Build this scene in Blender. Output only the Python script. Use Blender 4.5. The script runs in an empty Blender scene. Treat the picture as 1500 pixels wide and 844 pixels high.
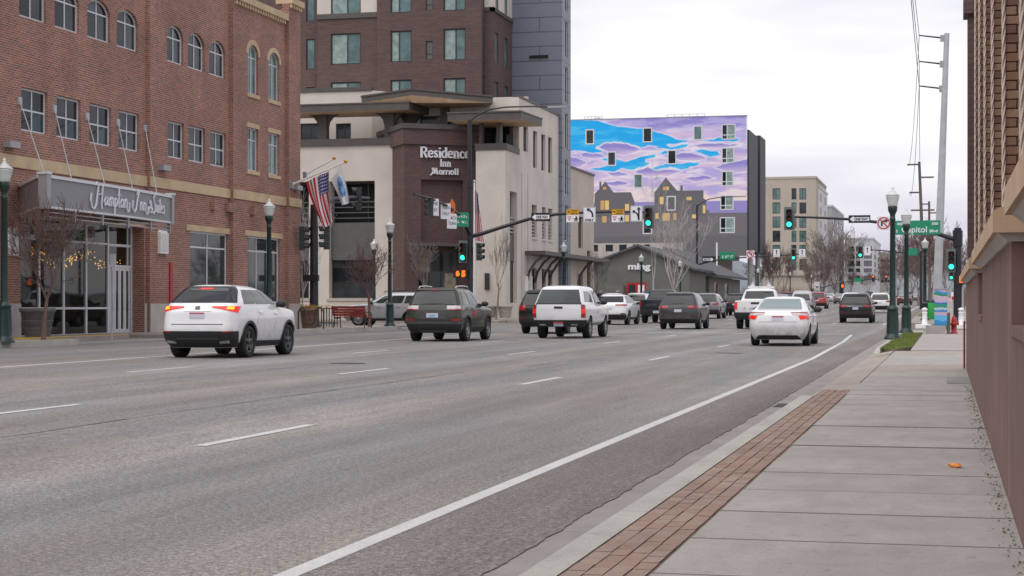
import bpy, bmesh, math, random
from mathutils import Vector, Matrix
import numpy as np
SC = bpy.context.scene
COL = SC.collection
R = math.radians
rnd = random.Random(7)

# ------------------------------------------------------------------ camera
# +Y runs along the street, +X to the right, the photographer stands on the right pavement
FPX, PXC, PYH, EYE = 2551.0, 750.0, 445.0, 1.25
YAW = math.atan2(635.0, FPX)
SN, CS = math.sin(YAW), math.cos(YAW)
cam_d = bpy.data.cameras.new("camera")
cam = bpy.data.objects.new("camera", cam_d)
COL.objects.link(cam)
cam.location = (0, 0, EYE)
cam.rotation_euler = (R(90), 0, YAW)
cam_d.sensor_width = 36.0
cam_d.lens = 36.0 * FPX / 1500.0
cam_d.shift_y = 23.0 / 1500.0
cam_d.clip_start = 0.1
cam_d.clip_end = 9000.0
SC.camera = cam

# ------------------------------------------------------------------ world: bright overcast sky
SUN_EL, SUN_AZ = R(62), R(205)
w = bpy.data.worlds.new("World")
SC.world = w
w.use_nodes = True
nt = w.node_tree
for n in list(nt.nodes):
    nt.nodes.remove(n)
out = nt.nodes.new("ShaderNodeOutputWorld")
bg = nt.nodes.new("ShaderNodeBackground")
sky = nt.nodes.new("ShaderNodeTexSky")
sky.sky_type = 'NISHITA'
sky.sun_disc = False
sky.sun_elevation = SUN_EL
sky.sun_rotation = SUN_AZ
tc = nt.nodes.new("ShaderNodeTexCoord")
mp = nt.nodes.new("ShaderNodeMapping")
mp.inputs['Scale'].default_value = (1.0, 1.0, 5.5)
mp.inputs['Rotation'].default_value = (R(4), R(3), 0)
nz = nt.nodes.new("ShaderNodeTexNoise")
nz.inputs['Scale'].default_value = 2.3
nz.inputs['Detail'].default_value = 4.0
nz.inputs['Roughness'].default_value = 0.5
rp = nt.nodes.new("ShaderNodeValToRGB")
rp.color_ramp.elements[0].position = 0.38
rp.color_ramp.elements[0].color = (4.9, 4.7, 5.7, 1)
rp.color_ramp.elements[1].position = 0.58
rp.color_ramp.elements[1].color = (8.0, 7.9, 8.05, 1)
mx = nt.nodes.new("ShaderNodeMixRGB")
mx.inputs[0].default_value = 0.93
L = nt.links.new
L(tc.outputs['Generated'], mp.inputs['Vector'])
L(mp.outputs['Vector'], nz.inputs['Vector'])
L(nz.outputs['Fac'], rp.inputs['Fac'])
L(sky.outputs['Color'], mx.inputs[1])
L(rp.outputs['Color'], mx.inputs[2])
L(mx.outputs['Color'], bg.inputs['Color'])
bg.inputs['Strength'].default_value = 0.1
L(bg.outputs['Background'], out.inputs['Surface'])

sd = bpy.data.lights.new("sun", 'SUN')
sd.energy = 1.5
sd.angle = R(75)
sd.color = (1.0, 0.97, 0.93)
sun = bpy.data.objects.new("sun", sd)
COL.objects.link(sun)
sun.rotation_euler = (R(90) - SUN_EL, 0, R(180) - SUN_AZ)
sun.location = (0, 0, 60)
SC.view_settings.view_transform = 'Standard'
SC.view_settings.look = 'None'
SC.view_settings.exposure = 0.42
SC.view_settings.gamma = 1.0
SC.cycles.max_bounces = 6
SC.cycles.transparent_max_bounces = 12

# ------------------------------------------------------------------ picture geometry helpers (points on real planes)
def ray(px, py):
    u = (px - PXC) / FPX
    return (-SN + CS * u, CS + SN * u, (PYH - py) / FPX)
def on_x(px, py, X):
    r = ray(px, py); d = X / r[0]
    return (d * r[1], EYE + d * r[2])          # (Y, z)
def on_y(px, py, Y):
    r = ray(px, py); d = Y / r[1]
    return (d * r[0], EYE + d * r[2])          # (X, z)
def y_at(px, X): return on_x(px, PYH, X)[0]
def x_at(px, Y): return on_y(px, PYH, Y)[0]
def smooth(a, b, t):
    t = max(0.0, min(1.0, (t - a) / (b - a))); return t * t * (3 - 2 * t)
def zr(X, Y):                                   # street level: low crown towards the left kerb, gentle climb beyond the crossing
    c = 0.055 * smooth(-5, -12, X) + 0.045 * smooth(-16.3, -18.5, X)
    if Y <= 75: r = 0.0
    elif Y <= 115: r = 0.0075 * (Y - 75) ** 2 / 80.0
    elif Y <= 420: r = 0.15 + 0.0075 * (Y - 115)
    else: r = 0.15 + 0.0075 * 305
    return c + r

# ------------------------------------------------------------------ materials
def lin(c):
    return tuple(((v / 255.0) / 12.92 if v / 255.0 <= 0.04045 else ((v / 255.0 + 0.055) / 1.055) ** 2.4) for v in c)
MATS = {}
class NT:
    def __init__(s, name):
        s.m = bpy.data.materials.new(name); s.m.use_nodes = True
        s.t = s.m.node_tree; s.b = s.t.nodes['Principled BSDF']
        s.o = s.t.nodes['Material Output']
    def n(s, typ, **kw):
        nd = s.t.nodes.new(typ)
        for k, v in kw.items(): setattr(nd, k, v)
        return nd
    def l(s, a, b): s.t.links.new(a, b)
    def math(s, op, a, b=None):
        nd = s.n('ShaderNodeMath', operation=op)
        for i, v in enumerate((a, b)):
            if v is None: continue
            if isinstance(v, (int, float)): nd.inputs[i].default_value = v
            else: s.l(v, nd.inputs[i])
        return nd.outputs[0]
    def mix(s, typ, fac, a, b):
        nd = s.n('ShaderNodeMixRGB', blend_type=typ)
        for i, v in enumerate((fac, a, b)):
            if isinstance(v, (int, float)): nd.inputs[i].default_value = v
            elif isinstance(v, tuple): nd.inputs[i].default_value = (v[0], v[1], v[2], 1)
            else: s.l(v, nd.inputs[i])
        return nd.outputs[0]
    def noise(s, vec, scale, detail=3, rough=.55):
        nd = s.n('ShaderNodeTexNoise'); nd.inputs['Scale'].default_value = scale
        nd.inputs['Detail'].default_value = detail; nd.inputs['Roughness'].default_value = rough
        if vec is not None: s.l(vec, nd.inputs['Vector'])
        return nd.outputs['Fac']
    def remap(s, v, a, b, c, d):
        nd = s.n('ShaderNodeMapRange'); s.l(v, nd.inputs[0])
        for i, q in enumerate((a, b, c, d)): nd.inputs[i + 1].default_value = q
        return nd.outputs[0]
    def scaled(s, vec, sx, sy, sz):
        nd = s.n('ShaderNodeMapping'); nd.inputs['Scale'].default_value = (sx, sy, sz)
        s.l(vec, nd.inputs['Vector']); return nd.outputs['Vector']
    def bump(s, h, strength, dist=.01):
        nd = s.n('ShaderNodeBump'); nd.inputs['Strength'].default_value = strength
        nd.inputs['Distance'].default_value = dist
        s.l(h, nd.inputs['Height']); s.l(nd.outputs[0], s.b.inputs['Normal'])
    def pos(s): return s.n('ShaderNodeNewGeometry').outputs['Position']
    def obj(s): return s.n('ShaderNodeTexCoord').outputs['Object']
    def grey(s, v):
        nd = s.n('ShaderNodeCombineColor')
        for i in range(3): s.l(v, nd.inputs[i])
        return nd.outputs[0]

def mat(name, col, rough=.6, metal=0., var=.0, vs=3., bump=0., bs=40., coat=0., emit=None, es=0., spec=.5, world=True, fine=0.):
    k = NT(name); b = k.b
    b.inputs['Base Color'].default_value = (col[0], col[1], col[2], 1)
    b.inputs['Roughness'].default_value = rough
    b.inputs['Metallic'].default_value = metal
    b.inputs['Specular IOR Level'].default_value = spec
    if coat: b.inputs['Coat Weight'].default_value = coat; b.inputs['Coat Roughness'].default_value = .05
    if emit: b.inputs['Emission Color'].default_value = (*emit, 1); b.inputs['Emission Strength'].default_value = es
    vec = k.pos() if world else k.obj()
    if var:
        f = k.remap(k.noise(vec, vs, 5), .3, .7, 1 - var, 1 + var)
        c = k.mix('MULTIPLY', 1.0, col, k.grey(f))
        if fine:
            f2 = k.remap(k.noise(vec, vs * 25, 2), .3, .7, 1 - fine, 1 + fine)
            c = k.mix('MULTIPLY', 1.0, c, k.grey(f2))
        k.l(c, b.inputs['Base Color'])
    if bump: k.bump(k.noise(vec, bs, 3), bump)
    MATS[name] = k.m
    return k.m

def brick_mat(name, c1, c2, mortar, bw=.215, bh=.075, ms=.01, bias=0., rough=.85, var=.15, axis='xy'):
    k = NT(name); p = k.pos()
    sp = k.n('ShaderNodeSeparateXYZ'); k.l(p, sp.inputs[0])
    cb = k.n('ShaderNodeCombineXYZ')
    k.l(k.math('ADD', sp.outputs[0], sp.outputs[1]), cb.inputs[0]); k.l(sp.outputs[2], cb.inputs[1])
    bt = k.n('ShaderNodeTexBrick'); k.l(cb.outputs[0], bt.inputs['Vector'])
    bt.inputs['Scale'].default_value = 1.0
    bt.inputs['Brick Width'].default_value = bw; bt.inputs['Row Height'].default_value = bh
    bt.inputs['Mortar Size'].default_value = ms; bt.inputs['Bias'].default_value = bias
    bt.inputs['Color1'].default_value = (*c1, 1); bt.inputs['Color2'].default_value = (*c2, 1)
    bt.inputs['Mortar'].default_value = (*mortar, 1)
    f = k.remap(k.noise(p, .55, 6), .3, .7, 1 - var, 1 + var)
    f2 = k.remap(k.noise(cb.outputs[0], 9.0, 2), .3, .7, 1 - var * .8, 1 + var * .8)
    c = k.mix('MULTIPLY', 1., bt.outputs['Color'], k.grey(f))
    c = k.mix('MULTIPLY', 1., c, k.grey(f2))
    k.l(c, k.b.inputs['Base Color']); k.b.inputs['Roughness'].default_value = rough
    k.bump(k.math('SUBTRACT', 1.0, bt.outputs['Fac']), .35, .008)
    MATS[name] = k.m
    return k.m

def M(n): return MATS[n]

# ------------------------------------------------------------------ mesh building
class MB:
    def __init__(s): s.v = []; s.f = []; s.sm = []; s.mi = []
    def add(s, vs, fs, sm=False, mi=0):
        o = len(s.v); s.v.extend(vs)
        for f in fs: s.f.append(tuple(i + o for i in f)); s.sm.append(sm); s.mi.append(mi)
        return s
    def box(s, x0, x1, y0, y1, z0, z1, mi=0):
        return s.add([(x0, y0, z0), (x1, y0, z0), (x1, y1, z0), (x0, y1, z0), (x0, y0, z1), (x1, y0, z1), (x1, y1, z1), (x0, y1, z1)],
                     [(0, 3, 2, 1), (4, 5, 6, 7), (0, 1, 5, 4), (1, 2, 6, 5), (2, 3, 7, 6), (3, 0, 4, 7)], False, mi)
    def fbox(s, F, a0, a1, z0, z1, n0, n1, mi=0):
        p = F.p
        vs = [p(a0, z0, n1), p(a1, z0, n1), p(a1, z0, n0), p(a0, z0, n0), p(a0, z1, n1), p(a1, z1, n1), p(a1, z1, n0), p(a0, z1, n0)]
        return s.add(vs, [(0, 3, 2, 1), (4, 5, 6, 7), (0, 1, 5, 4), (1, 2, 6, 5), (2, 3, 7, 6), (3, 0, 4, 7)], False, mi)
    def tube(s, p0, p1, r0, r1=None, n=8, cap=True, sm=True):
        r1 = r0 if r1 is None else r1
        a, b = Vector(p0), Vector(p1); d = (b - a)
        if d.length < 1e-6: return s
        d.normalize(); t = Vector((0, 0, 1)) if abs(d.z) < .9 else Vector((1, 0, 0))
        e = d.cross(t).normalized(); g = e.cross(d)
        vs = []
        for c, r in ((a, r0), (b, r1)):
            for i in range(n):
                q = 2 * math.pi * i / n
                vs.append(tuple(c + e * (r * math.cos(q)) + g * (r * math.sin(q))))
        fs = [(i, i + n, (i + 1) % n + n, (i + 1) % n) for i in range(n)]
        s.add(vs, fs, sm)
        if cap: s.add(vs, [tuple(range(n)), tuple(range(2 * n - 1, n - 1, -1))])
        return s
    def path(s, pts, r, n=6, r1=None, cap=True):
        P = [Vector(p) for p in pts]; m = len(P); r1 = r if r1 is None else r1
        vs = []; ref = None
        for i, c in enumerate(P):
            d = (P[min(i + 1, m - 1)] - P[max(i - 1, 0)]).normalized()
            if ref is None:
                t = Vector((0, 0, 1)) if abs(d.z) < .9 else Vector((1, 0, 0)); e = d.cross(t).normalized()
            else:
                e = (ref - d * ref.dot(d)).normalized()
            ref = e; g = e.cross(d); rr = r + (r1 - r) * i / max(1, m - 1)
            for k in range(n):
                q = 2 * math.pi * k / n
                vs.append(tuple(c + e * (rr * math.cos(q)) + g * (rr * math.sin(q))))
        fs = []
        for i in range(m - 1):
            for k in range(n):
                fs.append((i * n + k, (i + 1) * n + k, (i + 1) * n + (k + 1) % n, i * n + (k + 1) % n))
        s.add(vs, fs, True)
        if cap: s.add(vs, [tuple(range(n)), tuple(range(m * n - 1, (m - 1) * n - 1, -1))])
        return s
    def lathe(s, prof, c=(0, 0, 0), n=16, axis='z', sm=True, cap=True):
        vs = []; m = len(prof)
        for r, h in prof:
            for i in range(n):
                q = 2 * math.pi * i / n; a, b = r * math.cos(q), r * math.sin(q)
                if axis == 'z': vs.append((c[0] + a, c[1] + b, c[2] + h))
                elif axis == 'x': vs.append((c[0] + h, c[1] + a, c[2] + b))
                else: vs.append((c[0] + b, c[1] + h, c[2] + a))
        fs = []
        for j in range(m - 1):
            for i in range(n):
                fs.append((j * n + i, j * n + (i + 1) % n, (j + 1) * n + (i + 1) % n, (j + 1) * n + i))
        s.add(vs, fs, sm)
        fs = []
        if not cap: return s
        if prof[0][0] > 1e-4: fs.append(tuple(range(n - 1, -1, -1)))
        if prof[-1][0] > 1e-4: fs.append(tuple(range((m - 1) * n, m * n)))
        if fs: s.add(vs, fs)
        return s
    def prism(s, F, poly, n0, n1, mi=0):           # poly in (a, z) counter-clockwise seen from outside
        k = len(poly)
        vs = [F.p(a, z, n1) for a, z in poly] + [F.p(a, z, n0) for a, z in poly]
        fs = [tuple(range(k)), tuple(range(2 * k - 1, k - 1, -1))]
        fs += [(i, i + k, (i + 1) % k + k, (i + 1) % k) for i in range(k)]
        return s.add(vs, fs, False, mi)
    def vprism(s, poly, z0, z1, mi=0):             # plan polygon (x, y) ccw from above
        k = len(poly)
        vs = [(x, y, z0) for x, y in poly] + [(x, y, z1) for x, y in poly]
        fs = [tuple(range(k - 1, -1, -1)), tuple(range(k, 2 * k))]
        fs += [(i, (i + 1) % k, (i + 1) % k + k, i + k) for i in range(k)]
        return s.add(vs, fs, False, mi)
    def quad(s, a, b, c, d, mi=0): return s.add([a, b, c, d], [(0, 1, 2, 3)], False, mi)
    def mesh(s, name, mats, off=(0, 0, 0)):
        me = bpy.data.meshes.new(name)
        v = [(p[0] - off[0], p[1] - off[1], p[2] - off[2]) for p in s.v] if any(off) else s.v
        me.from_pydata(v, [], s.f)
        me.polygons.foreach_set('use_smooth', s.sm)
        if not isinstance(mats, (list, tuple)): mats = [mats]
        for q in mats: me.materials.append(q)
        if any(s.mi): me.polygons.foreach_set('material_index', s.mi)
        me.update()
        return me
    def build(s, name, mats, parent=None, world=True):
        off = root_loc(parent) if (parent is not None and world) else (0, 0, 0)
        return link(name, s.mesh(name, mats, off), parent)

def root_loc(o):
    while o.parent is not None: o = o.parent
    return tuple(o.location)
def link(name, me, parent=None, loc=None, rot=None):
    o = bpy.data.objects.new(name, me); COL.objects.link(o)
    if parent is not None: o.parent = parent
    if loc is not None: o.location = loc
    if rot is not None: o.rotation_euler = rot
    return o
def thing(name, label, cat, loc=(0, 0, 0), rz=0., group=None):
    o = bpy.data.objects.new(name, None); COL.objects.link(o)
    o.empty_display_size = .2
    o.location = loc; o.rotation_euler = (0, 0, rz)
    return tag(o, label, cat, group)
def tag(o, label=None, cat=None, group=None, kind=None):
    if label: o['label'] = label
    if cat: o['category'] = cat
    if group: o['group'] = group
    if kind: o['kind'] = kind
    return o
def kids(o): return [c for c in COL.objects if c.parent is o]
def copy_tree(root, loc=None, rz=None, label=None, group=None, scale=None):
    def cp(o, par):
        c = o.copy(); COL.objects.link(c); c.parent = par
        for ch in KIDS.get(o.name, ()): cp(ch, c)
        return c
    KIDS = {}
    st = [root]
    allch = {}
    for ob in COL.objects:
        if ob.parent is not None: allch.setdefault(ob.parent.name, []).append(ob)
    KIDS = allch
    r = cp(root, None)
    if loc is not None: r.location = loc
    if rz is not None: r.rotation_euler = (0, 0, rz)
    if scale is not None: r.scale = scale if isinstance(scale, tuple) else (scale,) * 3
    if label: r['label'] = label
    if group: r['group'] = group
    return r

class Face:
    """a vertical facade: a runs along it (to the right seen from outside), z up, n outward"""
    def __init__(s, o, u, n): s.o = o; s.u = u; s.nn = n
    def p(s, a, z, n=0.):
        return (s.o[0] + s.u[0] * a + s.nn[0] * n, s.o[1] + s.u[1] * a + s.nn[1] * n, z)
def FX(X): return Face((X, 0), (0, 1), (1, 0))
def FY(Y): return Face((0, Y), (1, 0), (0, -1))

def arch_pts(a0, a1, zs, zt, n=10):
    c = (a0 + a1) / 2; h = (a1 - a0) / 2
    return [(c + h * math.cos(math.pi * i / n), zs + (zt - zs) * math.sin(math.pi * i / n)) for i in range(n + 1)]
def wall(mb, F, a0, a1, z0, z1, holes=(), depth=.18, back=None, mi=0, n=0.):
    """front skin of a wall with real openings; holes (a0,a1,z0,z1[,spring]); adds reveals and, with back, an end return"""
    A = sorted({a0, a1, *[h[0] for h in holes], *[h[1] for h in holes]}); A = [a for a in A if a0 <= a <= a1]
    Z = sorted({z0, z1, *[h[2] for h in holes], *[h[3] for h in holes]}); Z = [z for z in Z if z0 <= z <= z1]
    for i in range(len(A) - 1):
        for j in range(len(Z) - 1):
            ca, cz = (A[i] + A[i + 1]) / 2, (Z[j] + Z[j + 1]) / 2
            if any(h[0] < ca < h[1] and h[2] < cz < h[3] for h in holes): continue
            mb.quad(F.p(A[i], Z[j], n), F.p(A[i + 1], Z[j], n), F.p(A[i + 1], Z[j + 1], n), F.p(A[i], Z[j + 1], n), mi)
    for h in holes:
        b0, b1, y0, y1 = h[:4]
        if len(h) > 4:
            pts = arch_pts(b0, b1, h[4], y1)
            k = len(pts) // 2
            mb.add([F.p(b1, y1, n)] + [F.p(a, z, n) for a, z in pts[:k + 1]], [tuple([0] + list(range(k + 1, 0, -1)))], False, mi)
            mb.add([F.p(b0, y1, n)] + [F.p(a, z, n) for a, z in pts[k:]], [tuple([0] + list(range(len(pts) - k, 0, -1)))], False, mi)
            ring = [(b0, y0), (b1, y0)] + pts
        else:
            ring = [(b0, y0), (b1, y0), (b1, y1), (b0, y1)]
        for i in range(len(ring)):
            p, q = ring[i], ring[(i + 1) % len(ring)]
            if abs(p[0] - q[0]) + abs(p[1] - q[1]) < 1e-6: continue
            mb.quad(F.p(p[0], p[1], n), F.p(p[0], p[1], n - depth), F.p(q[0], q[1], n - depth), F.p(q[0], q[1], n), mi)
    if back is not None:
        b = n - back
        for (p, q) in (((a0, z0), (a0, z1)), ((a0, z1), (a1, z1)), ((a1, z1), (a1, z0))):
            mb.quad(F.p(p[0], p[1], n), F.p(q[0], q[1], n), F.p(q[0], q[1], b), F.p(p[0], p[1], b), mi)
    return mb
PANE = {}
def window(parent, F, a0, a1, z0, z1, cols=(.5,), rows=(.5,), fr='frame_white', gl='glass', fw=.05, n=-.12, spring=None, name='window', bars=.04):
    """frame with mullions (one part) and one pane object per opening (sub-parts)"""
    m = MB()
    A = [0.] + list(cols) + [1.]; Z = [0.] + list(rows) + [1.]
    wd, ht = a1 - a0, z1 - z0
    zt = z1 if spring is None else spring
    m.fbox(F, a0, a0 + fw, z0, zt, n - .03, n + .03); m.fbox(F, a1 - fw, a1, z0, zt, n - .03, n + .03)
    m.fbox(F, a0 + fw, a1 - fw, z0, z0 + fw, n - .03, n + .029)
    if spring is None: m.fbox(F, a0 + fw, a1 - fw, z1 - fw, z1, n - .03, n + .029)
    else:
        o = arch_pts(a0, a1, spring, z1); q = arch_pts(a0 + fw, a1 - fw, spring, z1 - fw)
        for i in range(len(o) - 1): m.prism(F, [q[i], o[i], o[i + 1], q[i + 1]], n - .03, n + .028)
    for c in cols: m.fbox(F, a0 + wd * c - bars / 2, a0 + wd * c + bars / 2, z0 + fw, z1 - fw, n - .025, n + .025)
    for r_ in rows: m.fbox(F, a0 + fw, a1 - fw, z0 + ht * r_ - bars / 2, z0 + ht * r_ + bars / 2, n - .02, n + .02)
    w_ = m.build(name, M(fr), parent)
    rl = root_loc(parent)
    for i in range(len(A) - 1):
        for j in range(len(Z) - 1):
            p0, p1 = a0 + wd * A[i], a0 + wd * A[i + 1]; q0, q1 = z0 + ht * Z[j], z0 + ht * Z[j + 1]
            g = gl if isinstance(gl, str) else gl[(i + j * 2) % len(gl)]
            mb = MB()
            if spring is not None and q1 > spring:
                poly = [(p0, q0), (p1, q0)]
                ar = [p for p in arch_pts(a0, a1, spring, z1, 16) if p0 - 1e-6 <= p[0] <= p1 + 1e-6 and p[1] > q0]
                poly += ar
                mb.add([F.p(a, z, n) for a, z in poly], [tuple(range(len(poly)))])
            else:
                mb.quad(F.p(p0, q0, n), F.p(p1, q0, n), F.p(p1, q1, n), F.p(p0, q1, n))
            mb.build('pane', M(g), w_)
    return w_

_FONT = {}
def text_mesh(body, size, ext=.01, shear=0., bold=0., align='LEFT', space=1.):
    c = bpy.data.curves.new('lettering', 'FONT')
    c.body = body; c.size = size; c.extrude = ext; c.shear = shear; c.offset = bold; c.align_x = align
    c.space_character = space; c.resolution_u = 3
    o = bpy.data.objects.new('lettering_source', c); COL.objects.link(o)
    dg = bpy.context.evaluated_depsgraph_get()
    me = bpy.data.meshes.new_from_object(o.evaluated_get(dg))
    bpy.data.objects.remove(o); bpy.data.curves.remove(c)
    return me
def lettering(parent, F, body, a, z, size, mt, n=.02, ext=.01, shear=0., bold=0., align='LEFT', space=1., width=None, name='lettering', local=False):
    me = text_mesh(body, size, ext, shear, bold, align, space)
    vs = [v.co.copy() for v in me.vertices]
    if width is not None and vs:
        w0 = max(v.x for v in vs) - min(v.x for v in vs); k = width / w0
    else: k = 1.
    rl = (0, 0, 0) if local else root_loc(parent)
    for i, v in enumerate(me.vertices):
        p = F.p(a + vs[i].x * k, z + vs[i].y, n + vs[i].z)
        v.co = (p[0] - rl[0], p[1] - rl[1], p[2] - rl[2])
    me.materials.clear(); me.materials.append(M(mt)); me.update()
    return link(name, me, parent)
def strokes(parent, F, polylines, a, z, s, mt, wdt, n=.02, ext=.01, name='lettering', sx=1.):
    """hand lettering: each polyline becomes a flat ribbon of the given stroke width, standing off the face"""
    mb = MB()
    for pl in polylines:
        P = [(a + x * s * sx, z + y * s) for x, y in pl]
        L_, R_ = [], []
        for i in range(len(P)):
            p, q = P[max(i - 1, 0)], P[min(i + 1, len(P) - 1)]
            dx, dz = q[0] - p[0], q[1] - p[1]; d = math.hypot(dx, dz) or 1
            # vertical strokes are heavier than horizontal ones
            ww = wdt * (.55 + .6 * abs(dz) / d)
            L_.append((P[i][0] - dz / d * ww / 2, P[i][1] + dx / d * ww / 2)); R_.append((P[i][0] + dz / d * ww / 2, P[i][1] - dx / d * ww / 2))
        for i in range(len(P) - 1):
            mb.prism(F, [R_[i], R_[i + 1], L_[i + 1], L_[i]], n, n + ext)
    return mb.build(name, M(mt), parent)
# ------------------------------------------------------------------ shared materials
mat('frame_white', (.62, .63, .66), .5)
mat('frame_dark', (.035, .033, .032), .5)
mat('frame_grey', (.34, .34, .35), .45, .3)
mat('glass', (.014, .019, .021), .05, spec=.28, var=.5, vs=.5)
mat('glass_teal', (.10, .17, .165), .06, spec=.6, var=.45, vs=.9)
mat('glass_curtain', (.24, .32, .30), .12, var=.3, vs=2.5)
mat('glass_blue', (.03, .055, .062), .05, spec=.3, var=.5, vs=.9)
mat('glass_warm', (.30, .27, .18), .08, var=.5, vs=1.5)
mat('glass_dim', (.035, .043, .046), .05, spec=.32, var=.5, vs=.8)
mat('limestone', (.52, .40, .25), .85, var=.16, vs=1.2, fine=.05)
mat('stone_pale', (.43, .40, .37), .9, var=.14, vs=1.4, fine=.06)
mat('concrete', (.34, .325, .305), .9, var=.15, vs=.8, bump=.15, bs=60, fine=.10)
mat('concrete_dark', (.25, .24, .23), .9, var=.2, vs=1.2, fine=.1)
mat('concrete_warm', (.36, .32, .28), .9, var=.15, vs=.9, fine=.1)
mat('stucco', (.61, .555, .495), .9, var=.10, vs=.5, fine=.04)
mat('stucco_tan', (.52, .45, .38), .9, var=.1, vs=.4, fine=.04)
mat('metal_brown', (.085, .075, .068), .55, var=.12, vs=2.)
mat('soffit', (.62, .43, .27), .7, var=.2, vs=1.5)
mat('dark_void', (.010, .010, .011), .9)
mat('grey_panel', (.105, .103, .10), .6, var=.1, vs=2)
mat('white_paint', (.78, .78, .77), .6, var=.12, vs=4)
mat('white_sign', (.74, .74, .78), .45)
mat('black_paint', (.012, .012, .014), .45)
mat('pole_black', (.014, .014, .020), .4)
mat('lamp_green', (.007, .028, .024), .35, var=.2, vs=6)
mat('lamp_white', (.56, .58, .57), .3)
mat('steel', (.43, .445, .465), .5, .2, var=.1, vs=2)
mat('wood_grey', (.13, .11, .10), .9, var=.2, vs=5)
mat('sign_green', (.005, .24, .125), .45)
mat('sign_blue', (.03, .16, .32), .45)
mat('sign_yellow', (.72, .36, .01), .45)
mat('red_paint', (.40, .018, .022), .4, var=.15, vs=3)
mat('red_sign', (.5, .015, .02), .45)
mat('signal_grey', (.13, .155, .15), .5)
mat('signal_dark', (.022, .030, .030), .5)
mat('lens_red_off', (.06, .008, .006), .3)
mat('lens_amber_off', (.085, .032, .006), .3)
mat('lens_green_off', (.01, .035, .03), .3)
mat('lens_green', (.02, .5, .35), .3, emit=(.03, 1., .58), es=2.2)
mat('lens_red', (.5, .02, .01), .3, emit=(1., .10, .03), es=2.0)
mat('hand_orange', (.6, .10, .01), .3, emit=(1., .12, .012), es=1.5)
mat('bulb_warm', (.8, .5, .1), .3, emit=(1., .50, .08), es=1.5)
mat('tyre', (.013, .013, .014), .85)
mat('rim', (.30, .30, .31), .35, .7)
mat('rim_dark', (.09, .09, .095), .4, .5)
mat('plastic_black', (.016, .016, .018), .6)
mat('car_glass', (.010, .013, .015), .04, spec=.55)
mat('tail_red', (.30, .012, .014), .15, coat=.6)
mat('tail_red_dark', (.13, .008, .012), .15, coat=.6)
mat('tail_lit', (.42, .012, .01), .2, emit=(1., .035, .012), es=.36)
mat('tail_amber', (.7, .25, .01), .2, emit=(1., .40, .03), es=1.0)
mat('reflection_orange', (.62, .14, .012), .45)
mat('car_glass_light', (.20, .25, .25), .05, spec=.6)  # pale base colour stands in for bright sky seen through the cabin
mat('car_glass_side', (.030, .042, .040), .05, spec=.6, var=.5, vs=1.5, world=False)
mat('tail_clear', (.55, .5, .5), .15, coat=.6)
mat('chrome', (.6, .6, .62), .15, 1.)
mat('plate', (.50, .50, .58), .5)
mat('plate_red', (.42, .07, .09), .5)
mat('plate_blue', (.2, .42, .65), .5)
mat('bark', (.085, .062, .055), .95, var=.2, vs=8)
mat('bark_far', (.19, .135, .125), .95, var=.2, vs=.5)
mat('bark_red', (.165, .105, .09), .95, var=.2, vs=8)
mat('bark_pale', (.43, .40, .375), .9, var=.2, vs=6)
mat('bark_grey', (.20, .165, .15), .95, var=.2, vs=4)
mat('grass_mat', (.10, .095, .035), .9, var=.45, vs=5)
mat('soil', (.10, .075, .05), .95, var=.3, vs=12)
mat('purple_stucco', (.17, .11, .098), .85)
mat('cap_tan', (.47, .33, .215), .85, var=.14, vs=2.5, fine=.05)
mat('rope_stone', (.60, .50, .43), .8, var=.12, vs=5)
mat('mortar_dark', (.045, .033, .028), .95)
mat('orange_pipe', (.26, .05, .03), .6)
mat('bag_orange', (.62, .20, .03), .5, var=.3, vs=30)
mat('litter', (.15, .11, .08), .95, var=.4, vs=20)
mat('ribbon_yellow', (.60, .42, .04), .7)
brick_mat('brick_red', (.315, .114, .075), (.158, .072, .053), (.37, .29, .245), bias=-.10, var=.2)
brick_mat('brick_brown', (.135, .082, .074), (.098, .062, .058), (.085, .06, .056), bh=.10, bw=.40, ms=.012, var=.08)
brick_mat('panel_blue', (.155, .175, .22), (.165, .187, .235), (.085, .095, .125), bw=5.8, bh=1.0, ms=.045, var=.05, rough=.45)

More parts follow.
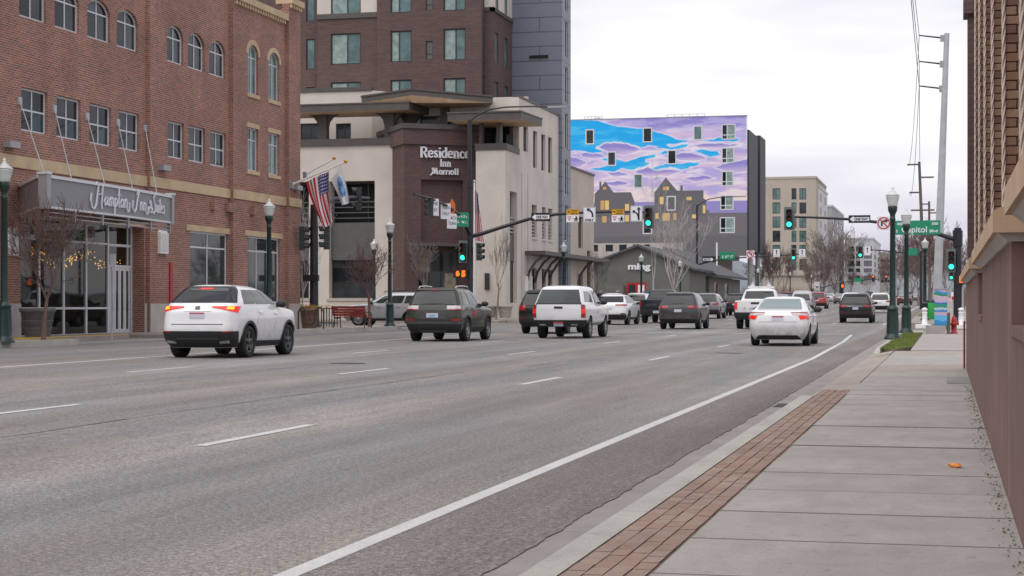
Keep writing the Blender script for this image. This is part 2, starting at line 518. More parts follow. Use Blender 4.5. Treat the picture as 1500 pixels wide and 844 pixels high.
def asphalt():
    k = NT('asphalt'); p = k.pos(); sp = k.n('ShaderNodeSeparateXYZ'); k.l(p, sp.inputs[0]); X = sp.outputs[0]
    streak = k.noise(k.scaled(p, 1.3, .03, 1), 1.0, 5, .65); broad = k.noise(k.scaled(p, .33, .10, 1), 1.0, 4); tone = k.noise(k.scaled(p, .5, .07, 1.7), 1.0, 4, .6)
    agg = k.noise(p, 70., 3, .85); agg2 = k.noise(p, 24., 3, .75); far = k.noise(k.scaled(p, 3.2, .55, 1), 1.0, 6, .75)
    tr = k.math('COSINE', k.math('MULTIPLY', k.math('ADD', X, 4.65), 2 * math.pi / 1.77)); ln = k.math('COSINE', k.math('MULTIPLY', k.math('ADD', X, 4.65), 2 * math.pi / 3.6))
    v = k.math('MULTIPLY', k.remap(streak, .3, .7, .78, 1.16), k.remap(broad, .3, .7, .84, 1.14))
    v = k.math('MULTIPLY', v, k.remap(tr, -1., 1., .95, 1.05)); v = k.math('MULTIPLY', v, k.remap(k.math('MULTIPLY', ln, k.remap(broad, .35, .6, .2, 1.)), -1., 1., 1.09, .86))
    v = k.math('MULTIPLY', v, k.remap(agg, .32, .68, .2, 1.8)); v = k.math('MULTIPLY', v, k.remap(agg2, .3, .7, .5, 1.5)); v = k.math('MULTIPLY', v, k.remap(far, .3, .7, .86, 1.14))
    edge = k.remap(X, -3.02, -2.85, 0., 1.)
    base = k.mix('MIX', k.remap(tone, .40, .58, 0., 1.), (.196, .190, .187), (.212, .194, .174))
    base = k.mix('MIX', edge, base, (.158, .139, .126))
    dr = k.noise(k.scaled(p, 2.2, .9, 1), 2.0, 3, .6); base = k.mix('MIX', k.remap(k.math('MULTIPLY', dr, k.remap(ln, .3, 1., .85, 1.)), .655, .73, 0., .55), base, (.07, .066, .062))
    c = k.mix('MULTIPLY', 1., base, k.grey(v))
    k.l(c, k.b.inputs['Base Color']); k.b.inputs['Roughness'].default_value = .85
    k.bump(agg, .4, .006)
    MATS['asphalt'] = k.m
asphalt()
def slab_mat(name, col, crack=.5):
    k = NT(name); p = k.pos()
    big = k.noise(p, 1.1, 6, .65); mid = k.noise(k.scaled(p, 5, 1.6, 1), 1.0, 4, .6); fin = k.noise(p, 110., 2, .7); spot = k.noise(p, 13., 3, .6)
    v = k.remap(big, .3, .7, .86, 1.10)
    v = k.math('MULTIPLY', v, k.remap(mid, .3, .7, .92, 1.08))
    v = k.math('MULTIPLY', v, k.remap(fin, .25, .75, .80, 1.18))
    v = k.math('MULTIPLY', v, k.remap(spot, .60, .78, 1.0, .70))
    rv = k.n('ShaderNodeObjectInfo').outputs['Random']
    v = k.math('MULTIPLY', v, k.remap(rv, 0., 1., .95, 1.05))
    k.l(k.mix('MULTIPLY', 1., col, k.grey(v)), k.b.inputs['Base Color']); k.b.inputs['Roughness'].default_value = .88
    k.bump(fin, .25, .004)
    MATS[name] = k.m
def streak_wall():
    k = NT('purple_stucco'); p = k.pos()
    st = k.noise(k.scaled(p, 7, 7, .35), 1.0, 4, .6); big = k.noise(p, .9, 5, .6); fin = k.noise(p, 60., 3, .7); sp = k.noise(k.scaled(p, 3, 3, 1), 3.0, 4, .7)
    v = k.math('MULTIPLY', k.remap(st, .3, .7, .74, 1.2), k.remap(big, .3, .7, .8, 1.18)); v = k.math('MULTIPLY', v, k.remap(fin, .3, .7, .9, 1.1))
    c = k.mix('MULTIPLY', 1., (.178, .106, .092), k.grey(v)); c = k.mix('MIX', k.remap(sp, .63, .76, 0., .30), c, (.33, .26, .22))
    k.l(c, k.b.inputs['Base Color']); k.b.inputs['Roughness'].default_value = .85; k.bump(fin, .3, .006); MATS['purple_stucco'] = k.m
streak_wall()
slab_mat('pavement_mat', (.335, .310, .286))
slab_mat('pavement_warm', (.32, .275, .24))
slab_mat('kerb_mat', (.40, .385, .35))
slab_mat('gutter_mat', (.255, .235, .218))
slab_mat('paver_red', (.265, .178, .135))
slab_mat('paver_dusty', (.285, .208, .165))
slab_mat('wallbrick_mat', (.235, .135, .085))
slab_mat('wallbrick_tan', (.30, .195, .125))
slab_mat('wallbrick_dark', (.175, .095, .07))

# ------------------------------------------------------------------ the ground, roads and pavements
def sheet(name, xs, ys, dz, mt, kind='structure'):
    mb = MB(); nx = len(xs)
    vs = [(x, y, zr(x, y) + dz) for y in ys for x in xs]
    fs = [(j * nx + i, j * nx + i + 1, (j + 1) * nx + i + 1, (j + 1) * nx + i) for j in range(len(ys) - 1) for i in range(nx - 1)]
    mb.add(vs, fs, True)
    o = mb.build(name, mt); tag(o, kind=kind); return o
YS = [-80, -20, 0, 30, 60, 75] + list(range(79, 119, 4)) + [130, 160, 200, 260, 340, 420, 600, 900, 1600, 3200, 6000]
XSR = [-23.6, -20, -17, -13, -12, -11, -10, -9, -8, -7, -6, -5, -3.6]
sheet('ground', [-4000, -600, -120, -60, -27, -23, -13, -11, -9, -7, -5, -1, 3, 40, 200, 900, 5000], YS, -.06, M('concrete_dark'))
YR = [-60, -20, 0, 20, 40, 60, 75] + list(range(79, 119, 4)) + [130, 160, 200, 260, 340, 420, 600, 900]
def road_sheet():
    mb = MB(); nx = len(XSR)
    vs = [(x, y, zr(x, y)) for y in YR for x in XSR]
    fs = [(j * nx + i, j * nx + i + 1, (j + 1) * nx + i + 1, (j + 1) * nx + i) for j in range(len(YR) - 1) for i in range(nx - 1)]
    mb.add(vs, fs, True)
    # ragged broken edge along the concrete gutter
    ys = [-60, -10, 0, 3] + [3 + .09 * i for i in range(1, 640)] + [62, 75.5]
    q = 0.; e = []
    for i, y in enumerate(ys):
        q = .5 * q + rnd.uniform(-.011, .011); e.append(-2.06 - .05 * smooth(8, 60, y) + q)
    vs, fs = [], []
    for y, x in zip(ys, e): vs += [(-3.6, y, zr(-3.6, y)), (x, y, .006), (x + .012, y, -.05)]
    for i in range(len(ys) - 1): fs += [(3 * i, 3 * i + 1, 3 * i + 4, 3 * i + 3), (3 * i + 1, 3 * i + 2, 3 * i + 5, 3 * i + 4)]
    mb.add(vs, fs)
    yy = [75.5] + [y for y in YR if y > 76]
    for i in range(len(yy) - 1):
        a, b = yy[i], yy[i + 1]
        mb.quad((-3.6, a, zr(-3.6, a)), (-2.05, a, zr(-2.05, a)), (-2.05, b, zr(-2.05, b)), (-3.6, b, zr(-3.6, b)))
    # the cross street
    for x0, x1 in ((-400, -200), (-200, -100), (-100, -60), (-60, -40), (-40, -23.6), (-2.05, 60), (60, 400)):
        cy = [76.2, 79, 83, 87, 91, 95, 96.2]
        for i in range(len(cy) - 1):
            a, b = cy[i], cy[i + 1]
            mb.quad((x0, a, zr(x0, a)), (x1, a, zr(x1, a)), (x1, b, zr(x1, b)), (x0, b, zr(x0, b)))
    o = mb.build('road', M('asphalt')); tag(o, kind='structure')
road_sheet()
gm = MB()                                             # gutter pan in cast lengths
y = -12.
while y < 75.5:
    y1 = min(y + 3.05, 75.8)
    gm.box(-2.14, -1.755, y, y1 - .008, -.2, 0.0)
    y = y1
tag(gm.build('gutter', M('gutter_mat')), kind='structure')

# kerb stones along the right pavement, one piece each
kerb = thing('kerb', None, None, (-1.68, 5, 0)); tag(kerb, kind='structure')
def kerb_piece(y0, y1, h0, h1):
    m = MB(); x0, x1 = -1.752, -1.555
    a = [(x0, 0, -.05), (x0 + .02, 0, h0 - .02), (x0 + .045, 0, h0), (x1, 0, h0), (x1, 0, -.05)]
    vs = [(x, y0, z) for x, _, z in a] + [(x, y1, z if z < 0 else z + h1 - h0) for x, _, z in a]
    n = 5
    m.add(vs, [(i, i + 1, i + 1 + n, i + n) for i in range(n - 1)] + [(0, n, 2 * n - 1, n - 1)] + [tuple(range(n - 1, -1, -1)), tuple(range(n, 2 * n))])
    m.build('kerb_stone', M('kerb_mat'), kerb)
y = -9.
while y < 21.2:
    kerb_piece(y, y + 3.04, .13, .13); y += 3.05
kerb_piece(y, y + 1.9, .13, .025)
for k_ in range(8): kerb_piece(43.2 + k_ * 3.05, 43.2 + k_ * 3.05 + 3.04, .13 if k_ else .04, .13)

mat('joint_dirt_shade', (.15, .137, .124), .95)  # dirt and groove shade together, put into one dark joint colour
pav = thing('pavement', None, None, (-.5, 5, 0)); tag(pav, kind='structure')
JY = [-6.4 + 1.13 * i for i in range(28)]              # cast panels, each its own slab
for i in range(len(JY) - 1):
    a, b = JY[i], JY[i + 1]
    m = MB(); sk = .012
    z = .13 + rnd.uniform(-.004, .003)
    x0, x1 = -1.185, .36
    if a > 21.7: x0 = -1.2
    t = .004
    vs = [(x0, a + .014, 0), (x1, a + .014, 0), (x1, b - .014, 0), (x0, b - .014, 0), (x0, a + .014, z - t), (x1, a + .014, z - t), (x1, b - .014, z - t), (x0, b - .014, z - t),
          (x0 + t, a + .014 + t, z), (x1, a + .014 + t, z), (x1, b - .014 - t, z), (x0 + t, b - .014 - t, z)]
    m.add(vs, [(0, 1, 5, 4), (1, 2, 6, 5), (2, 3, 7, 6), (3, 0, 4, 7), (4, 5, 9, 8), (5, 6, 10, 9), (6, 7, 11, 10), (7, 4, 8, 11), (8, 9, 10, 11)])
    m.mi = [1] * 8 + [0]; m.build('paving_slab', [M('pavement_mat'), M('joint_dirt_shade')], pav)
# brick paver strip between kerb and slabs
strip = thing('paver_strip', None, None, (-1.37, 5, 0)); tag(strip, kind='structure')
m = MB(); m.box(-1.553, -1.187, -8, 23.1, -.02, .1245); mat('joint_mat', (.16, .12, .10), .95, var=.3, vs=9); m.build('joint_sand', M('joint_mat'), strip)
PAVE = []
pb = MB()
pb.add([(-.042, -.0935, 0), (.042, -.0935, 0), (.042, .0935, 0), (-.042, .0935, 0), (-.0395, -.0915, .0215), (.0395, -.0915, .0215), (.0395, .0915, .0215), (-.0395, .0915, .0215)],
       [(4, 5, 6, 7), (0, 1, 5, 4), (1, 2, 6, 5), (2, 3, 7, 6), (3, 0, 4, 7)])
for nm in ('paver_red', 'paver_dusty'): PAVE.append(pb.mesh('brick', M(nm)))
rest = [MB(), MB()]; cnt = 0
for i in range(100):
    for r_ in range(4):
        y = 6.3 + .19 * i + (.095 if r_ % 2 else 0); k = 0 if rnd.random() < .55 else 1
        if y > 22.95: continue
        x = -1.499 + .0865 * r_; z = .110 + rnd.uniform(-.002, .002)
        if y > 6.9 and cnt < 300:
            cnt += 1; link('brick', PAVE[k], strip, (x + 1.37, y - 5, z), (rnd.uniform(-.008, .008), rnd.uniform(-.014, .014), rnd.uniform(-.012, .012)))
        else: rest[k].add([(a + x, b + y, c + z) for a, b, c in pb.v], pb.f)
for k in (0, 1): tag(rest[k].build('brick_pavers', M(('paver_red', 'paver_dusty')[k]), strip), kind='stuff')
# wider pavement past the strip: driveway apron, flat slabs, planting strip
def slab(x0, x1, y0, y1, z, mt, par=pav, nm='paving_slab', z1=None):
    z1 = z if z1 is None else z1
    m = MB()
    m.add([(x0, y0, -.04), (x1, y0, -.04), (x1, y1, -.04), (x0, y1, -.04), (x0, y0, z), (x1, y0, z1), (x1, y1, z1), (x0, y1, z)],
          [(4, 5, 6, 7), (0, 1, 5, 4), (1, 2, 6, 5), (2, 3, 7, 6), (3, 0, 4, 7)])
    m.build(nm, M(mt), par)
ys = [23.12, 25.0, 27.4, 30.0, 33.2, 36.6, 40.2, 43.2]
for i in range(len(ys) - 1):
    slab(-1.75, -1.21, ys[i], ys[i + 1] - .02, .012, 'pavement_warm', z1=.10 if i < 6 else .12)
    if ys[i] > 23.9: slab(-1.19, .36 if ys[i] < 31 else 2.6, ys[i], ys[i + 1] - .02, .105, 'pavement_mat' if i % 3 else 'pavement_warm', z1=.13)
slab(-1.19, .36, 23.83, 24.98, .128, 'pavement_mat')
for i in range(9):
    slab(-.82, 2.6, 43.2 + i * 3.6, 43.2 + (i + 1) * 3.6 - .02, .13, 'pavement_mat')
for i in range(3): slab(-1.55, -.84, 67.6 + i * 2.6, 67.6 + (i + 1) * 2.6 - .02, .13, 'pavement_mat')
# far pavements
sl = MB()
def pave_strip(mb, x0, x1, y0, y1, h=.14, step=4.):
    n = max(1, int((y1 - y0) / step)); ys = [y0 + (y1 - y0) * i / n for i in range(n + 1)]
    for i in range(n):
        a, b = ys[i], ys[i + 1]
        za, zb, zc, zd = zr(x0, a) + h, zr(x1, a) + h, zr(x1, b) + h, zr(x0, b) + h
        mb.add([(x0, a, za - .5), (x1, a, zb - .5), (x1, b, zc - .5), (x0, b, zd - .5), (x0, a, za), (x1, a, zb), (x1, b, zc), (x0, b, zd)],
               [(4, 5, 6, 7), (0, 1, 5, 4), (1, 2, 6, 5), (2, 3, 7, 6), (3, 0, 4, 7)])
pave_strip(sl, -27.8, -23.6, -40, 44.5); pave_strip(sl, -27.8, -26.0, 44.5, 52.5); pave_strip(sl, -27.8, -23.6, 52.5, 74.4)
pave_strip(sl, -60, -25.2, 72.2, 76.1); pave_strip(sl, -27.8, -24.6, 72.2, 75.6)
pave_strip(sl, -120, -24.8, 96.3, 104, .14, 3.8); pave_strip(sl, -27.8, -23.6, 98.2, 420, .14, 8)
pave_strip(sl, -2.05, 6.5, 98.2, 420, .14, 8); pave_strip(sl, -1.0, 60, 96.3, 99, .14, 3)
tag(sl.build('far_pavement', M('pavement_warm')), kind='structure')
m = MB(); m.box(-26.0, -23.55, 44.45, 52.55, -.1, .125); tag(m.build('driveway', M('concrete_dark')), kind='structure')
m = MB()
for (y0, y1) in ((-40, 44.4), (52.6, 73.6)): m.box(-23.75, -23.55, y0, y1, 0, .262)
tag(m.build('far_kerb', M('kerb_mat')), kind='structure')
m = MB()
for s_ in ((-27.0, -23.9, 44.55, 44.63), (-27.2, -26.0, 44.7, 44.78), (-26.1, -26.02, 44.55, 52.4)): m.box(s_[0], s_[1], s_[2], s_[3], .1, .262)
tag(m.build('painted_kerb', M('ribbon_yellow')), kind='structure')

# painted markings
def mark(mb, x0, y0, x1, y1, wd, dz=.005):
    dx, dy = x1 - x0, y1 - y0; d = math.hypot(dx, dy); n = max(1, int(d / 3)); px, py = -dy / d * wd / 2, dx / d * wd / 2
    for i in range(n):
        t0, t1 = i / n, (i + 1) / n
        a, b = (x0 + dx * t0, y0 + dy * t0), (x0 + dx * t1, y0 + dy * t1)
        q = [(a[0] - px, a[1] - py), (b[0] - px, b[1] - py), (b[0] + px, b[1] + py), (a[0] + px, a[1] + py)]
        q = q[::-1] if (px * dy - py * dx) > 0 and False else q
        mb.quad(*[(x, y, zr(x, y) + dz) for x, y in q])
def road_paint():
    k = NT('road_paint'); p = k.pos()
    n1 = k.noise(p, 55., 3, .7); n2 = k.noise(p, 2.2, 4, .6)
    f = k.math('MULTIPLY', k.remap(n1, .30, .62, .55, 1.0), k.remap(n2, .3, .65, .78, 1.0))
    k.l(k.mix('MIX', f, (.24, .23, .22), (.60, .595, .585)), k.b.inputs['Base Color']); k.b.inputs['Roughness'].default_value = .7
    MATS['road_paint'] = k.m
road_paint()
mk = MB()
mark(mk, -2.93, 2, -2.93, 40, .115); mark(mk, -2.93, 40, -3.25, 58, .115); mark(mk, -3.25, 58, -3.65, 71, .115)
tag(mk.build('edge_line', M('road_paint')), kind='structure')
for X, Y0, n in ((-6.32, 2.2, 6), (-10.05, 4.3, 6), (-13.82, 4.0, 6)):
    mk = MB()
    for i in range(n):
        ya = Y0 + 11.9 * i; mark(mk, X, ya, X, ya + 2.75, .12)
    for i in range(12):
        ya = 102 + 11.9 * i; mark(mk, X, ya, X, ya + 2.9, .14)
    tag(mk.build('lane_line', M('road_paint')), kind='structure')
mk = MB(); mark(mk, -16.9, 0, -17.1, 44, .12); mark(mk, -17.1, 44, -17.6, 66, .12); mark(mk, -3.4, 100, -3.0, 300, .14); mark(mk, -17.4, 104, -17.4, 300, .13)
tag(mk.build('turn_lane_line', M('road_paint')), kind='structure')
mk = MB(); mark(mk, -15.35, 41.5, -15.35, 44.6, .22)
mk.add([(x, y, zr(x, y) + .005) for x, y in ((-15.75, 44.4), (-14.95, 44.4), (-15.35, 46.3))], [(0, 1, 2)])
tag(mk.build('lane_arrow', M('road_paint')), kind='structure')
mk = MB()
for a, b in ((-16.8, -14.2), (-13.4, -10.6), (-9.6, -6.8), (-6.0, -3.9)): mark(mk, a, 71.6, b, 71.5, .45)
mark(mk, -22, 73.2, -2.6, 73.0, .18); mark(mk, -22, 75.6, -2.6, 75.4, .18); mark(mk, -22, 97.6, -2.6, 97.4, .3); mark(mk, -22, 100.3, -2.6, 100.1, .3)
mark(mk, -24.6, 78.2, -24.6, 94.6, .25)
tag(mk.build('crosswalk_lines', M('road_paint')), kind='structure')
# tar seams and cracks in the asphalt
mat('tar', (.10, .093, .086), .8)
mk = MB()
def seam(x0, y0, y1, wd, wob, seed):
    q = random.Random(seed); y = y0; x = x0
    while y < y1:
        ny = y + q.uniform(.4, 1.2); nx = x + q.uniform(-wob, wob) + (x0 - x) * .2
        mark(mk, x, y, nx, ny, wd * q.uniform(.5, 1.3), .004); x, y = nx, ny
seam(-8.4, 12.5, 30, .022, .03, 1); seam(-11.9, 24, 40, .02, .05, 3); seam(-7.9, 33, 52, .02, .04, 5)
tag(mk.build('tar_seam', M('tar')), kind='structure')
mat('iron', (.045, .043, .042), .7)
for (x, y) in ((-11.6, 33), (-5.3, 44)):
    m = MB(); m.lathe([(.36, -.03), (.36, .006), (.30, .0065), (.0, .0065)], (x, y, zr(x, y)), 20, sm=False)
    o = m.build('manhole_cover', M('iron')); tag(o, kind='structure')
m = MB()
for i in range(7): m.box(-2.02 + .038 * i, -1.995 + .038 * i, 21.2, 21.85, -.02, .006)
m.box(-2.03, -1.76, 21.17, 21.2, -.02, .007); m.box(-2.03, -1.76, 21.85, 21.88, -.02, .007)
tag(m.build('drain_grate', M('iron')), 'dark iron storm drain grate in the concrete gutter', 'drain grate')
m = MB(); m.box(.02, .36, 25.2, 27.2, .10, .137); tag(m.build('vault_cover', M('concrete_dark')), 'dark grey utility vault lid set in pavement at the wall end', 'utility cover')

# planting strip with turf between kerb and path
pl = thing('planting_strip', None, None, (-1.2, 55, 0)); tag(pl, kind='structure')
m = MB(); m.vprism([(-1.553, 43.6), (-1.25, 43.0), (-.84, 46.8), (-.84, 67.5), (-1.553, 67.5)], -.02, .135); m.build('soil_bed', M('grass_mat'), pl)
gr = MB(); q = random.Random(3)
for i in range(9000):
    y = 43.4 + 24 * q.random() ** 1.3; x = q.uniform(-1.55, -.85)
    if x > -1.25 + (y - 43.0) * .108 or math.sin(x * 9 + y * 1.7) + math.sin(y * 3.1 - x * 4) > .8: continue
    if math.hypot(x + 1.6, y - 55.6) < .3: continue
    a = q.random() * 6.28; h = q.uniform(.03, .075); c_, s_ = math.cos(a) * .012, math.sin(a) * .012; lx, ly = q.uniform(-.03, .03), q.uniform(-.03, .03)
    gr.add([(x - c_, y - s_, .13), (x + c_, y + s_, .13), (x + lx, y + ly, .13 + h)], [(0, 1, 2)])
mat('blade_mat', (.15, .19, .04), .8, var=.35, vs=5)
tag(gr.build('grass', M('blade_mat')), 'short green turf in the planting strip around the two lamp posts', 'grass', kind='stuff')
m = MB(); m.add([], [])
ver = MB(); pave_strip(ver, -1.95, -.9, 125, 160, .17, 7); tag(ver.build('grass_verge', M('grass_mat')), kind='structure')

# far hills
hl = MB(); q = random.Random(11); n = 60; vs = []
for i in range(n + 1):
    x = -2600 + 5600 * i / n; h = 70 + 40 * math.sin(i * .35) + 24 * math.sin(i * .93 + 1) + q.uniform(-5, 5)
    vs += [(x, 3600, -30), (x, 3900, h * .55), (x, 4300, max(10, h)), (x, 4600, -30)]
hl.add(vs, [(4 * i + k, 4 * i + 4 + k, 4 * i + 5 + k, 4 * i + 1 + k) for i in range(n) for k in range(3)], True)
mat('hill_mat', (.17, .19, .21), .95, var=.2, vs=.004)
tag(hl.build('hills', M('hill_mat')), kind='structure')
# ------------------------------------------------------------------ right: low brick building beside the pavement
def right_building():
    t = thing('brick_building', 'low building of tan brick and twisted stone ropes over a purple stucco base, right edge', 'building', (.36, 15, .1))
    BX, Y1 = .345, 31.0                               # base face and far end
    Fw = Face((0, 0), (0, -1), (-1, 0))               # seen from the street: a = -Y, n = -X
    def bx(m, x0, x1, y0, y1, z0, z1): m.box(x0, x1, y0, y1, z0, z1)
    niches = [(7.6, 9.75), (17.4, 19.6)]
    m = MB()
    segs = []; y = -6.
    for a, b in niches: segs.append((y, a)); y = b
    segs.append((y, Y1))
    for i, (a, b) in enumerate(segs):
        bx(m, BX, 1.2, a, b, .05, 1.585)
    for a, b in niches:
        bx(m, BX, 1.2, a, b, .05, 1.08); bx(m, BX + .17, 1.2, a, b, 1.08, 1.585)
    m.build('base_wall', M('purple_stucco'), t)
    for a, b in niches: m = MB(); bx(m, BX - .012, BX + .17, a + .01, b - .01, 1.08, 1.135); m.build('niche_sill', M('purple_stucco'), t)
    for i, (a, b) in enumerate(segs):
        m = MB(); a2, b2 = a - (.12 if i else 0), b + .16
        pr = [(BX - .10, 1.63), (BX - .10, 1.745), (BX - .06, 1.765), (1.2, 1.765), (1.2, 1.63)]
        vs = [(x, a2, z) for x, z in pr] + [(x, b2, z) for x, z in pr]; k = len(pr)
        m.add(vs, [(j, (j + 1) % k, (j + 1) % k + k, j + k) for j in range(k)] + [tuple(range(k - 1, -1, -1)), tuple(range(k, 2 * k))])
        m.build('pier_cap', M('cap_tan'), t)
        m = MB(); a3, b3 = a - (.05 if i else 0), b + .08
        pr = [(BX - .02, 1.585), (BX - .035, 1.60), (BX - .075, 1.632), (1.2, 1.632), (1.2, 1.585)]
        vs = [(x, a3, z) for x, z in pr] + [(x, b3, z) for x, z in pr]
        m.add(vs, [(j, (j + 1) % k, (j + 1) % k + k, j + k) for j in range(k)] + [tuple(range(k - 1, -1, -1)), tuple(range(k, 2 * k))])
        m.build('cap_moulding', M('stone_pale'), t)
    m = MB(); bx(m, BX + .42, 1.2, -6, Y1 - .3, 1.585, 6.5); m.build('backing_wall', M('brick_brown'), t)
    # brick fins stand out from the wall every 3.4 m, each with a twisted stone rope at its outer corner
    RX = .455; st = 3.42; f0 = y_at(1471, RX)
    fins = [f0 + st * i for i in range(-3, 6) if f0 + st * i < Y1 - .6]
    cr = .0745; z0 = 1.768; q = random.Random(5); course = int((6.3 - z0) / cr)
    mats = ['wallbrick_mat', 'wallbrick_tan', 'wallbrick_dark']; proto = {}; rest = [MB(), MB(), MB()]; FL = .66
    def brick_mb(mb, lx, ly, x, y, z):
        h = cr - .009; e = .004
        mb.add([(x, y + e, z), (x + lx, y + e, z), (x + lx, y + e, z + h), (x, y + e, z + h), (x + e, y, z + e), (x + lx - e, y, z + e), (x + lx - e, y, z + h - e), (x + e, y, z + h - e),
                (x, y + ly, z), (x + lx, y + ly, z), (x + lx, y + ly, z + h), (x, y + ly, z + h)],
               [(4, 5, 6, 7), (0, 1, 5, 4), (1, 2, 6, 5), (2, 3, 7, 6), (3, 0, 4, 7), (0, 3, 11, 8), (1, 9, 10, 2), (3, 2, 10, 11), (0, 8, 9, 1)])
    near = [y for y in fins if y > 5][:4]; left = 300
    for y in fins:
        m = MB(); m.box(RX + .02, BX + .53, y + .012, y + FL, 1.60, 6.3); m.build('fin_core', M('mortar_dark'), t)
        m = MB(); dq = .42; r_ = .0085
        for s_ in range(3):
            pts = []
            for i in range(190):
                z = 1.762 + .024 * i; a = i * dq + s_ * 2 * math.pi / 3
                pts.append((RX - .004 + r_ * 1.12 * math.cos(a), y - .004 + r_ * 1.12 * math.sin(a), z))
            m.path(pts, r_, 5)
        m.build('twisted_column', M('rope_stone'), t)
        for c in range(course):
            z = z0 + c * cr; row = ((.0, .213, .20), (.213, .215, .10)) if c % 2 else ((.0, .105, .20), (.105, .323, .10))
            for x, lx, ly in row:
                k = q.choices((0, 1, 2), (.5, .3, .2))[0]; key = (k, round(lx, 3), c % 2)
                vis = y in near and (z - EYE) / y < .178
                if vis and left > 0:
                    left -= 1
                    if key not in proto:
                        pm = MB(); brick_mb(pm, lx - .009, ly, 0, 0, 0); proto[key] = pm.mesh('brick', M(mats[k]))
                    link('brick', proto[key], t, (RX + x - .36, y - 15 + q.uniform(-.003, .003), z - .1), (0, 0, q.uniform(-.02, .02)))
                else: brick_mb(rest[k], lx - .009, ly, RX + x, y + q.uniform(-.003, .003), z)
            for i in range(2):
                k = q.choices((0, 1, 2), (.5, .3, .2))[0]; brick_mb(rest[k], .1, .20, RX + q.uniform(-.002, .002), y + .215 + .215 * i, z)
    for k in range(3):
        o = rest[k].build('brick_courses', M(mats[k]), t); tag(o, kind='stuff')
    m = MB(); bx(m, BX + .02, 1.2, Y1 - .55, Y1, 1.765, 6.15); bx(m, BX - .05, 1.25, Y1 - .65, Y1 + .08, 6.15, 6.45); m.build('end_pier', M('brick_brown'), t)
    m = MB(); m.tube((BX - .03, Y1 + .1, .12), (BX - .03, Y1 + .1, .95), .018, n=8); m.build('orange_pipe', M('orange_pipe'), t)
right_building()

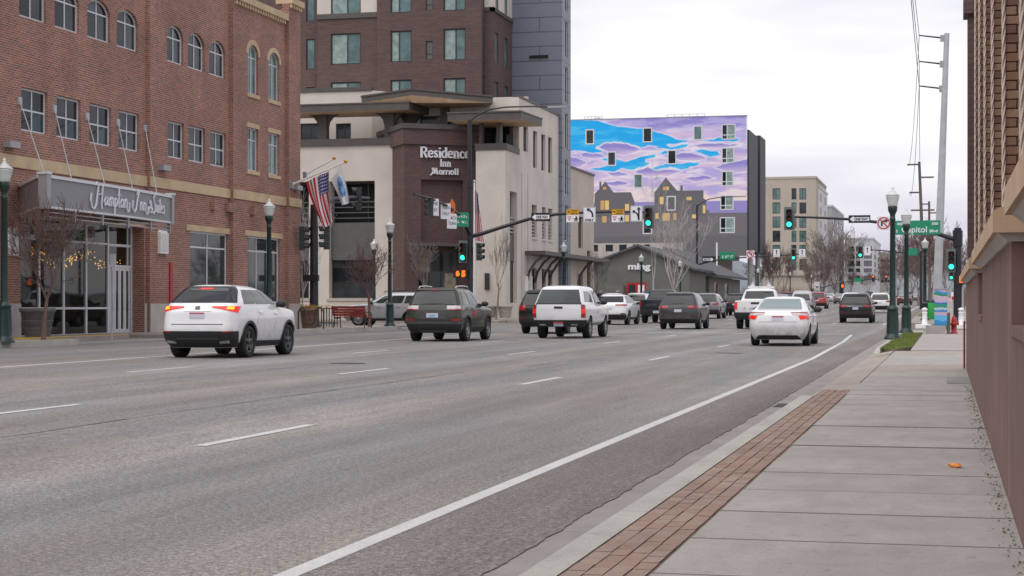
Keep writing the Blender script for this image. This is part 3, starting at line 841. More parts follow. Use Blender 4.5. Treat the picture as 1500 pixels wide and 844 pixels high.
# ------------------------------------------------------------------ left: red brick hotel
def hampton():
    Z0 = .12
    t = thing('hotel_building', 'red brick hotel with limestone bands, arched upper windows and a grey script sign canopy', 'building', (-27.5, 60, Z0))
    XA, XB, XC, XD = -27.5, -27.36, -27.2, -27.04
    YA0 = 30.
    YB, YC, YD, YE = y_at(214, XA), y_at(336, XB), y_at(418, XC), y_at(440, XD)
    A, B, C, D = FX(XA), FX(XB), FX(XC), FX(XD)
    zb0, zb1 = 5.40, 5.76                              # limestone band
    def rect(F, X, x0, x1, z0, z1): return (y_at(x0, X), y_at(x1, X), z0, z1)
    wA, wB, wC = [], [], []
    r2 = (6.57, 7.90); r3 = (10.05, 11.42, 10.98); r3n = 1
    for (a, b) in ((31, 69.5), (83, 118), (131, 163), (174, 204)):
        wA.append((y_at(a, XA), y_at(b, XA), *r2)); wA.append((y_at(a - 3, XA), y_at(b - 2, XA), r3[0] + .02, r3[1], r3[2]))
    for (a, b) in ((246, 269.5), (276, 300.5), (307.5, 331)):
        wB.append((y_at(a, XB), y_at(b, XB), *r2)); wB.append((y_at(a - 1, XB), y_at(b - 1, XB), r3[0], r3[1], r3[2]))
    for (a, b) in ((363, 378), (393.5, 409)):
        wC.append((y_at(a, XC), y_at(b, XC), 6.62, 8.35)); wC.append((y_at(a, XC), y_at(b, XC), 9.72, 11.72, 11.3))
    extra = [(33. + 3.2 * i, 34.6 + 3.2 * i, *r2) for i in range(4)]
    store = (y_at(30, XA), y_at(211, XA), Z0 + .02, 4.02)
    gB = (y_at(278, XB), y_at(334, XB), 1.27, 3.98); gC = (y_at(363, XC), y_at(410, XC), 1.27, 3.98)
    m = MB()
    wall(m, A, YA0, YB, Z0, 14.0, wA + extra + [store], .16)
    wall(m, B, YB, YC, Z0, 14.0, wB + [gB], .16, back=.16)
    wall(m, C, YC, YD, Z0, 13.25, wC + [gC], .16, back=.3)
    wall(m, D, YD, YE, Z0, 14.0, (), .16, back=.3)
    m.quad((XD, YE, Z0), (XD - 30, YE, Z0), (XD - 30, YE, 13.6), (XD, YE, 14.0))
    m.quad((XC, YC, 13.25), (XC - 12, YC, 13.25), (XC - 12, YE, 13.25), (XC, YE, 13.25))
    m.build('wall', M('brick_red'), t)
    # darker rowlock heads over the arched openings, pale stone over the narrow ones
    for h in [w_ for w_ in wA + wB if len(w_) > 4]:
        m = MB()
        F, X = (A, XA) if h[1] < YB else (B, XB)
        o = arch_pts(h[0] - .16, h[1] + .16, h[4], h[3] + .16, 12); i_ = arch_pts(h[0], h[1], h[4], h[3], 12)
        for k in range(12): m.prism(F, [i_[k], o[k], o[k + 1], i_[k + 1]], -.05, .012)
        m.build('brick_arch', M('brick_red'), t)
    for h in wC:
        m = MB()
        if len(h) > 4:
            o = arch_pts(h[0] - .17, h[1] + .17, h[4], h[3] + .2, 12); i_ = arch_pts(h[0], h[1], h[4], h[3], 12)
            for k in range(12): m.prism(C, [i_[k], o[k], o[k + 1], i_[k + 1]], -.1, .03)
            m.build('stone_arch', M('limestone'), t)
        else:
            m.fbox(C, h[0] - .1, h[1] + .1, h[3] + .001, h[3] + .18, -.1, .03); m.build('lintel', M('limestone'), t)
        m = MB(); m.fbox(C, h[0] - .08, h[1] + .08, h[2] - .15, h[2] - .001, -.1, .05); m.build('sill', M('limestone'), t)
    for (F, a, b) in ((A, YA0, YB), (B, YB, YC), (C, YC, YD), (D, YD, YE)):
        m = MB(); m.fbox(F, a + .001, b + (.04 if F is D else -.001), zb0, zb1, -.1, .05); m.build('stone_band', M('limestone'), t)
        if F is A:
            m = MB(); m.fbox(F, a, store[0] - .02, Z0, 1.25, -.1, .04); m.fbox(F, store[1] + .02, b, Z0, 1.25, -.1, .04)
        else:
            m = MB(); m.fbox(F, a + .001, b + (.04 if F is D else -.001), Z0, 1.25, -.1, .04)
        m.build('stone_base', M('stone_pale'), t)
    for (F, g) in ((B, gB), (C, gC)):
        m = MB(); m.fbox(F, g[0] - .3, g[1] + .25, g[3] + .002, g[3] + .22, -.1, .03); m.build('lintel', M('limestone'), t)
    # parapet coping with dentils
    m = MB(); m.fbox(C, YC + .05, YD - .01, 13.25, 13.52, -.5, .16); m.fbox(D, YD, YE + .1, 14.0, 14.25, -.6, .16); m.build('coping', M('limestone'), t)
    a = YC + .12
    while a < YD - .2: dn = MB(); dn.fbox(C, a, a + .13, 13.08, 13.249, 0, .11); dn.build('dentil', M('limestone'), t); a += .27
    a = YD + .05
    while a < YE: dn = MB(); dn.fbox(D, a, a + .13, 13.83, 13.999, 0, .11); dn.build('dentil', M('limestone'), t); a += .27
    # windows
    for h in wA + wB + extra:
        F = A if h[0] < YB else B
        if len(h) > 4: window(t, F, h[0] + .001, h[1] - .001, h[2], h[3], (.5,), (.66,), 'frame_white', ('glass', 'glass_dim', 'glass_blue'), .06, spring=h[4], bars=.05)
        else: window(t, F, h[0] + .001, h[1] - .001, h[2], h[3], (.5,), (.5,), 'frame_white', ('glass', 'glass_blue', 'glass_dim'), .06, bars=.05)
    for h in wC:
        if len(h) > 4: window(t, C, h[0], h[1], h[2], h[3], (.5,), (.74,), 'frame_white', 'glass_teal', .05, spring=h[4])
        else: window(t, C, h[0], h[1], h[2], h[3], (.5,), (.72,), 'frame_white', ('glass_teal', 'glass_teal', 'glass_dim'), .05)
    window(t, B, *gB, (.5,), (.78,), 'frame_white', 'glass_dim', .07, bars=.06)
    window(t, C, *gC, (.32, .66), (.78,), 'frame_white', 'glass_dim', .07, bars=.05)
    # storefront glazing, set back
    S = FX(XA - .5); s0, s1 = store[0], store[1]
    m = MB(); wl = MB()
    for (y0, y1) in ((s0 - .02, s0), (s1, s1 + .02)):
        wl.box(XA - 3.5, XA - .60, y0, y1, Z0, 4.05); jb = MB(); jb.box(XA - .60, XA - .158, y0, y1, Z0, 4.02); jb.build('door_jamb', M('brick_red'), t)
    wl.box(XA - 3.55, XA - 3.5, s0, s1, Z0, 4.05); wl.box(XA - 3.5, XA - .155, s0, s1, 4.03, 4.06); wl.box(XA - 3.5, XA - .51, s0, s1, Z0 - .02, Z0 + .01)
    mat('lobby_grey', (.26, .27, .26), .8, var=.5, vs=.7); wl.build('lobby_interior', M('lobby_grey'), t)
    cols = [y_at(p, XA - .5) for p in (30, 56, 92, 125, 157)]; cols[0] = s0 + .03; e1 = s1 - .05; dj = y_at(186, XA - .5)
    fr = MB(); zz = (Z0 + .1, 1.10, 3.30, 3.98)
    for c in cols + [e1]: fr.fbox(S, c - .05, c + .05, Z0, 3.98, -.05, .05)
    for z in zz: fr.fbox(S, cols[0], cols[-1], z - .035, z + .035, -.04, .04)
    for z in (2.55, 3.28, 3.95): fr.fbox(S, cols[-1] + .05, e1 - .05, z - .045, z + .045, -.04, .04)
    fr.fbox(S, dj - .03, dj + .03, 2.6, 3.9, -.038, .038)
    f_ = fr.build('storefront_frame', M('frame_white'), t)
    mt = NT('store_glass'); gl = mt.n('ShaderNodeBsdfGlossy'); gl.inputs['Roughness'].default_value = .02
    tr = mt.n('ShaderNodeBsdfTransparent'); tr.inputs['Color'].default_value = (.42, .45, .46, 1)
    fz = mt.n('ShaderNodeFresnel'); fz.inputs[0].default_value = 1.55; ms = mt.n('ShaderNodeMixShader')
    mt.l(fz.outputs[0], ms.inputs[0]); mt.l(tr.outputs[0], ms.inputs[1]); mt.l(gl.outputs[0], ms.inputs[2]); mt.l(ms.outputs[0], mt.o.inputs['Surface'])
    MATS['store_glass'] = mt.m
    for i in range(4):
        for j in range(3):
            p = MB(); p.quad(S.p(cols[i] + .05, zz[j] + .035), S.p(cols[i + 1] - .05, zz[j] + .035), S.p(cols[i + 1] - .05, zz[j + 1] - .035), S.p(cols[i] + .05, zz[j + 1] - .035))
            p.build('pane', M('store_glass'), f_)
    for (a, b) in ((cols[-1] + .05, dj - .03), (dj + .03, e1 - .05)):
        for (z0, z1) in ((2.6, 3.23), (3.33, 3.9)):
            p = MB(); p.quad(S.p(a, z0), S.p(b, z0), S.p(b, z1), S.p(a, z1)); p.build('pane', M('store_glass'), f_)
    dd = [cols[-1] + .1 + (e1 - cols[-1] - .2) * i / 4 for i in range(5)]
    for i in range(4):
        d_ = MB(); a, b = dd[i] + .01, dd[i + 1] - .01
        d_.fbox(S, a, a + .09, Z0 + .03, 2.5, -.03, .03); d_.fbox(S, b - .09, b, Z0 + .03, 2.5, -.03, .03)
        d_.fbox(S, a + .09, b - .09, Z0 + .03, Z0 + .25, -.029, .029); d_.fbox(S, a + .09, b - .09, 2.4, 2.5, -.029, .029)
        o = d_.build('door', M('frame_white'), t)
        p = MB(); p.quad(S.p(a + .09, Z0 + .25), S.p(b - .09, Z0 + .25), S.p(b - .09, 2.4), S.p(a + .09, 2.4)); p.build('pane', M('store_glass'), o)
        p = MB(); p.tube(S.p(b - .14, 1.0, .05), S.p(b - .14, 1.6, .05), .016, n=6); p.build('handle', M('chrome'), o)
    # upper header strip (tan) and sconces, red pipe box, boxes at the band
    m = MB(); m.fbox(A, s0, s1, 3.985, 4.02, -.5, .02); m.build('lintel', M('limestone'), t)
    for (p0, p1, zt, zb, F, X) in ((10, 22, 3.55, 2.70, A, XA), (231, 242.5, 3.92, 3.05, B, XB)):
        m = MB(); a, b = y_at(p0, X), y_at(p1, X); c = (a + b) / 2; h = (b - a) / 2
        m.prism(F, [(a, zb), (b, zb), (b, zt - .1), (c + h * .6, zt), (c - h * .6, zt), (a, zt - .1)], 0, .12)
        o = m.build('wall_light', M('white_paint'), t)
        m = MB(); m.fbox(F, a + .08, b - .08, zb + .08, zt - .14, .121, .135); m.build('diffuser', M('lamp_white'), o)
    m = MB(); m.fbox(B, y_at(247.5, XB), y_at(251.5, XB), .3, 2.75, 0, .06); m.build('red_cabinet', M('red_paint'), t)
    for (p, z, F, X, mt_) in ((308, 5.02, B, XB, 'brick_red'), (330, 5.02, B, XB, 'brick_red'), (366, 5.0, C, XC, 'brick_red')):
        m = MB(); a = y_at(p, X); m.fbox(F, a, a + .34, z - .17, z + .17, 0, .18); m.build('vent_box', M('red_paint') if False else M(mt_), t)
    for (p, z, F, X) in ((12, 6.05, A, XA), (236, 6.12, B, XB), (432, 6.2, D, XD)):
        m = MB(); a = y_at(p, X); m.fbox(F, a - .3, a + .3, z - .09, z + .1, 0, .25); m.build('flood_light', M('frame_grey'), t)
    # lobby fairy lights (a thing of its own, hung inside)
    m = MB(); q = random.Random(2)
    for i in range(130):
        a = q.uniform(cols[1] + .1, e1 - .2)
        z = 2.72 + .18 * math.sin(a * 1.9) + q.gauss(0, .09); x = XA - .75 - q.random() * .25; r_ = q.uniform(.018, .032)
        m.lathe([(0, -r_), (r_, 0), (0, r_)], (x, a, z), 5, sm=False)
    o = m.build('bulbs', M('bulb_warm')); tag(o, 'warm yellow fairy lights draped inside the hotel lobby window', 'fairy lights'); o.name = 'fairy_lights'
    # entrance canopy with the script sign
    c = thing('entrance_canopy', 'grey metal entrance canopy with white script lettering over the hotel doors', 'canopy', (-26, 50, 4.3))
    P0 = (XA, y_at(29, XA)); P1 = (-24.7, 44.35 + .3); P2 = (-24.98, 50.5); P3 = (-25.4, 54.35)
    z0, z1 = 4.02, 4.82
    def seg(p, q, n0=-.12, n1=0., nm='fascia', zz=(z0, z1), mt_='frame_grey'):
        d = math.hypot(q[0] - p[0], q[1] - p[1]); F = Face(p, ((q[0] - p[0]) / d, (q[1] - p[1]) / d), ((q[1] - p[1]) / d, -(q[0] - p[0]) / d))
        m = MB(); m.fbox(F, 0, d, zz[0], zz[1], n0, n1); m.build(nm, M(mt_), c); return F, d
    mat('sign_panel', (.225, .225, .245), .5)
    Fl, dl = seg(P0, (P1[0] - .3, P1[1] + .1), mt_='sign_panel')
    F1, d1 = seg(P1, P2, mt_='sign_panel'); F2, d2 = seg(P2, P3, mt_='sign_panel'); seg(P3, (XA, P3[1] + .3), mt_='sign_panel')
    for (F, d) in ((Fl, dl), (F1, d1), (F2, d2)):
        m = MB(); m.fbox(F, 0, d, z1 + .001, z1 + .09, -.16, .05); m.fbox(F, 0, d, z0 - .06, z0 - .001, -.16, .03); m.build('trim', M('frame_white'), c)
        m = MB()
        for z in (z0 - .17, z0 - .3): m.tube(F.p(0, z, -.05), F.p(d, z, -.05), .025, n=6)
        for k in range(1, int(d / 1.9) + 1): m.fbox(F, k * 1.9 - .04, k * 1.9 + .04, z0 - .38, z0 - .061, -.1, .0)
        m.build('grille_bar', M('frame_grey'), c)
    m = MB(); m.vprism([P0, (P1[0] - .05, P1[1] + .15), (P2[0] - .13, P2[1]), (P3[0] - .13, P3[1]), (XA, P3[1] + .2)], 4.5, 4.6); m.build('deck', M('frame_grey'), c)
    for (p, wd) in ((P1, .22), (P3, .16)):
        m = MB(); x, y = p; m.box(x - wd, x + .06, y - .06, y + wd * .7, z0 - .08, z1 + .10); o = m.build('corner_post', M('frame_grey'), c)
        m = MB(); m.box(x - wd - .03, x + .09, y - .09, y + wd * .7 + .03, z1 + .101, z1 + .17); m.build('post_cap', M('frame_white'), o)
    for (px, py, cx, d, F) in ((28, 148, .1, 0, F1), (79, 160, 1.8, 0, F1), (127, 171, 4.1, 0, F1), (172, 180, .4, 0, F2), (212, 188, 2.7, 0, F2)):
        y, z = on_x(px, py, XA); e = F.p(cx, z1 + .1, -.1)
        m = MB(); m.tube((XA + .02, y, z), e, .018, n=6); m.fbox(A, y - .1, y + .1, z - .12, z + .12, 0, .05); m.build('tie_rod', M('steel'), c)
    # script lettering drawn as strokes: two ribbons of letters along the bowed fascia
    ham = [  # units: x-height 1
        [(-2.1, 1.2), (-2.25, .4), (-1.95, -.4), (-1.5, -.5), (-1.1, .0), (-.85, 1.1), (-.62, 2.3)], [(-.62, 2.3), (-.95, 2.45), (-1.25, 2.1)], [(.32, 2.35), (.15, 1.2), (.0, .1), (.05, -.4)], [(-.85, 1.12), (.15, 1.22)],
        [(1.25, .95), (.85, .9), (.6, .4), (.75, 0), (1.05, .2), (1.3, .95), (1.25, .2), (1.5, 0)], [(1.6, .9), (1.65, 0)], [(1.65, .6), (1.95, 1.0), (2.1, .8), (2.05, 0)], [(2.05, .6), (2.35, 1.0), (2.5, .8), (2.5, .1), (2.65, 0)],
        [(2.85, 1.0), (2.8, -.9)], [(2.82, .7), (3.15, 1.0), (3.35, .6), (3.15, .05), (2.85, .1)], [(3.78, 2.15), (3.66, .3), (3.78, 0), (3.98, .15)], [(3.42, 1.35), (4.08, 1.42)],
        [(4.45, 1.0), (4.15, .6), (4.25, .05), (4.6, .1), (4.75, .6), (4.5, 1.0), (4.8, .9)], [(5.0, 1.0), (5.0, 0)], [(5.0, .6), (5.35, 1.05), (5.55, .8), (5.5, 0), (5.7, -.4), (6.05, -.2), (6.15, .7)]]
    inn = [[(-.2, 1.0), (-.3, .2), (.1, -.35), (.55, .1), (.9, 1.5), (1.25, 2.2), (.95, 2.25), (.7, 1.7)], [(1.5, 1.0), (1.45, 0)], [(1.47, .6), (1.8, 1.0), (1.95, .75), (1.9, 0)],
           [(2.25, 1.0), (2.2, 0)], [(2.22, .6), (2.55, 1.0), (2.7, .75), (2.65, 0), (2.85, -.4), (3.2, -.2), (3.3, .6)],
           [(4.3, .45), (3.95, -.1), (3.6, -.05), (3.55, .35), (3.95, .8), (4.0, 1.2), (3.75, 1.3), (3.7, 1.0), (4.25, -.1)]]
    sui = [[(.9, 1.9), (.6, 2.2), (.3, 1.7), (.65, 1.0), (.8, .3), (.4, -.2), (-.1, .1), (-.3, .8)], [(1.1, 1.0), (1.1, .1), (1.4, .05), (1.5, 1.0), (1.55, 0)], [(1.85, 1.0), (1.85, 0)], [(1.85, 1.4), (1.87, 1.5)],
           [(2.25, 1.7), (2.2, .1), (2.4, 0)], [(2.05, 1.1), (2.5, 1.1)], [(2.65, .5), (3.0, .7), (2.85, 1.0), (2.6, .5), (2.8, 0), (3.1, .15)], [(3.55, .95), (3.3, .8), (3.55, .4), (3.45, 0), (3.2, .05)]]
    def at(px): # position along F1/F2 for a picture column (planning only)
        best = None
        for F, d in ((F1, d1), (F2, d2)):
            for k in range(400):
                a = d * k / 400; p = F.p(a, 4.4, .02); X = p[0]; yy = y_at(px, X)
                e = abs(yy - p[1])
                if best is None or e < best[0]: best = (e, F, a)
        return best[1], best[2]
    Fh, ah = at(133); _, ah2 = at(191); F_i, ai = at(191)
    if F_i is F1: wi = 1.
    Fh2, he = at(190)
    hl = (he if Fh2 is F1 else d1 + he) - ah; sh = hl / 8.4
    u1 = min(sh, .24)
    strokes(c, F1, ham, ah + 2.1 * sh, 4.24, .275, 'white_sign', .045, .02, .04, sx=sh / .275)
    F_, a2 = at(193); F__, a3 = at(217)
    s2 = max(.2, (a3 - a2) / 3.7) if F_ is F__ else .22
    strokes(c, F_, inn, a2 + .3 * s2, 4.24, .275, 'white_sign', .044, .02, .04, sx=s2 / .275)
    F_, a4 = at(221); F__, a5 = at(240); s3 = (a5 - a4) / 3.9 if F_ is F__ else .25
    strokes(c, F_, sui, a4 + .3 * s3, 4.24, .275, 'white_sign', .038, .02, .04, sx=s3 / .275)
    return XD, YE
HX, HY = hampton()

# ------------------------------------------------------------------ far left corner: tall hotel with a stucco podium and tower
def residence():
    Z0 = .25
    t = thing('tall_hotel', 'tall hotel of brown brick and beige stucco with flat roof canopies and blue grey tower', 'building', (-30, 105, Z0))
    XR = -25.85; FRY = 103.6; RBY = 102.2               # street-side face; left facade and right block planes
    Fr, Fl, Fb = FX(XR), FY(FRY), FY(RBY)
    def ax(px): return y_at(px, XR)
    # podium, left facade
    xl, xr = -58., x_at(590, FRY)
    o1 = (x_at(482, FRY), x_at(549, FRY), 1.6, 8.95); o0 = (x_at(440, FRY) - 3.2, x_at(452.5, FRY), 1.6, 8.95)
    zc = on_y(520, 213, FRY)[1]
    m = MB(); wall(m, Fl, xl, xr, Z0, zc, [o0, o1], 1.0); m.build('wall', M('stucco'), t)
    for o in (o0, o1):
        m = MB(); m.fbox(Fl, o[0], o[1], 4.0, 6.35, -.75, -.35); m.build('spandrel_panel', M('grey_panel'), t)
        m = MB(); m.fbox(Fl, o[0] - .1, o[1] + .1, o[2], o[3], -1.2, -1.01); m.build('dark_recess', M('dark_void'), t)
        for k in range(4):
            z = 6.62 + .34 * k; m = MB(); m.fbox(Fl, o[0], o[1], z, z + .06, -.6, -.5); m.build('rail', M('grey_panel'), t)
        m = MB(); m.fbox(Fl, o[0] + (o[1] - o[0]) * .78, o[0] + (o[1] - o[0]) * .80, 6.35, o[3], -.66, -.61); m.fbox(Fl, o[0], o[1], 8.8, o[3], -.9, -.62); m.build('post', M('frame_dark'), t)
        window(t, Fl, o[0], o[1], 1.6, 4.0, (), (.42, .8), 'frame_dark', ('glass_dim', 'glass_dim', 'glass'), .06, n=-.6)
        m = MB(); m.fbox(Fl, o[0] - .15, o[1] + .15, 1.42, 1.598, -.9, .08); m.build('sill', M('stone_pale'), t)
    m = MB(); m.fbox(Fl, xl, xr + .15, zc + .001, zc + .42, -.5, .18); m.build('coping', M('metal_brown'), t)
    m = MB(); m.fbox(Fl, x_at(580, FRY), xr, Z0, zc, -.3, .25); m.build('corner_pier', M('stucco'), t)
    m = MB(); m.fbox(Fl, xl, o1[0], Z0, 1.2, 0, .05); m.fbox(Fl, o1[1], x_at(579, FRY), Z0, 1.2, 0, .05); m.build('stone_base', M('stucco_tan'), t)
    # terrace level behind
    TY = FRY + 4.0; Ft = FY(TY)
    zt = on_y(500, 134, TY)[1]
    oo = [(x_at(440, TY), x_at(467, TY), zc, on_y(450, 181, TY)[1]), (x_at(492, TY), x_at(514, TY), zc, on_y(500, 181, TY)[1])]
    m = MB(); wall(m, Ft, xl, x_at(545, TY), zc - .3, zt, oo, .2, back=4.); m.quad(Ft.p(x_at(545, TY), zc - .3, 0), Ft.p(x_at(545, TY) + 9, zc - .3, -4.5), Ft.p(x_at(545, TY) + 9, zt - .6, -4.5), Ft.p(x_at(545, TY), zt, 0))
    m.box(-40, XR - .4, TY + 2, TY + 2.3, zc - .3, on_y(700, 138, TY)[1])
    m.build('terrace_wall', M('stucco'), t)
    m = MB(); m.fbox(Ft, xl, x_at(545, TY), zt + .001, zt + .25, -.3, .1); m.build('coping', M('metal_brown'), t)
    for o in oo: window(t, Ft, *o, (.55,), (.5,), 'frame_dark', 'glass_dim', .08)
    # flat roof canopies on posts: plan quads with the fascia height, each a thin slab with a boarded soffit
    def roof(P, th, posts, brack=False):
        n = len(P); m = MB()
        vs = [(x, y, z - th) for x, y, z in P] + list(P)
        m.add(vs, [tuple(range(n, 2 * n))] + [(i, (i + 1) % n, (i + 1) % n + n, i + n) for i in range(n)]); o = m.build('roof_canopy', M('metal_brown'), t)
        m = MB(); m.add([(x, y, z - th) for x, y, z in P], [tuple(range(n - 1, -1, -1))]); m.build('soffit', M('soffit'), o)
        cx, cy = sum(p[0] for p in P) / n, sum(p[1] for p in P) / n; m = MB()
        vs = [(x + (x - cx) * .012, y + (y - cy) * .03, z + .004) for x, y, z in P]; vs += [(x, y, z + .09) for x, y, z in vs]
        m.add(vs, [tuple(range(n - 1, -1, -1)), tuple(range(n, 2 * n))] + [(i, (i + 1) % n, (i + 1) % n + n, i + n) for i in range(n)]); m.build('roof_edge', M('metal_brown'), o)
        for (p0, p1, py, Y) in posts:
            z1 = P[0][2] - th + .02; x0, x1 = x_at(p0, Y), x_at(p1, Y); zb = py; m = MB(); m.box(x0, x1, Y, Y + .55, zb, z1 + .1)
            if brack:
                for s_, e in ((-1, x0), (1, x1)):
                    q = [(e, z1 - 1.0), (e, z1), (e + s_ * .75, z1), (e + s_ * .38, z1 - .16), (e + s_ * .13, z1 - .45)]
                    vs = [(a, Y + .12, c) for a, c in q] + [(a, Y + .42, c) for a, c in q]
                    m.add(vs, [(0, 1, 2, 3, 4), (9, 8, 7, 6, 5)] + [(i, (i + 1) % 5, (i + 1) % 5 + 5, i + 5) for i in range(5)])
            m.build('roof_post', M('metal_brown'), t)
    def pt(px, py, Y): x, z = on_y(px, py, Y); return (x, Y, z)
    Y1 = FRY - 1.1; a, b_ = pt(400, 153.5, Y1), pt(599, 153.5, Y1); z = (a[2] + b_[2]) / 2; Y2 = Y1 + 3.3
    roof([(a[0], Y1, z), (b_[0], Y1, z), (x_at(630, Y2), Y2, z), (a[0], Y2, z)], .42, [(466, 478, zc, FRY + .3), (563, 577, zc, FRY + .3), (594, 605, zc + .2, Y2 - .7)], True)
    Y1 = FRY - .8; Y2 = Y1 + 4.2; L_, Mm, Rr = pt(529.5, 142.5, Y1), pt(604, 131.5, Y1 - .3), pt(722, 142.5, Y1); zb_ = L_[2] - .05
    roof([L_, Mm, Rr, (x_at(716, Y2), Y2, zb_), (x_at(641, Y2), Y2, zb_ - .1), (x_at(546, Y2), Y2, zb_)], .34, [(645, 656, zc + .4, FRY + 1.6), (676, 687, zc + .4, FRY + 2.4), (597, 605, zc + .4, FRY + 2.2)])
    Y1 = RBY - 1.3; Y2 = Y1 + 4.6; a, b_ = pt(655.5, 166, Y1), pt(763, 165, Y1); z = (a[2] + b_[2]) / 2
    roof([(a[0], Y1, z), (b_[0], Y1, z), (x_at(794, Y2), Y2, z), (a[0], Y2, z)], .42, [(702, 706, on_y(718, 220, RBY)[1], RBY + .3), (727, 733, on_y(718, 220, RBY)[1], RBY + .3), (746.5, 752, on_y(718, 220, RBY)[1], RBY + 2.6)])
    # brown brick entrance volume, turned towards the crossing
    bx0 = x_at(592, 101.3), 101.3
    ang = R(33); u = (math.cos(ang), math.sin(ang)); n_ = (math.sin(ang), -math.cos(ang))
    Fe = Face(bx0, u, n_); ln = 6.1
    ln = 1; 
    while True:   # length until the picture column of its right end
        p = Fe.p(ln, 0); dx = p[0]; dpt = -SN * p[0] + CS * p[1]; px = PXC + FPX * (CS * p[0] + SN * p[1]) / dpt
        if px > 704 or ln > 12: break
        ln += .05
    ztop = on_y(590, 181, 101.3)[1] - .3; zband = ztop - .95
    a_of = lambda px: next((k * .02 for k in range(700) if (PXC + FPX * (CS * Fe.p(k * .02, 0)[0] + SN * Fe.p(k * .02, 0)[1]) / (-SN * Fe.p(k * .02, 0)[0] + CS * Fe.p(k * .02, 0)[1])) >= px), ln)
    rec = (a_of(617), a_of(678), 5.05, 8.85); ent = (a_of(612), a_of(672), Z0, 4.55)
    m = MB(); wall(m, Fe, 0, ln, Z0, zband, [rec, ent], .35, back=6.); m.fbox(Fe, -.12, ln, zband + .001, ztop, -6, .16)
    m.fbox(Fe, rec[0], rec[1], rec[2], rec[3], -.6, -.36)
    m.build('entrance_block', M('brick_brown'), t)
    m = MB(); m.fbox(Fe, -.2, ln, ztop + .001, ztop + .3, -6, .28); m.build('coping', M('metal_brown'), t)
    e = window(t, Fe, ent[0], ent[1], ent[2], ent[3], (.33, .66), (.25, .68), 'metal_brown', ('glass_dim', 'glass_warm', 'glass'), .12, n=-.3, bars=.09, name='entrance_glazing')
    m = MB(); m.fbox(Fe, ent[0] - .6, ent[1] + 1.5, 4.74, 4.9, 0, 1.3)
    for k in range(5): m.fbox(Fe, ent[0] - .4 + k * 1.2, ent[0] - .3 + k * 1.2, 4.6, 4.74, .02, 1.25)
    m.build('awning', M('metal_brown'), t)
    z1 = on_y(650, 229, 103)[1]
    a0, a1 = a_of(614.5), a_of(687.5)
    def serif(body, a, z, s, wd=None, bold=.012, align='LEFT'):
        return lettering(t, Fe, body, a, z, s, 'white_sign', .09, .05, bold=bold, align=align, width=wd, name='sign_lettering')
    zz = 10.15
    G = {'R': (1.35, [[(.2, 0), (.2, 1.5)], [(0, 0), (.42, 0)], [(0, 1.5), (.7, 1.5), (1., 1.35), (1.0, .95), (.7, .78), (.2, .78)], [(.6, .78), (1.05, 0), (1.25, 0)]]),
         'e': (.95, [[(.1, .55), (.78, .55), (.75, .85), (.45, 1.03), (.15, .85), (.08, .5), (.2, .12), (.5, 0), (.8, .18)]]), 's': (.8, [[(.62, .82), (.38, 1.02), (.14, .85), (.2, .62), (.55, .42), (.6, .18), (.35, 0), (.06, .2)]]),
         'i': (.55, [[(.27, 0), (.27, 1.)], [(.05, 0), (.5, 0)], [(.05, .98), (.3, .98)], [(.27, 1.3), (.27, 1.5)]]), 'd': (1.1, [[(.8, 0), (.8, 1.55)], [(.8, .8), (.5, 1.02), (.18, .82), (.08, .5), (.2, .12), (.5, 0), (.8, .25)], [(.78, .02), (1.02, .02)], [(.58, 1.52), (.82, 1.52)]]),
         'n': (1.15, [[(.22, 0), (.22, 1.)], [(0, 0), (.42, 0)], [(0, .98), (.22, .98)], [(.22, .75), (.5, 1.02), (.78, .85), (.82, 0)], [(.62, 0), (1.04, 0)]]), 'c': (.88, [[(.72, .78), (.45, 1.02), (.15, .82), (.08, .5), (.18, .14), (.48, 0), (.75, .2)]]),
         'I': (.65, [[(.3, 0), (.3, 1.5)], [(.05, 0), (.55, 0)], [(.05, 1.5), (.55, 1.5)]]), 'M': (1.75, [[(-.1, -.15), (.2, .0), (.45, .5), (.7, 1.5), (.95, .1)], [(.95, .1), (1.2, 1.5)], [(1.2, 1.5), (1.45, 0)], [(.35, 1.5), (.7, .2)]]),
         'a': (.85, [[(.62, .95), (.62, 0)], [(.62, .8), (.35, 1.), (.1, .7), (.1, .25), (.35, 0), (.62, .25)]]), 'r': (.6, [[(.15, 0), (.15, 1.)], [(.15, .7), (.5, 1.)]]), 'o': (.85, [[(.4, 1.), (.1, .7), (.1, .3), (.4, 0), (.7, .3), (.7, .7), (.4, 1.)]]), 't': (.5, [[(.22, 1.45), (.22, .0)], [(.02, 1.), (.44, 1.)]]), 'j': (.42, [[(.2, 0), (.2, 1.)]])}
    def sign(body, a, z, h, wd, bw):
        tot = sum(G[c][0] for c in body); k = wd / tot; x = 0; pl = []
        for c in body: pl += [[(x + p * 1., q_) for p, q_ in l_] for l_ in G[c][1]]; x += G[c][0]
        strokes(t, Fe, pl, a, z, h / 1.5, 'white_sign', bw, .09, .1, name='sign_lettering', sx=k / (h / 1.5))
    sign('Residence', a0, 10.20, .60, a1 - a0, .115); sign('Inn', a_of(643), 9.66, .42, a_of(660) - a_of(643), .075); sign('Marrjott', a_of(629.5), 9.16, .40, a_of(671) - a_of(629.5), .075)
    # right podium block: blank front, street face with tall slots
    bx1 = x_at(697, RBY)
    z2 = on_y(718, 220, RBY)[1]
    m = MB(); wall(m, Fb, bx1, XR, Z0, z2, (), .2); m.quad(Fb.p(bx1, Z0), Fb.p(bx1, z2), Fb.p(bx1, z2, -3), Fb.p(bx1, Z0, -3))
    ye0, ye1 = RBY, y_at(818, XR)
    slot = (ax(747), ax(757.5), 1.3, 8.15)
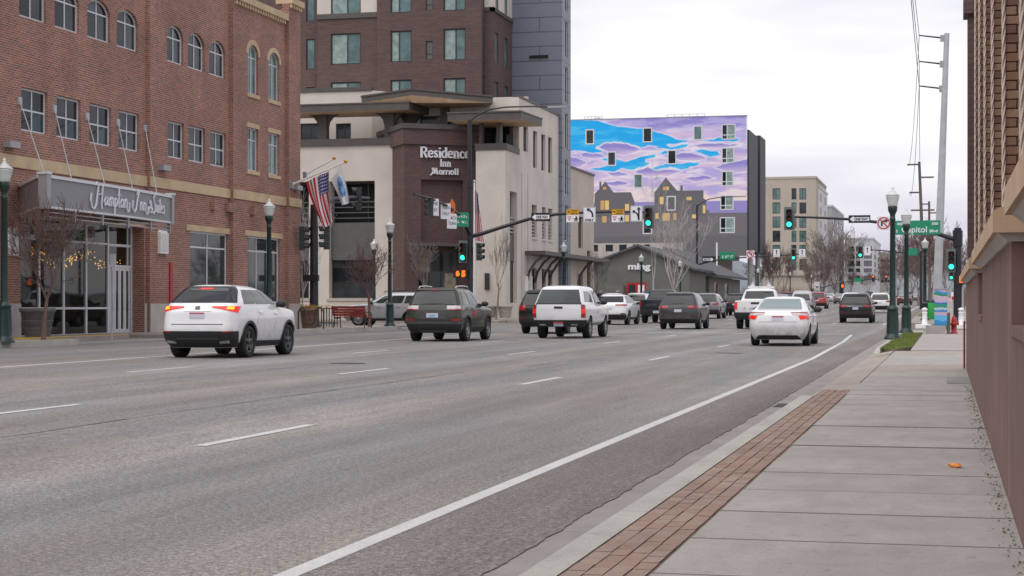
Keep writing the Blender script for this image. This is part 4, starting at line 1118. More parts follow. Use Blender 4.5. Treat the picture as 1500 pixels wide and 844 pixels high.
    up = [(ax(a), ax(b), 10.05, 12.45) for a, b in ((781, 787), (793, 799), (803, 809))] + [(ax(766.5), ax(774), 10.9, 12.5)]
    mid = [(ax(a), ax(b), 5.55, 7.65) for a, b in ((779, 786.5), (794, 799.5), (803, 809))]
    gr = [(ax(a), ax(b), .75, 3.55) for a, b in ((779, 786.5), (794, 799.5), (803, 809))]
    ypar = ax(760)
    wall(m, Fr, ye0, ypar, Z0, z2, [slot] if slot[1] < ypar else [], .45)
    wall(m, Fr, ypar, ye1, Z0, 14.15, ([slot] if slot[0] > ypar else []) + up + mid + gr, .35)
    m.quad(Fr.p(ypar, z2), Fr.p(ypar, 14.15), Fr.p(ypar, 14.15, -8), Fr.p(ypar, z2, -8))
    m.build('wall', M('stucco'), t)
    m = MB(); m.fbox(Fb, bx1 - .05, XR + .05, z2 + .001, z2 + .4, -3, .08); m.fbox(Fr, ye0, ypar, z2 + .002, z2 + .35, -1.5, .07); m.fbox(Fr, ypar, ye1, 14.151, 14.28, -.4, .06); m.build('coping', M('metal_brown'), t)
    window(t, Fr, slot[0], slot[1], 1.3, 3.9, (), (.3, .78), 'frame_dark', 'glass_dim', .06, n=-.3)
    m = MB(); m.fbox(Fr, slot[0], slot[1], 3.9, 5.5, -.4, -.2); m.build('spandrel_panel', M('grey_panel'), t)
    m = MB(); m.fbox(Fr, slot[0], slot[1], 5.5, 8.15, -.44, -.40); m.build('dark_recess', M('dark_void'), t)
    for k in range(5): m = MB(); m.fbox(Fr, slot[0], slot[1], 5.62 + .22 * k, 5.72 + .22 * k, -.25, -.18); m.build('rail', M('frame_grey'), t)
    for g in up: window(t, Fr, *g, (.5,), (), 'frame_dark', 'glass_dim', .06, n=-.2)
    for g in mid:
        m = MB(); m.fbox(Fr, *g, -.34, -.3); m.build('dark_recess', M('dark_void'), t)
        for k in range(5): m = MB(); m.fbox(Fr, g[0], g[1], g[2] + .12 + .22 * k, g[2] + .22 + .22 * k, -.2, -.13); m.build('rail', M('frame_grey'), t)
        m = MB(); m.fbox(Fr, g[0] - .05, g[1] + .05, g[2] - .15, g[2] - .001, -.2, .06); m.build('sill', M('stucco'), t)
    for g in gr: window(t, Fr, *g, (), (.5, .8), 'frame_dark', ('glass', 'glass_dim'), .08, n=-.2)
    for px in (764, 773): m = MB(); m.fbox(Fr, ax(px), ax(px) + .02, Z0, 9.5, 0, .015); m.build('control_joint', M('grey_panel'), t)
    m = MB(); ya, yb = ax(769), ax(868); m.fbox(Fr, ya, yb, 4.35, 4.6, 0, 1.3); m.build('street_awning', M('metal_brown'), t)
    for px in (771, 783, 795, 804, 846): 
        m = MB(); y = ax(px); m.path([Fr.p(y, 2.6, .03), Fr.p(y, 3.3, .2), Fr.p(y, 3.9, .6), Fr.p(y, 4.3, 1.1)], .09, 6); m.build('awning_bracket', M('metal_brown'), t)
    for (px, F, X) in ((714, None, 0),):
        m = MB(); x = x_at(px, RBY); m.fbox(Fb, x - .14, x + .14, 2.1, 3.1, 0, .14); m.build('wall_light', M('frame_dark'), t)
    m = MB(); x = x_at(585, FRY); m.fbox(Fl, x - .12, x + .12, 2.1, 3.2, .25, .4); m.build('wall_light', M('frame_dark'), t)
    for px in (770, 776): m = MB(); y = ax(px); m.fbox(Fr, y - .15, y + .15, 2.0, 3.0, 0, .14); m.build('wall_light', M('white_paint'), t)
    m = MB(); wn = FY(ypar - .02); window(t, wn, XR - 6.4, XR - .25, z2 + .42, z2 + 2.55, (.25, .5, .75), (.4,), 'frame_dark', ('glass_dim', 'glass'), .1, n=.04)
    # blue-grey panel tower
    ty0 = ye1; ty1 = y_at(836, XR + .25); Ftw = FY(ty0); Fts = FX(XR + .25); txl = x_at(756, ty0)
    wt = [(y_at(826.5, XR + .25), y_at(831.5, XR + .25), a, a + 2.5) for a in (2.4, 5.6, 8.8, 12.0, 15.2, 18.4, 21.6)]
    m = MB(); wall(m, Ftw, txl - 4, XR + .25, 0, 30, (), .2); wall(m, Fts, ty0, ty1, 0, 30, wt, .2); m.quad((XR + .25, ty1, 0), (XR - 12, ty1, 0), (XR - 12, ty1, 30), (XR + .25, ty1, 30)); m.build('tower_wall', M('panel_blue'), t)
    for g in wt: window(t, Fts, *g, (), (), 'frame_white', 'glass_dim', .06, n=-.1)
    m = MB(); x0, x1 = x_at(776, ty0), x_at(803, ty0); z = on_y(790, 83, ty0)[1]; m.fbox(Ftw, x0, x1, z - .1, z + .08, 0, .12); m.build('vent_slot', M('dark_void'), t)
    # brown brick room wing behind the podium
    WY = 111.; Fw = FY(WY); xa, xb = x_at(552, WY), x_at(705, WY); xs = x_at(722, WY + .8)
    fl = 3.28; zb = on_y(505, 94, WY)[1]
    hs = []
    for k in range(-1, 4):
        z0 = zb + fl * k; z1 = z0 + 2.1
        for (a, b) in ((483, 527), (572, 603), (649.5, 682)): hs.append((x_at(a, WY), x_at(b, WY), z0, z1))
    pt = [(x_at(a, WY), x_at(b, WY), zb + fl * k + .1, zb + fl * k + 1.35) for k in range(-1, 4) for a, b in ((623.5, 634),)]
    xl2 = x_at(463, WY)
    m = MB(); Fw2 = FY(WY + .35)
    wall(m, Fw, xa, xb, 12, 29, [h for h in hs if h[0] > xa] + pt, .15, back=.4)
    left = [h for h in hs if h[0] < xa]
    wall(m, Fw, xl2, xa - .001, 12, zb + 2.1 + 1.0, [h for h in left if h[3] < zb + 2.2], .15, n=-.2)
    wall(m, Fw, xl2 - 14, xl2, 12, 29, [(x_at(443, WY), x_at(456, WY), zb + fl * k - .2, zb + fl * k + 1.9) for k in range(-1, 3)], .15, n=-.7)
    m.quad(Fw.p(xl2, 12, -.2), Fw.p(xl2, 29, -.2), Fw.p(xl2, 29, -.7), Fw.p(xl2, 12, -.7))
    Fsd = FX(xs); sy1 = y_at(760, xs)
    wall(m, FY(WY + .8), xb, xs, 12, zb + 3.3, (), .1)
    sw = [(y_at(a, xs), y_at(b, xs), zb + fl * k, zb + fl * k + 2.0) for k in range(-1, 1) for a, b in ((725, 730), (739, 744))]
    wall(m, Fsd, WY + .8, sy1, 12, zb + 3.3, sw, .15)
    m.build('wing_wall', M('brick_brown'), t)
    m = MB(); sw2 = [(y_at(a, xs), y_at(b, xs), zb + fl * k + .3, zb + fl * k + 2.2) for k in range(1, 3) for a, b in ((726, 731), (739, 744))]
    wall(m, FY(WY + .8), xb, xs, zb + 3.55, 29, (), .1); wall(m, Fsd, WY + .8, sy1, zb + 3.55, 29, sw2, .15)
    m.build('upper_stucco', M('stucco'), t); m = MB(); hl = [h for h in left if h[3] > zb + 2.2]
    wall(m, Fw, xl2, xa - .001, zb + 2.1 + 1.35, 29, hl, .15, n=-.2)
    m.build('upper_stucco', M('stucco'), t)
    m = MB(); m.fbox(FY(WY + .8), xb, xs + .1, zb + 3.3, zb + 3.55, -.2, .1); m.fbox(Fsd, WY + .7, sy1, zb + 3.3, zb + 3.549, -.2, .1); m.build('string_course', M('metal_brown'), t); m = MB(); m.fbox(Fw, xl2, xa - .01, zb + 3.1, zb + 3.44, -.5, -.1); m.build('string_course', M('metal_brown'), t)
    for i, h in enumerate(hs):
        n = -.12 if h[0] > xa else -.32
        window(t, Fw, *h, (.4 if i % 3 == 1 else .55,), (), 'frame_dark', ('glass_curtain', 'glass_teal', 'glass_curtain'), .09, n=n, bars=.09)
    for h in pt:
        window(t, Fw, *h, (), (.3,), 'frame_dark', ('grey_panel', 'glass'), .05, n=-.1, name='louvre_unit')
    for g in sw: window(t, Fsd, *g, (), (), 'metal_brown', 'glass_teal', .06, n=-.1)
    for g in sw2: window(t, Fsd, *g, (), (), 'metal_brown', 'glass_teal', .06, n=-.1)
    for k in range(-1, 3): window(t, Fw, x_at(443, WY), x_at(456, WY), zb + fl * k - .2, zb + fl * k + 1.9, (), (), 'frame_dark', 'glass_teal', .08, n=-.8)
    # lower beige annex beyond the tower
    a0, a1 = ty1 + .4, y_at(870, XR)
    an = MB(); Fa = FY(a0); axl = x_at(836, a0)
    hh = [(y_at(847, XR), y_at(854, XR), 5.3, 7.6), (y_at(847, XR), y_at(854, XR), .7, 3.4), (y_at(860, XR), y_at(865, XR), .7, 5.2)]
    wall(an, Fr, a0, a1, 0, 10.9, hh, .3); wall(an, Fa, XR - 8, XR, 0, 10.9); an.quad((XR, a1, 0), (XR - 20, a1, 0), (XR - 20, a1, 10.9), (XR, a1, 10.9))
    an.build('annex_wall', M('stucco_tan'), t)
    m = MB(); m.fbox(Fr, a0 - .2, a1, 10.9, 11.05, -.4, .08); m.fbox(Fa, XR - .8, XR, 0, 10.85, 0, .08); m.build('annex_trim', M('metal_brown'), t)
    for g in hh: window(t, Fr, *g, (), (.3, .6), 'frame_dark', 'glass_dim', .06, n=-.2)
residence()
# ------------------------------------------------------------------ building with the painted sky, down the street
def mural_building():
    MY = 231.; F = FY(MY); X1 = x_at(1094.5, MY); X0 = x_at(826, MY)
    zt = on_y(960, 173, MY)[1]; zg = zr(-30, MY)
    t = thing('mural_building', 'apartment block painted with a blue and lilac cloudy sky above grey house silhouettes', 'building', ((X0 + X1) / 2, MY, zg))
    ax = lambda px: on_y(px, 300, MY)[0]
    az = lambda py: on_y(960, py, MY)[1]
    zx = lambda X: 820 + X / 4.22
    zy = lambda Y: 150 + Y / 4.22
    plain = [(858, 870, 187.5, 209), (942, 955, 187, 208), (1016, 1028.5, 186, 206.5), (890, 902, 221, 241.5), (978, 990.5, 220.5, 241), (928.5, 941, 254.5, 275), (977, 989.5, 288, 308.5), (942, 955, 322, 342.5)]
    wide = [(1057.5, 1077, 185, 206.5), (1057.5, 1075, 219, 240.5), (1057.5, 1074, 253, 274), (1055.5, 1074, 288, 308.5), (1055, 1076, 320, 342)]
    holes = [(ax(a), ax(b), az(d), az(c)) for a, b, c, d in plain + wide]
    # painted cloud field: flat paint, computed as a picture in the wall's own metres
    nx, ny = 340, 210
    zl = az(346)
    gx = np.linspace(X0, X1, nx + 1); gz = np.linspace(zl, zt, ny + 1)
    cx, cz = np.meshgrid((gx[:-1] + gx[1:]) / 2, (gz[:-1] + gz[1:]) / 2)
    px = 826 + (cx - X0) / (X1 - X0) * (1094.5 - 826); py = 346 - (cz - zl) / (zt - zl) * (346 - 173)
    U, V = (px - 820) * 4.22, (py - 150) * 4.22
    rg = np.random.default_rng(4)
    def vnoise(x, y, s):
        g = np.random.default_rng(s).random((64, 64)); xi = np.floor(x).astype(int); yi = np.floor(y).astype(int); fx = x - xi; fy = y - yi
        fx = fx * fx * (3 - 2 * fx); fy = fy * fy * (3 - 2 * fy); a = g[yi % 64, xi % 64]; b = g[yi % 64, (xi + 1) % 64]; c = g[(yi + 1) % 64, xi % 64]; d = g[(yi + 1) % 64, (xi + 1) % 64]
        return (a * (1 - fx) + b * fx) * (1 - fy) + (c * (1 - fx) + d * fx) * fy
    def fbm(x, y, s): return vnoise(x, y, s) * .55 + vnoise(x * 2.1, y * 2.1, s + 1) * .28 + vnoise(x * 4.3, y * 4.3, s + 2) * .17
    Uw = px + 5 * (fbm(px / 16, py / 7, 1) - .5); Vw = py + 3.4 * (fbm(px / 11, py / 5, 5) - .5)
    def poly(P):
        ins = np.zeros(Uw.shape, bool)
        for i in range(len(P)):
            x0, y0 = P[i]; x1, y1 = P[(i + 1) % len(P)]
            c = ((y0 > Vw) != (y1 > Vw)) & (Uw < (x1 - x0) * (Vw - y0) / ((y1 - y0) or 1e-9) + x0); ins ^= c
        return ins
    def blur(f, n):
        for _ in range(n): f = (f + np.roll(f, 1, 0) + np.roll(f, -1, 0) + np.roll(f, 1, 1) + np.roll(f, -1, 1)) / 5
        return f
    BL = [[(820, 170), (878, 175), (893, 180), (905, 184), (925, 187), (942, 188), (958, 193), (972, 196), (990, 203), (1003, 207), (1013, 207), (1005, 210), (990, 211), (975, 213), (962, 214), (950, 213), (942, 216), (930, 212), (918, 208), (900, 206), (888, 207), (878, 212), (872, 216), (882, 218), (885, 221), (870, 222), (855, 219), (840, 218), (820, 220)],
          [(862, 247), (880, 243), (896, 240), (900, 236), (893, 234), (878, 233), (886, 230), (905, 232), (912, 234), (920, 236), (930, 233), (940, 230), (955, 227), (963, 226), (960, 231), (948, 233), (947, 237), (956, 239), (950, 241), (940, 244), (930, 248), (920, 248), (912, 246), (900, 250), (890, 249), (878, 248)],
          [(958, 217), (975, 212), (985, 217), (1000, 213), (1012, 213), (1008, 216), (995, 219), (985, 220), (970, 217)], [(966, 226), (977, 221), (987, 224), (975, 227)],
          [(956, 246), (975, 242), (985, 239), (1000, 241), (1012, 239), (1029, 239), (1020, 243), (1008, 245), (1016, 247), (1000, 249), (985, 244), (975, 247), (963, 249)], [(1017, 222), (1030, 220), (1042, 223), (1054, 223), (1055, 230), (1040, 231), (1030, 227)], [(1029, 206), (1045, 207), (1055, 204), (1070, 204), (1085, 207), (1070, 210), (1050, 210), (1035, 209)]]
    LN = [[(877, 213), (888, 208), (900, 208), (918, 209), (930, 214), (941, 219), (930, 223), (915, 227), (905, 225), (890, 221)], [(848, 223), (862, 220), (878, 223), (892, 229), (872, 231), (855, 229)], [(983, 229), (1000, 225), (1015, 226), (1030, 230), (1037, 234), (1015, 237), (998, 236)], [(1014, 215), (1035, 212), (1060, 213), (1090, 214), (1062, 219), (1032, 219)],
          [(930, 252), (950, 244), (965, 250), (985, 249), (1005, 251), (980, 258), (950, 259)], [(1045, 246), (1070, 240), (1100, 236), (1100, 254), (1070, 256)], [(820, 226), (846, 228), (862, 236), (850, 243), (820, 246)], [(885, 252), (905, 250), (925, 255), (905, 259)], [(976, 212), (988, 209), (1000, 211), (988, 216)], [(880, 268), (905, 264), (926, 268), (905, 273)], [(1000, 262), (1030, 258), (1052, 262), (1020, 268)]]
    blue = np.zeros(U.shape, bool); lens = blue.copy(); dep = np.zeros(U.shape)
    for P_ in BL: blue |= poly(P_)
    for P_ in LN:
        k_ = poly(P_); lens |= k_; y0, y1 = min(p[1] for p in P_), max(p[1] for p in P_); dep = np.where(k_, (py - y0) / (y1 - y0), dep)
    lens &= ~blue
    f = blur(blue.astype(float), 3); g = blur(blue.astype(float), 7); lf = blur(lens.astype(float), 3); lg = blur(lens.astype(float), 6)
    n1 = fbm(px / 45, py / 9, 20); n2 = fbm(px / 30, py / 6 + 7, 30)
    vio, lil, pink, wht, cre = [np.array(lin(c)) for c in ((146, 138, 208), (182, 172, 224), (216, 194, 224), (238, 232, 240), (240, 222, 216))]
    sky1, sky2 = np.array(lin((20, 172, 240))), np.array(lin((64, 190, 240)))
    def mixc(a, b, k): return a * (1 - k[..., None]) + b * k[..., None]
    st = lambda v, a, b: np.clip((v - a) / (b - a), 0, 1)
    c = mixc(np.broadcast_to(lil, U.shape + (3,)), pink, st(n1, .40, .62)); c = mixc(c, wht, st(n2, .50, .68) * .75)
    top = st(192 + 8 * (n1 - .5) - py, -4, 8); c = mixc(c, mixc(np.broadcast_to(vio, c.shape), lil, st(n2, .4, .6)), top * st(px, 880, 930))
    c = mixc(c, pink, np.exp(-((px - 1035) / 50) ** 2 - ((py - 198) / 7) ** 2) * .8)
    low = st(py, 262, 290); c = mixc(c, mixc(np.broadcast_to(lil, c.shape), cre, st(n2, .38, .5)), low * .85); c = mixc(c, cre, st(py, 284, 294) * .8)
    c = mixc(c, wht, st(lg, .03, .45) * .85); c = mixc(c, mixc(np.broadcast_to(vio, c.shape), pink, st(dep + .4 * (n2 - .5), .35, 1.)), st(lf, .35, .95))
    c = mixc(c, wht, st(g, .02, .36) * .92); c = mixc(c, mixc(np.broadcast_to(sky1, c.shape), sky2, st(n2, .5, .7)), st(f, .15, .8))
    lilac = np.array(lin((150, 140, 200)))
    band = (py > 296) & (py < 309 + 4 * (U > 900)); c[band] = lilac
    gray = np.array(lin((112, 109, 113))); c[(py >= 309) & (px < 1040)] = gray; c[py > 313] = gray
    vs = []; fs = []; cols = []
    X, Z = np.meshgrid(gx, gz)
    verts = [(float(x), MY, float(z)) for x, z in zip(X.ravel(), Z.ravel())]
    W = nx + 1
    for j in range(ny):
        for i in range(nx):
            mx, mz = cx[j, i], cz[j, i]
            if any(h[0] < mx < h[1] and h[2] < mz < h[3] for h in holes): continue
            fs.append((j * W + i, j * W + i + 1, (j + 1) * W + i + 1, (j + 1) * W + i)); cols.append(c[j, i])
    m = MB(); m.add(verts, fs); me = m.mesh('painted_wall', M('white_paint'), root_loc(t))
    at = me.color_attributes.new('paint', 'FLOAT_COLOR', 'CORNER')
    at.data.foreach_set('color', np.repeat(np.concatenate([np.array(cols), np.ones((len(cols), 1))], 1), 4, 0).astype(np.float32).ravel())
    k = NT('mural_paint'); a = k.n('ShaderNodeVertexColor'); a.layer_name = 'paint'; k.l(a.outputs['Color'], k.b.inputs['Base Color']); k.b.inputs['Roughness'].default_value = .8
    me.materials.clear(); me.materials.append(k.m); link('painted_wall', me, t)
    # flat painted houses
    mat('paint_grey', lin((104, 102, 106)), .85); mat('paint_yellow', lin((232, 196, 120)), .8); mat('paint_ochre', lin((208, 164, 108)), .8)
    P = lambda L_: [(ax(zx(a)), az(zy(b))) for a, b in L_]
    for pg in ([(215, 700), (215, 560), (245, 530), (245, 485), (257, 485), (257, 515), (280, 483), (332, 553), (440, 553), (462, 612), (462, 700)],
               [(585, 700), (585, 558), (655, 466), (725, 548), (745, 548), (745, 516), (760, 516), (760, 548), (888, 548), (888, 600), (903, 606), (903, 700)]):
        m = MB(); m.prism(F, P(pg)[::-1], 0, .02); m.build('painted_house', M('paint_grey'), t)
    for i, (a, b, c_, d) in enumerate([(252, 276, 603, 660), (280, 304, 603, 660), (404, 428, 626, 668), (262, 290, 700, 740), (404, 428, 695, 735), (618, 642, 585, 630), (637, 654, 523, 544), (657, 674, 523, 544), (785, 815, 588, 608), (268, 287, 518, 534),
                                  (635, 680, 686, 735), (592, 612, 686, 720), (700, 722, 686, 730), (817, 846, 696, 720), (884, 900, 640, 690)]):
        m = MB(); q = P([(a, d), (b, d), (b, c_), (a, c_)]); m.prism(F, q, .021, .03); m.build('painted_window', M('paint_yellow' if i % 3 else 'paint_ochre'), t)
    for i, h in enumerate(holes):
        if i < len(plain): window(t, F, h[0] - .05, h[1] + .05, h[2] - .05, h[3] + .05, (), (), 'frame_white' if 1 else '', ('glass_dim', 'glass', 'glass_teal')[i % 3], .16, n=.0)
        else:
            window(t, F, h[0] - .05, h[1] + .05, h[2] - .05, h[3] + .05, (.40,), (.3,), 'frame_white', ('glass_dim', 'glass_curtain', 'glass', 'glass_curtain', 'glass_teal'), .14, n=.0, bars=.12)
    # plain lower wall, ground floor strip of windows, body behind
    m = MB(); z1 = az(356)
    low = [(ax(a), ax(b), az(368), az(358)) for a, b in ((866, 876), (887, 898), (907, 918), (927, 936), (944, 952))]
    wall(m, F, X0 - 6, X1, z1, zl, (), .2); m.build('lower_wall', M('paint_grey'), t)
    m = MB(); wall(m, F, X0 - 6, ax(1000), zg, z1, low, .3); m.build('ground_floor', M('stone_pale'), t)
    m = MB(); wall(m, F, ax(1000), X1, az(376), z1, (), .2); m.build('lower_wall', M('paint_grey'), t)
    for h in low: window(t, F, *h, (), (), 'frame_dark', 'glass', .1, n=-.2)
    XS = X1; Fs = FX(XS)
    m = MB(); m.box(X0 - 6, XS - 4, MY + .6, MY + 26, az(376), zt - .3); m.build('body', M('paint_grey'), t)
    m = MB(); m.fbox(F, X0, X1, zt, zt + .09, -.5, .05); m.build('coping', M('frame_grey'), t)
    mat('panel_charcoal', (.032, .034, .042), .6, var=.08, vs=.6)
    for (a, b, py, xo) in ((1094.6, 1110, 190, .25), (1110.4, 1121.5, 198.5, .3)):
        y0, y1 = y_at(a, XS), y_at(b, XS + xo); z = EYE + (PYH - py) * (y0 / (CS + SN * (a - 750) / FPX)) / FPX
        m = MB(); m.box(XS - 1, XS + xo, y0, y1 - .15, az(368), z); m.build('dark_panel', M('panel_charcoal'), t)
    for px in (1101, 1112): m = MB(); y = y_at(px, XS); m.tube((XS - .2, y, zg), (XS - .2, y, az(366)), .35, n=10); m.build('column', M('concrete'), t)
    m = MB(); m.box(XS - 14, XS - 3, MY + 8, MY + 9, zg, az(366)); m.build('inner_wall', M('concrete'), t)
    for (a, b) in ((850, 876), (972, 1028)):                   # roof rails and units
        m = MB(); xa, xb = ax(a), ax(b); y = MY + 3
        for k in range(6): x = xa + (xb - xa) * k / 5; m.box(x - .03, x + .03, y - .03, y + .03, zt - .2, zt + .75)
        for z in (zt + .4, zt + .72): m.box(xa, xb, y - .025, y + .025, z, z + .05)
        m.build('roof_rail', M('steel'), t)
    m = MB(); m.box(ax(862), ax(870), MY + 4, MY + 5, zt - .3, zt + .7); m.build('roof_unit', M('white_paint'), t)
mural_building()

def ming():
    GY = 172.; F = FY(GY); zg = zr(-30, GY); X = lambda px: x_at(px, GY); Z = lambda py: on_y(935, py, GY)[1]
    t = thing('restaurant_building', 'low grey gabled restaurant with white name letters below the painted block', 'building', (X(935), GY, zg))
    mat('grey_render', (.135, .135, .12), .85, var=.1, vs=.8); mat('roof_shingle', (.085, .085, .092), .9, var=.12, vs=2.)
    xl, xr, xc = X(852), X(1010), X(935); za, ze, zr_ = Z(361), Z(394), Z(392)
    dr = (X(918), X(947), zg + .1, Z(414))
    m = MB(); wall(m, F, xl, xr, zg, ze, [dr], .2); m.add([(xl, GY, ze), (xr, GY, ze), (xc, GY, za)], [(0, 1, 2)])
    m.quad((xr, GY, zg), (xr, GY + 12, zg), (xr, GY + 12, ze), (xr, GY, ze)); m.build('wall', M('grey_render'), t)
    m = MB()
    for (a, za_, b, zb_) in ((xc, za, xl - .6, ze - .2), (xc, za, xr + .6, ze - .2)):
        vs = [(a, GY - .5, za_), (b, GY - .5, zb_), (b, GY + 14, zb_), (a, GY + 14, za_)]; vs += [(x, y, z + .22) for x, y, z in vs]
        m.add(vs, [(0, 1, 2, 3), (4, 5, 6, 7), (0, 1, 5, 4), (1, 2, 6, 5), (2, 3, 7, 6), (3, 0, 4, 7)])
    m.build('roof', M('roof_shingle'), t)
    d = window(t, F, *dr, (.5,), (.35,), 'red_paint', ('glass_dim', 'white_paint'), .22, n=-.05, bars=.25, name='red_door')
    m = MB(); m.fbox(F, X(890), X(916), zg, Z(418), .0, 1.2); m.build('side_bay', M('grey_render'), t)
    lettering(t, F, 'ming', X(920), Z(394.5), .86, 'white_sign', .12, .06, bold=.035, width=X(953) - X(920), name='sign_lettering')
    # long side wing along the pavement
    WX = -24.6; Fw = FX(WX); y0, y1 = max(GY + 14.5, y_at(1008, WX)), y_at(1084, WX)
    m = MB(); drs = [(y_at(a, WX), y_at(b, WX), zg + .3, zg + 3.0) for a, b in ((1046, 1051), (1062, 1067))]
    wall(m, Fw, y0, y1, zg, zg + 3.5, drs, .25); m.quad((WX - 9, y0, zg), (WX, y0, zg), (WX, y0, zg + 3.5), (WX - 9, y0, zg + 3.5)); m.build('wing_wall', M('grey_render'), t)
    for h in drs: window(t, Fw, *h, (), (.5,), 'red_paint', 'glass_dim', .25, n=-.1, name='red_door')
    m = MB(); e = zg + 3.45; rdg = zg + 6.6
    vs = [(WX + .9, y0 - .6, e), (WX + .9, y1 + .5, e), (WX - 5.5, y1 - 3, rdg), (WX - 5.5, y0 + 3, rdg)]; vs += [(x, y, z + .25) for x, y, z in vs]
    m.add(vs, [(0, 1, 2, 3), (4, 5, 6, 7), (0, 1, 5, 4), (1, 2, 6, 5), (2, 3, 7, 6), (3, 0, 4, 7)])
    m.add([(WX + .9, y0 - .6, e), (WX - 5.5, y0 + 3, rdg), (WX - 10, y0 - .6, e)], [(0, 1, 2)]); m.build('roof', M('roof_shingle'), t)
    m = MB(); m.tube((WX - 2, y0 + 22, rdg - 2), (WX - 2, y0 + 22, rdg + 1.3), .1, n=8); m.build('flue', M('white_paint'), t)
ming()

def block(name, label, px0, px1, pyt, Y, side_px, mt, cols, rows, wmat='glass_dim', frame='frame_dark', top_trim=None, depth=None, inset=.1, side_cols=0, base=None):
    F = FY(Y); X0, X1 = x_at(px0, Y), x_at(px1, Y); zt = on_y((px0 + px1) / 2, pyt, Y)[1]; zg = zr(-30, Y)
    t = thing(name, label, 'building', ((X0 + X1) / 2, Y, zg))
    Y1 = y_at(side_px, X1) if side_px else Y + 15
    if depth: Y1 = Y + depth
    hs = []
    for (z1p, z0p) in rows:
        for (a, b) in cols: hs.append((x_at(a, Y), x_at(b, Y), on_y(a, z0p, Y)[1], on_y(a, z1p, Y)[1]))
    m = MB(); wall(m, F, X0, X1, zg, zt, hs, .3)
    Fs = FX(X1); sh = []
    for (z1p, z0p) in rows:
        for k in range(side_cols):
            q = Y + (Y1 - Y) * (k + .25) / side_cols; sh.append((q, q + (Y1 - Y) * .45 / side_cols, on_y(px1, z0p, Y)[1], on_y(px1, z1p, Y)[1]))
    wall(m, Fs, Y, Y1, zg, zt, sh, .3); m.quad((X0, Y, zt), (X1, Y, zt), (X1, Y1, zt), (X0, Y1, zt)); m.quad((X1, Y1, zg), (X0, Y1, zg), (X0, Y1, zt), (X1, Y1, zt))
    m.build('wall', M(mt), t)
    for i, h in enumerate(hs): window(t, F, *h, (.45,) if h[1] - h[0] > 1.4 else (), (), frame, wmat if isinstance(wmat, str) else wmat[i % len(wmat)], .12, n=-inset, bars=.1)
    for h in sh: window(t, Fs, *h, (), (), frame, 'glass_dim', .12, n=-inset)
    m = MB(); m.fbox(F, X0 - .1, X1 + .15, zt + .002, zt + .5, -.5, .15); m.fbox(Fs, Y - .1, Y1, zt + .002, zt + .49, -.5, .15); m.build('parapet', M(top_trim or mt), t)
    if base:
        m = MB(); z = on_y(px0, base, Y)[1]; m.fbox(F, X0, X1 + .3, z, z + .5, 0, .6); m.fbox(Fs, Y, Y1, z, z + .5, 0, .6); m.build('ledge', M('stone_pale'), t)
    return t
mat('beige_panel', (.43, .375, .31), .85, var=.06, vs=.3)
mat('white_panel', (.60, .60, .62), .8, var=.05, vs=.3); mat('grey_block', (.36, .36, .37), .85, var=.08, vs=.3); mat('mid_grey_block', (.22, .22, .24), .8, var=.08, vs=.3)
R5 = [(276 + 20.7 * k, 292.5 + 20.7 * k) for k in range(6)]
block('apartment_building', 'beige six storey block with tall green tinted windows beyond the dark panels', 1119, 1195, 262, 394, 1210, 'beige_panel', [(1131.7, 1143), (1159.5, 1166.6), (1171, 1181)], R5, ('glass_teal', 'glass_dim', 'glass_teal', 'glass_teal'), base=404)
block('apartment_building', 'narrow white block standing just past the beige block', 1190, 1199, 274, 402, 1212, 'white_panel', [], [(282 + 20 * k, 293 + 20 * k) for k in range(6)], side_cols=2)
block('apartment_building', 'grey stepped block with balconies past the narrow white block', 1204, 1219, 303, 440, 1236, 'grey_block', [(1206, 1211)], [(318 + 18 * k, 328 + 18 * k) for k in range(5)], side_cols=3, top_trim='white_panel')
bt = block('apartment_building', 'bright white block with dark balconies at the far end of the street', 1238, 1279, 351, 470, 1290, 'white_panel', [(1242.5, 1251), (1254, 1260), (1265.5, 1277)], [(361, 368), (371.5, 379), (382, 390), (393.5, 399), (404, 410)], ('glass', 'glass_dim', 'mid_grey_block'), side_cols=2)
for k in range(3):
    m = MB(); Y = 470; m.fbox(FY(Y), x_at(1241.5, Y), x_at(1252, Y), on_y(1245, 368.5 + 10.7 * k, Y)[1], on_y(1245, 364.5 + 10.7 * k, Y)[1], .02, 1.2); m.build('balcony', M('frame_dark'), bt)
block('parking_structure', 'pale parking structure with dark level openings behind the white block', 1284, 1308, 372, 520, None, 'stone_pale', [(1290, 1307)], [(380, 384), (390, 394), (400, 404), (410, 414)], 'glass_dim')
block('office_building', 'dull grey office block low behind the right hand trees', 1318, 1336, 366, 700, None, 'grey_block', [(1321, 1325), (1328, 1333)], [(374, 380), (386, 392), (398, 404)], 'glass_dim')
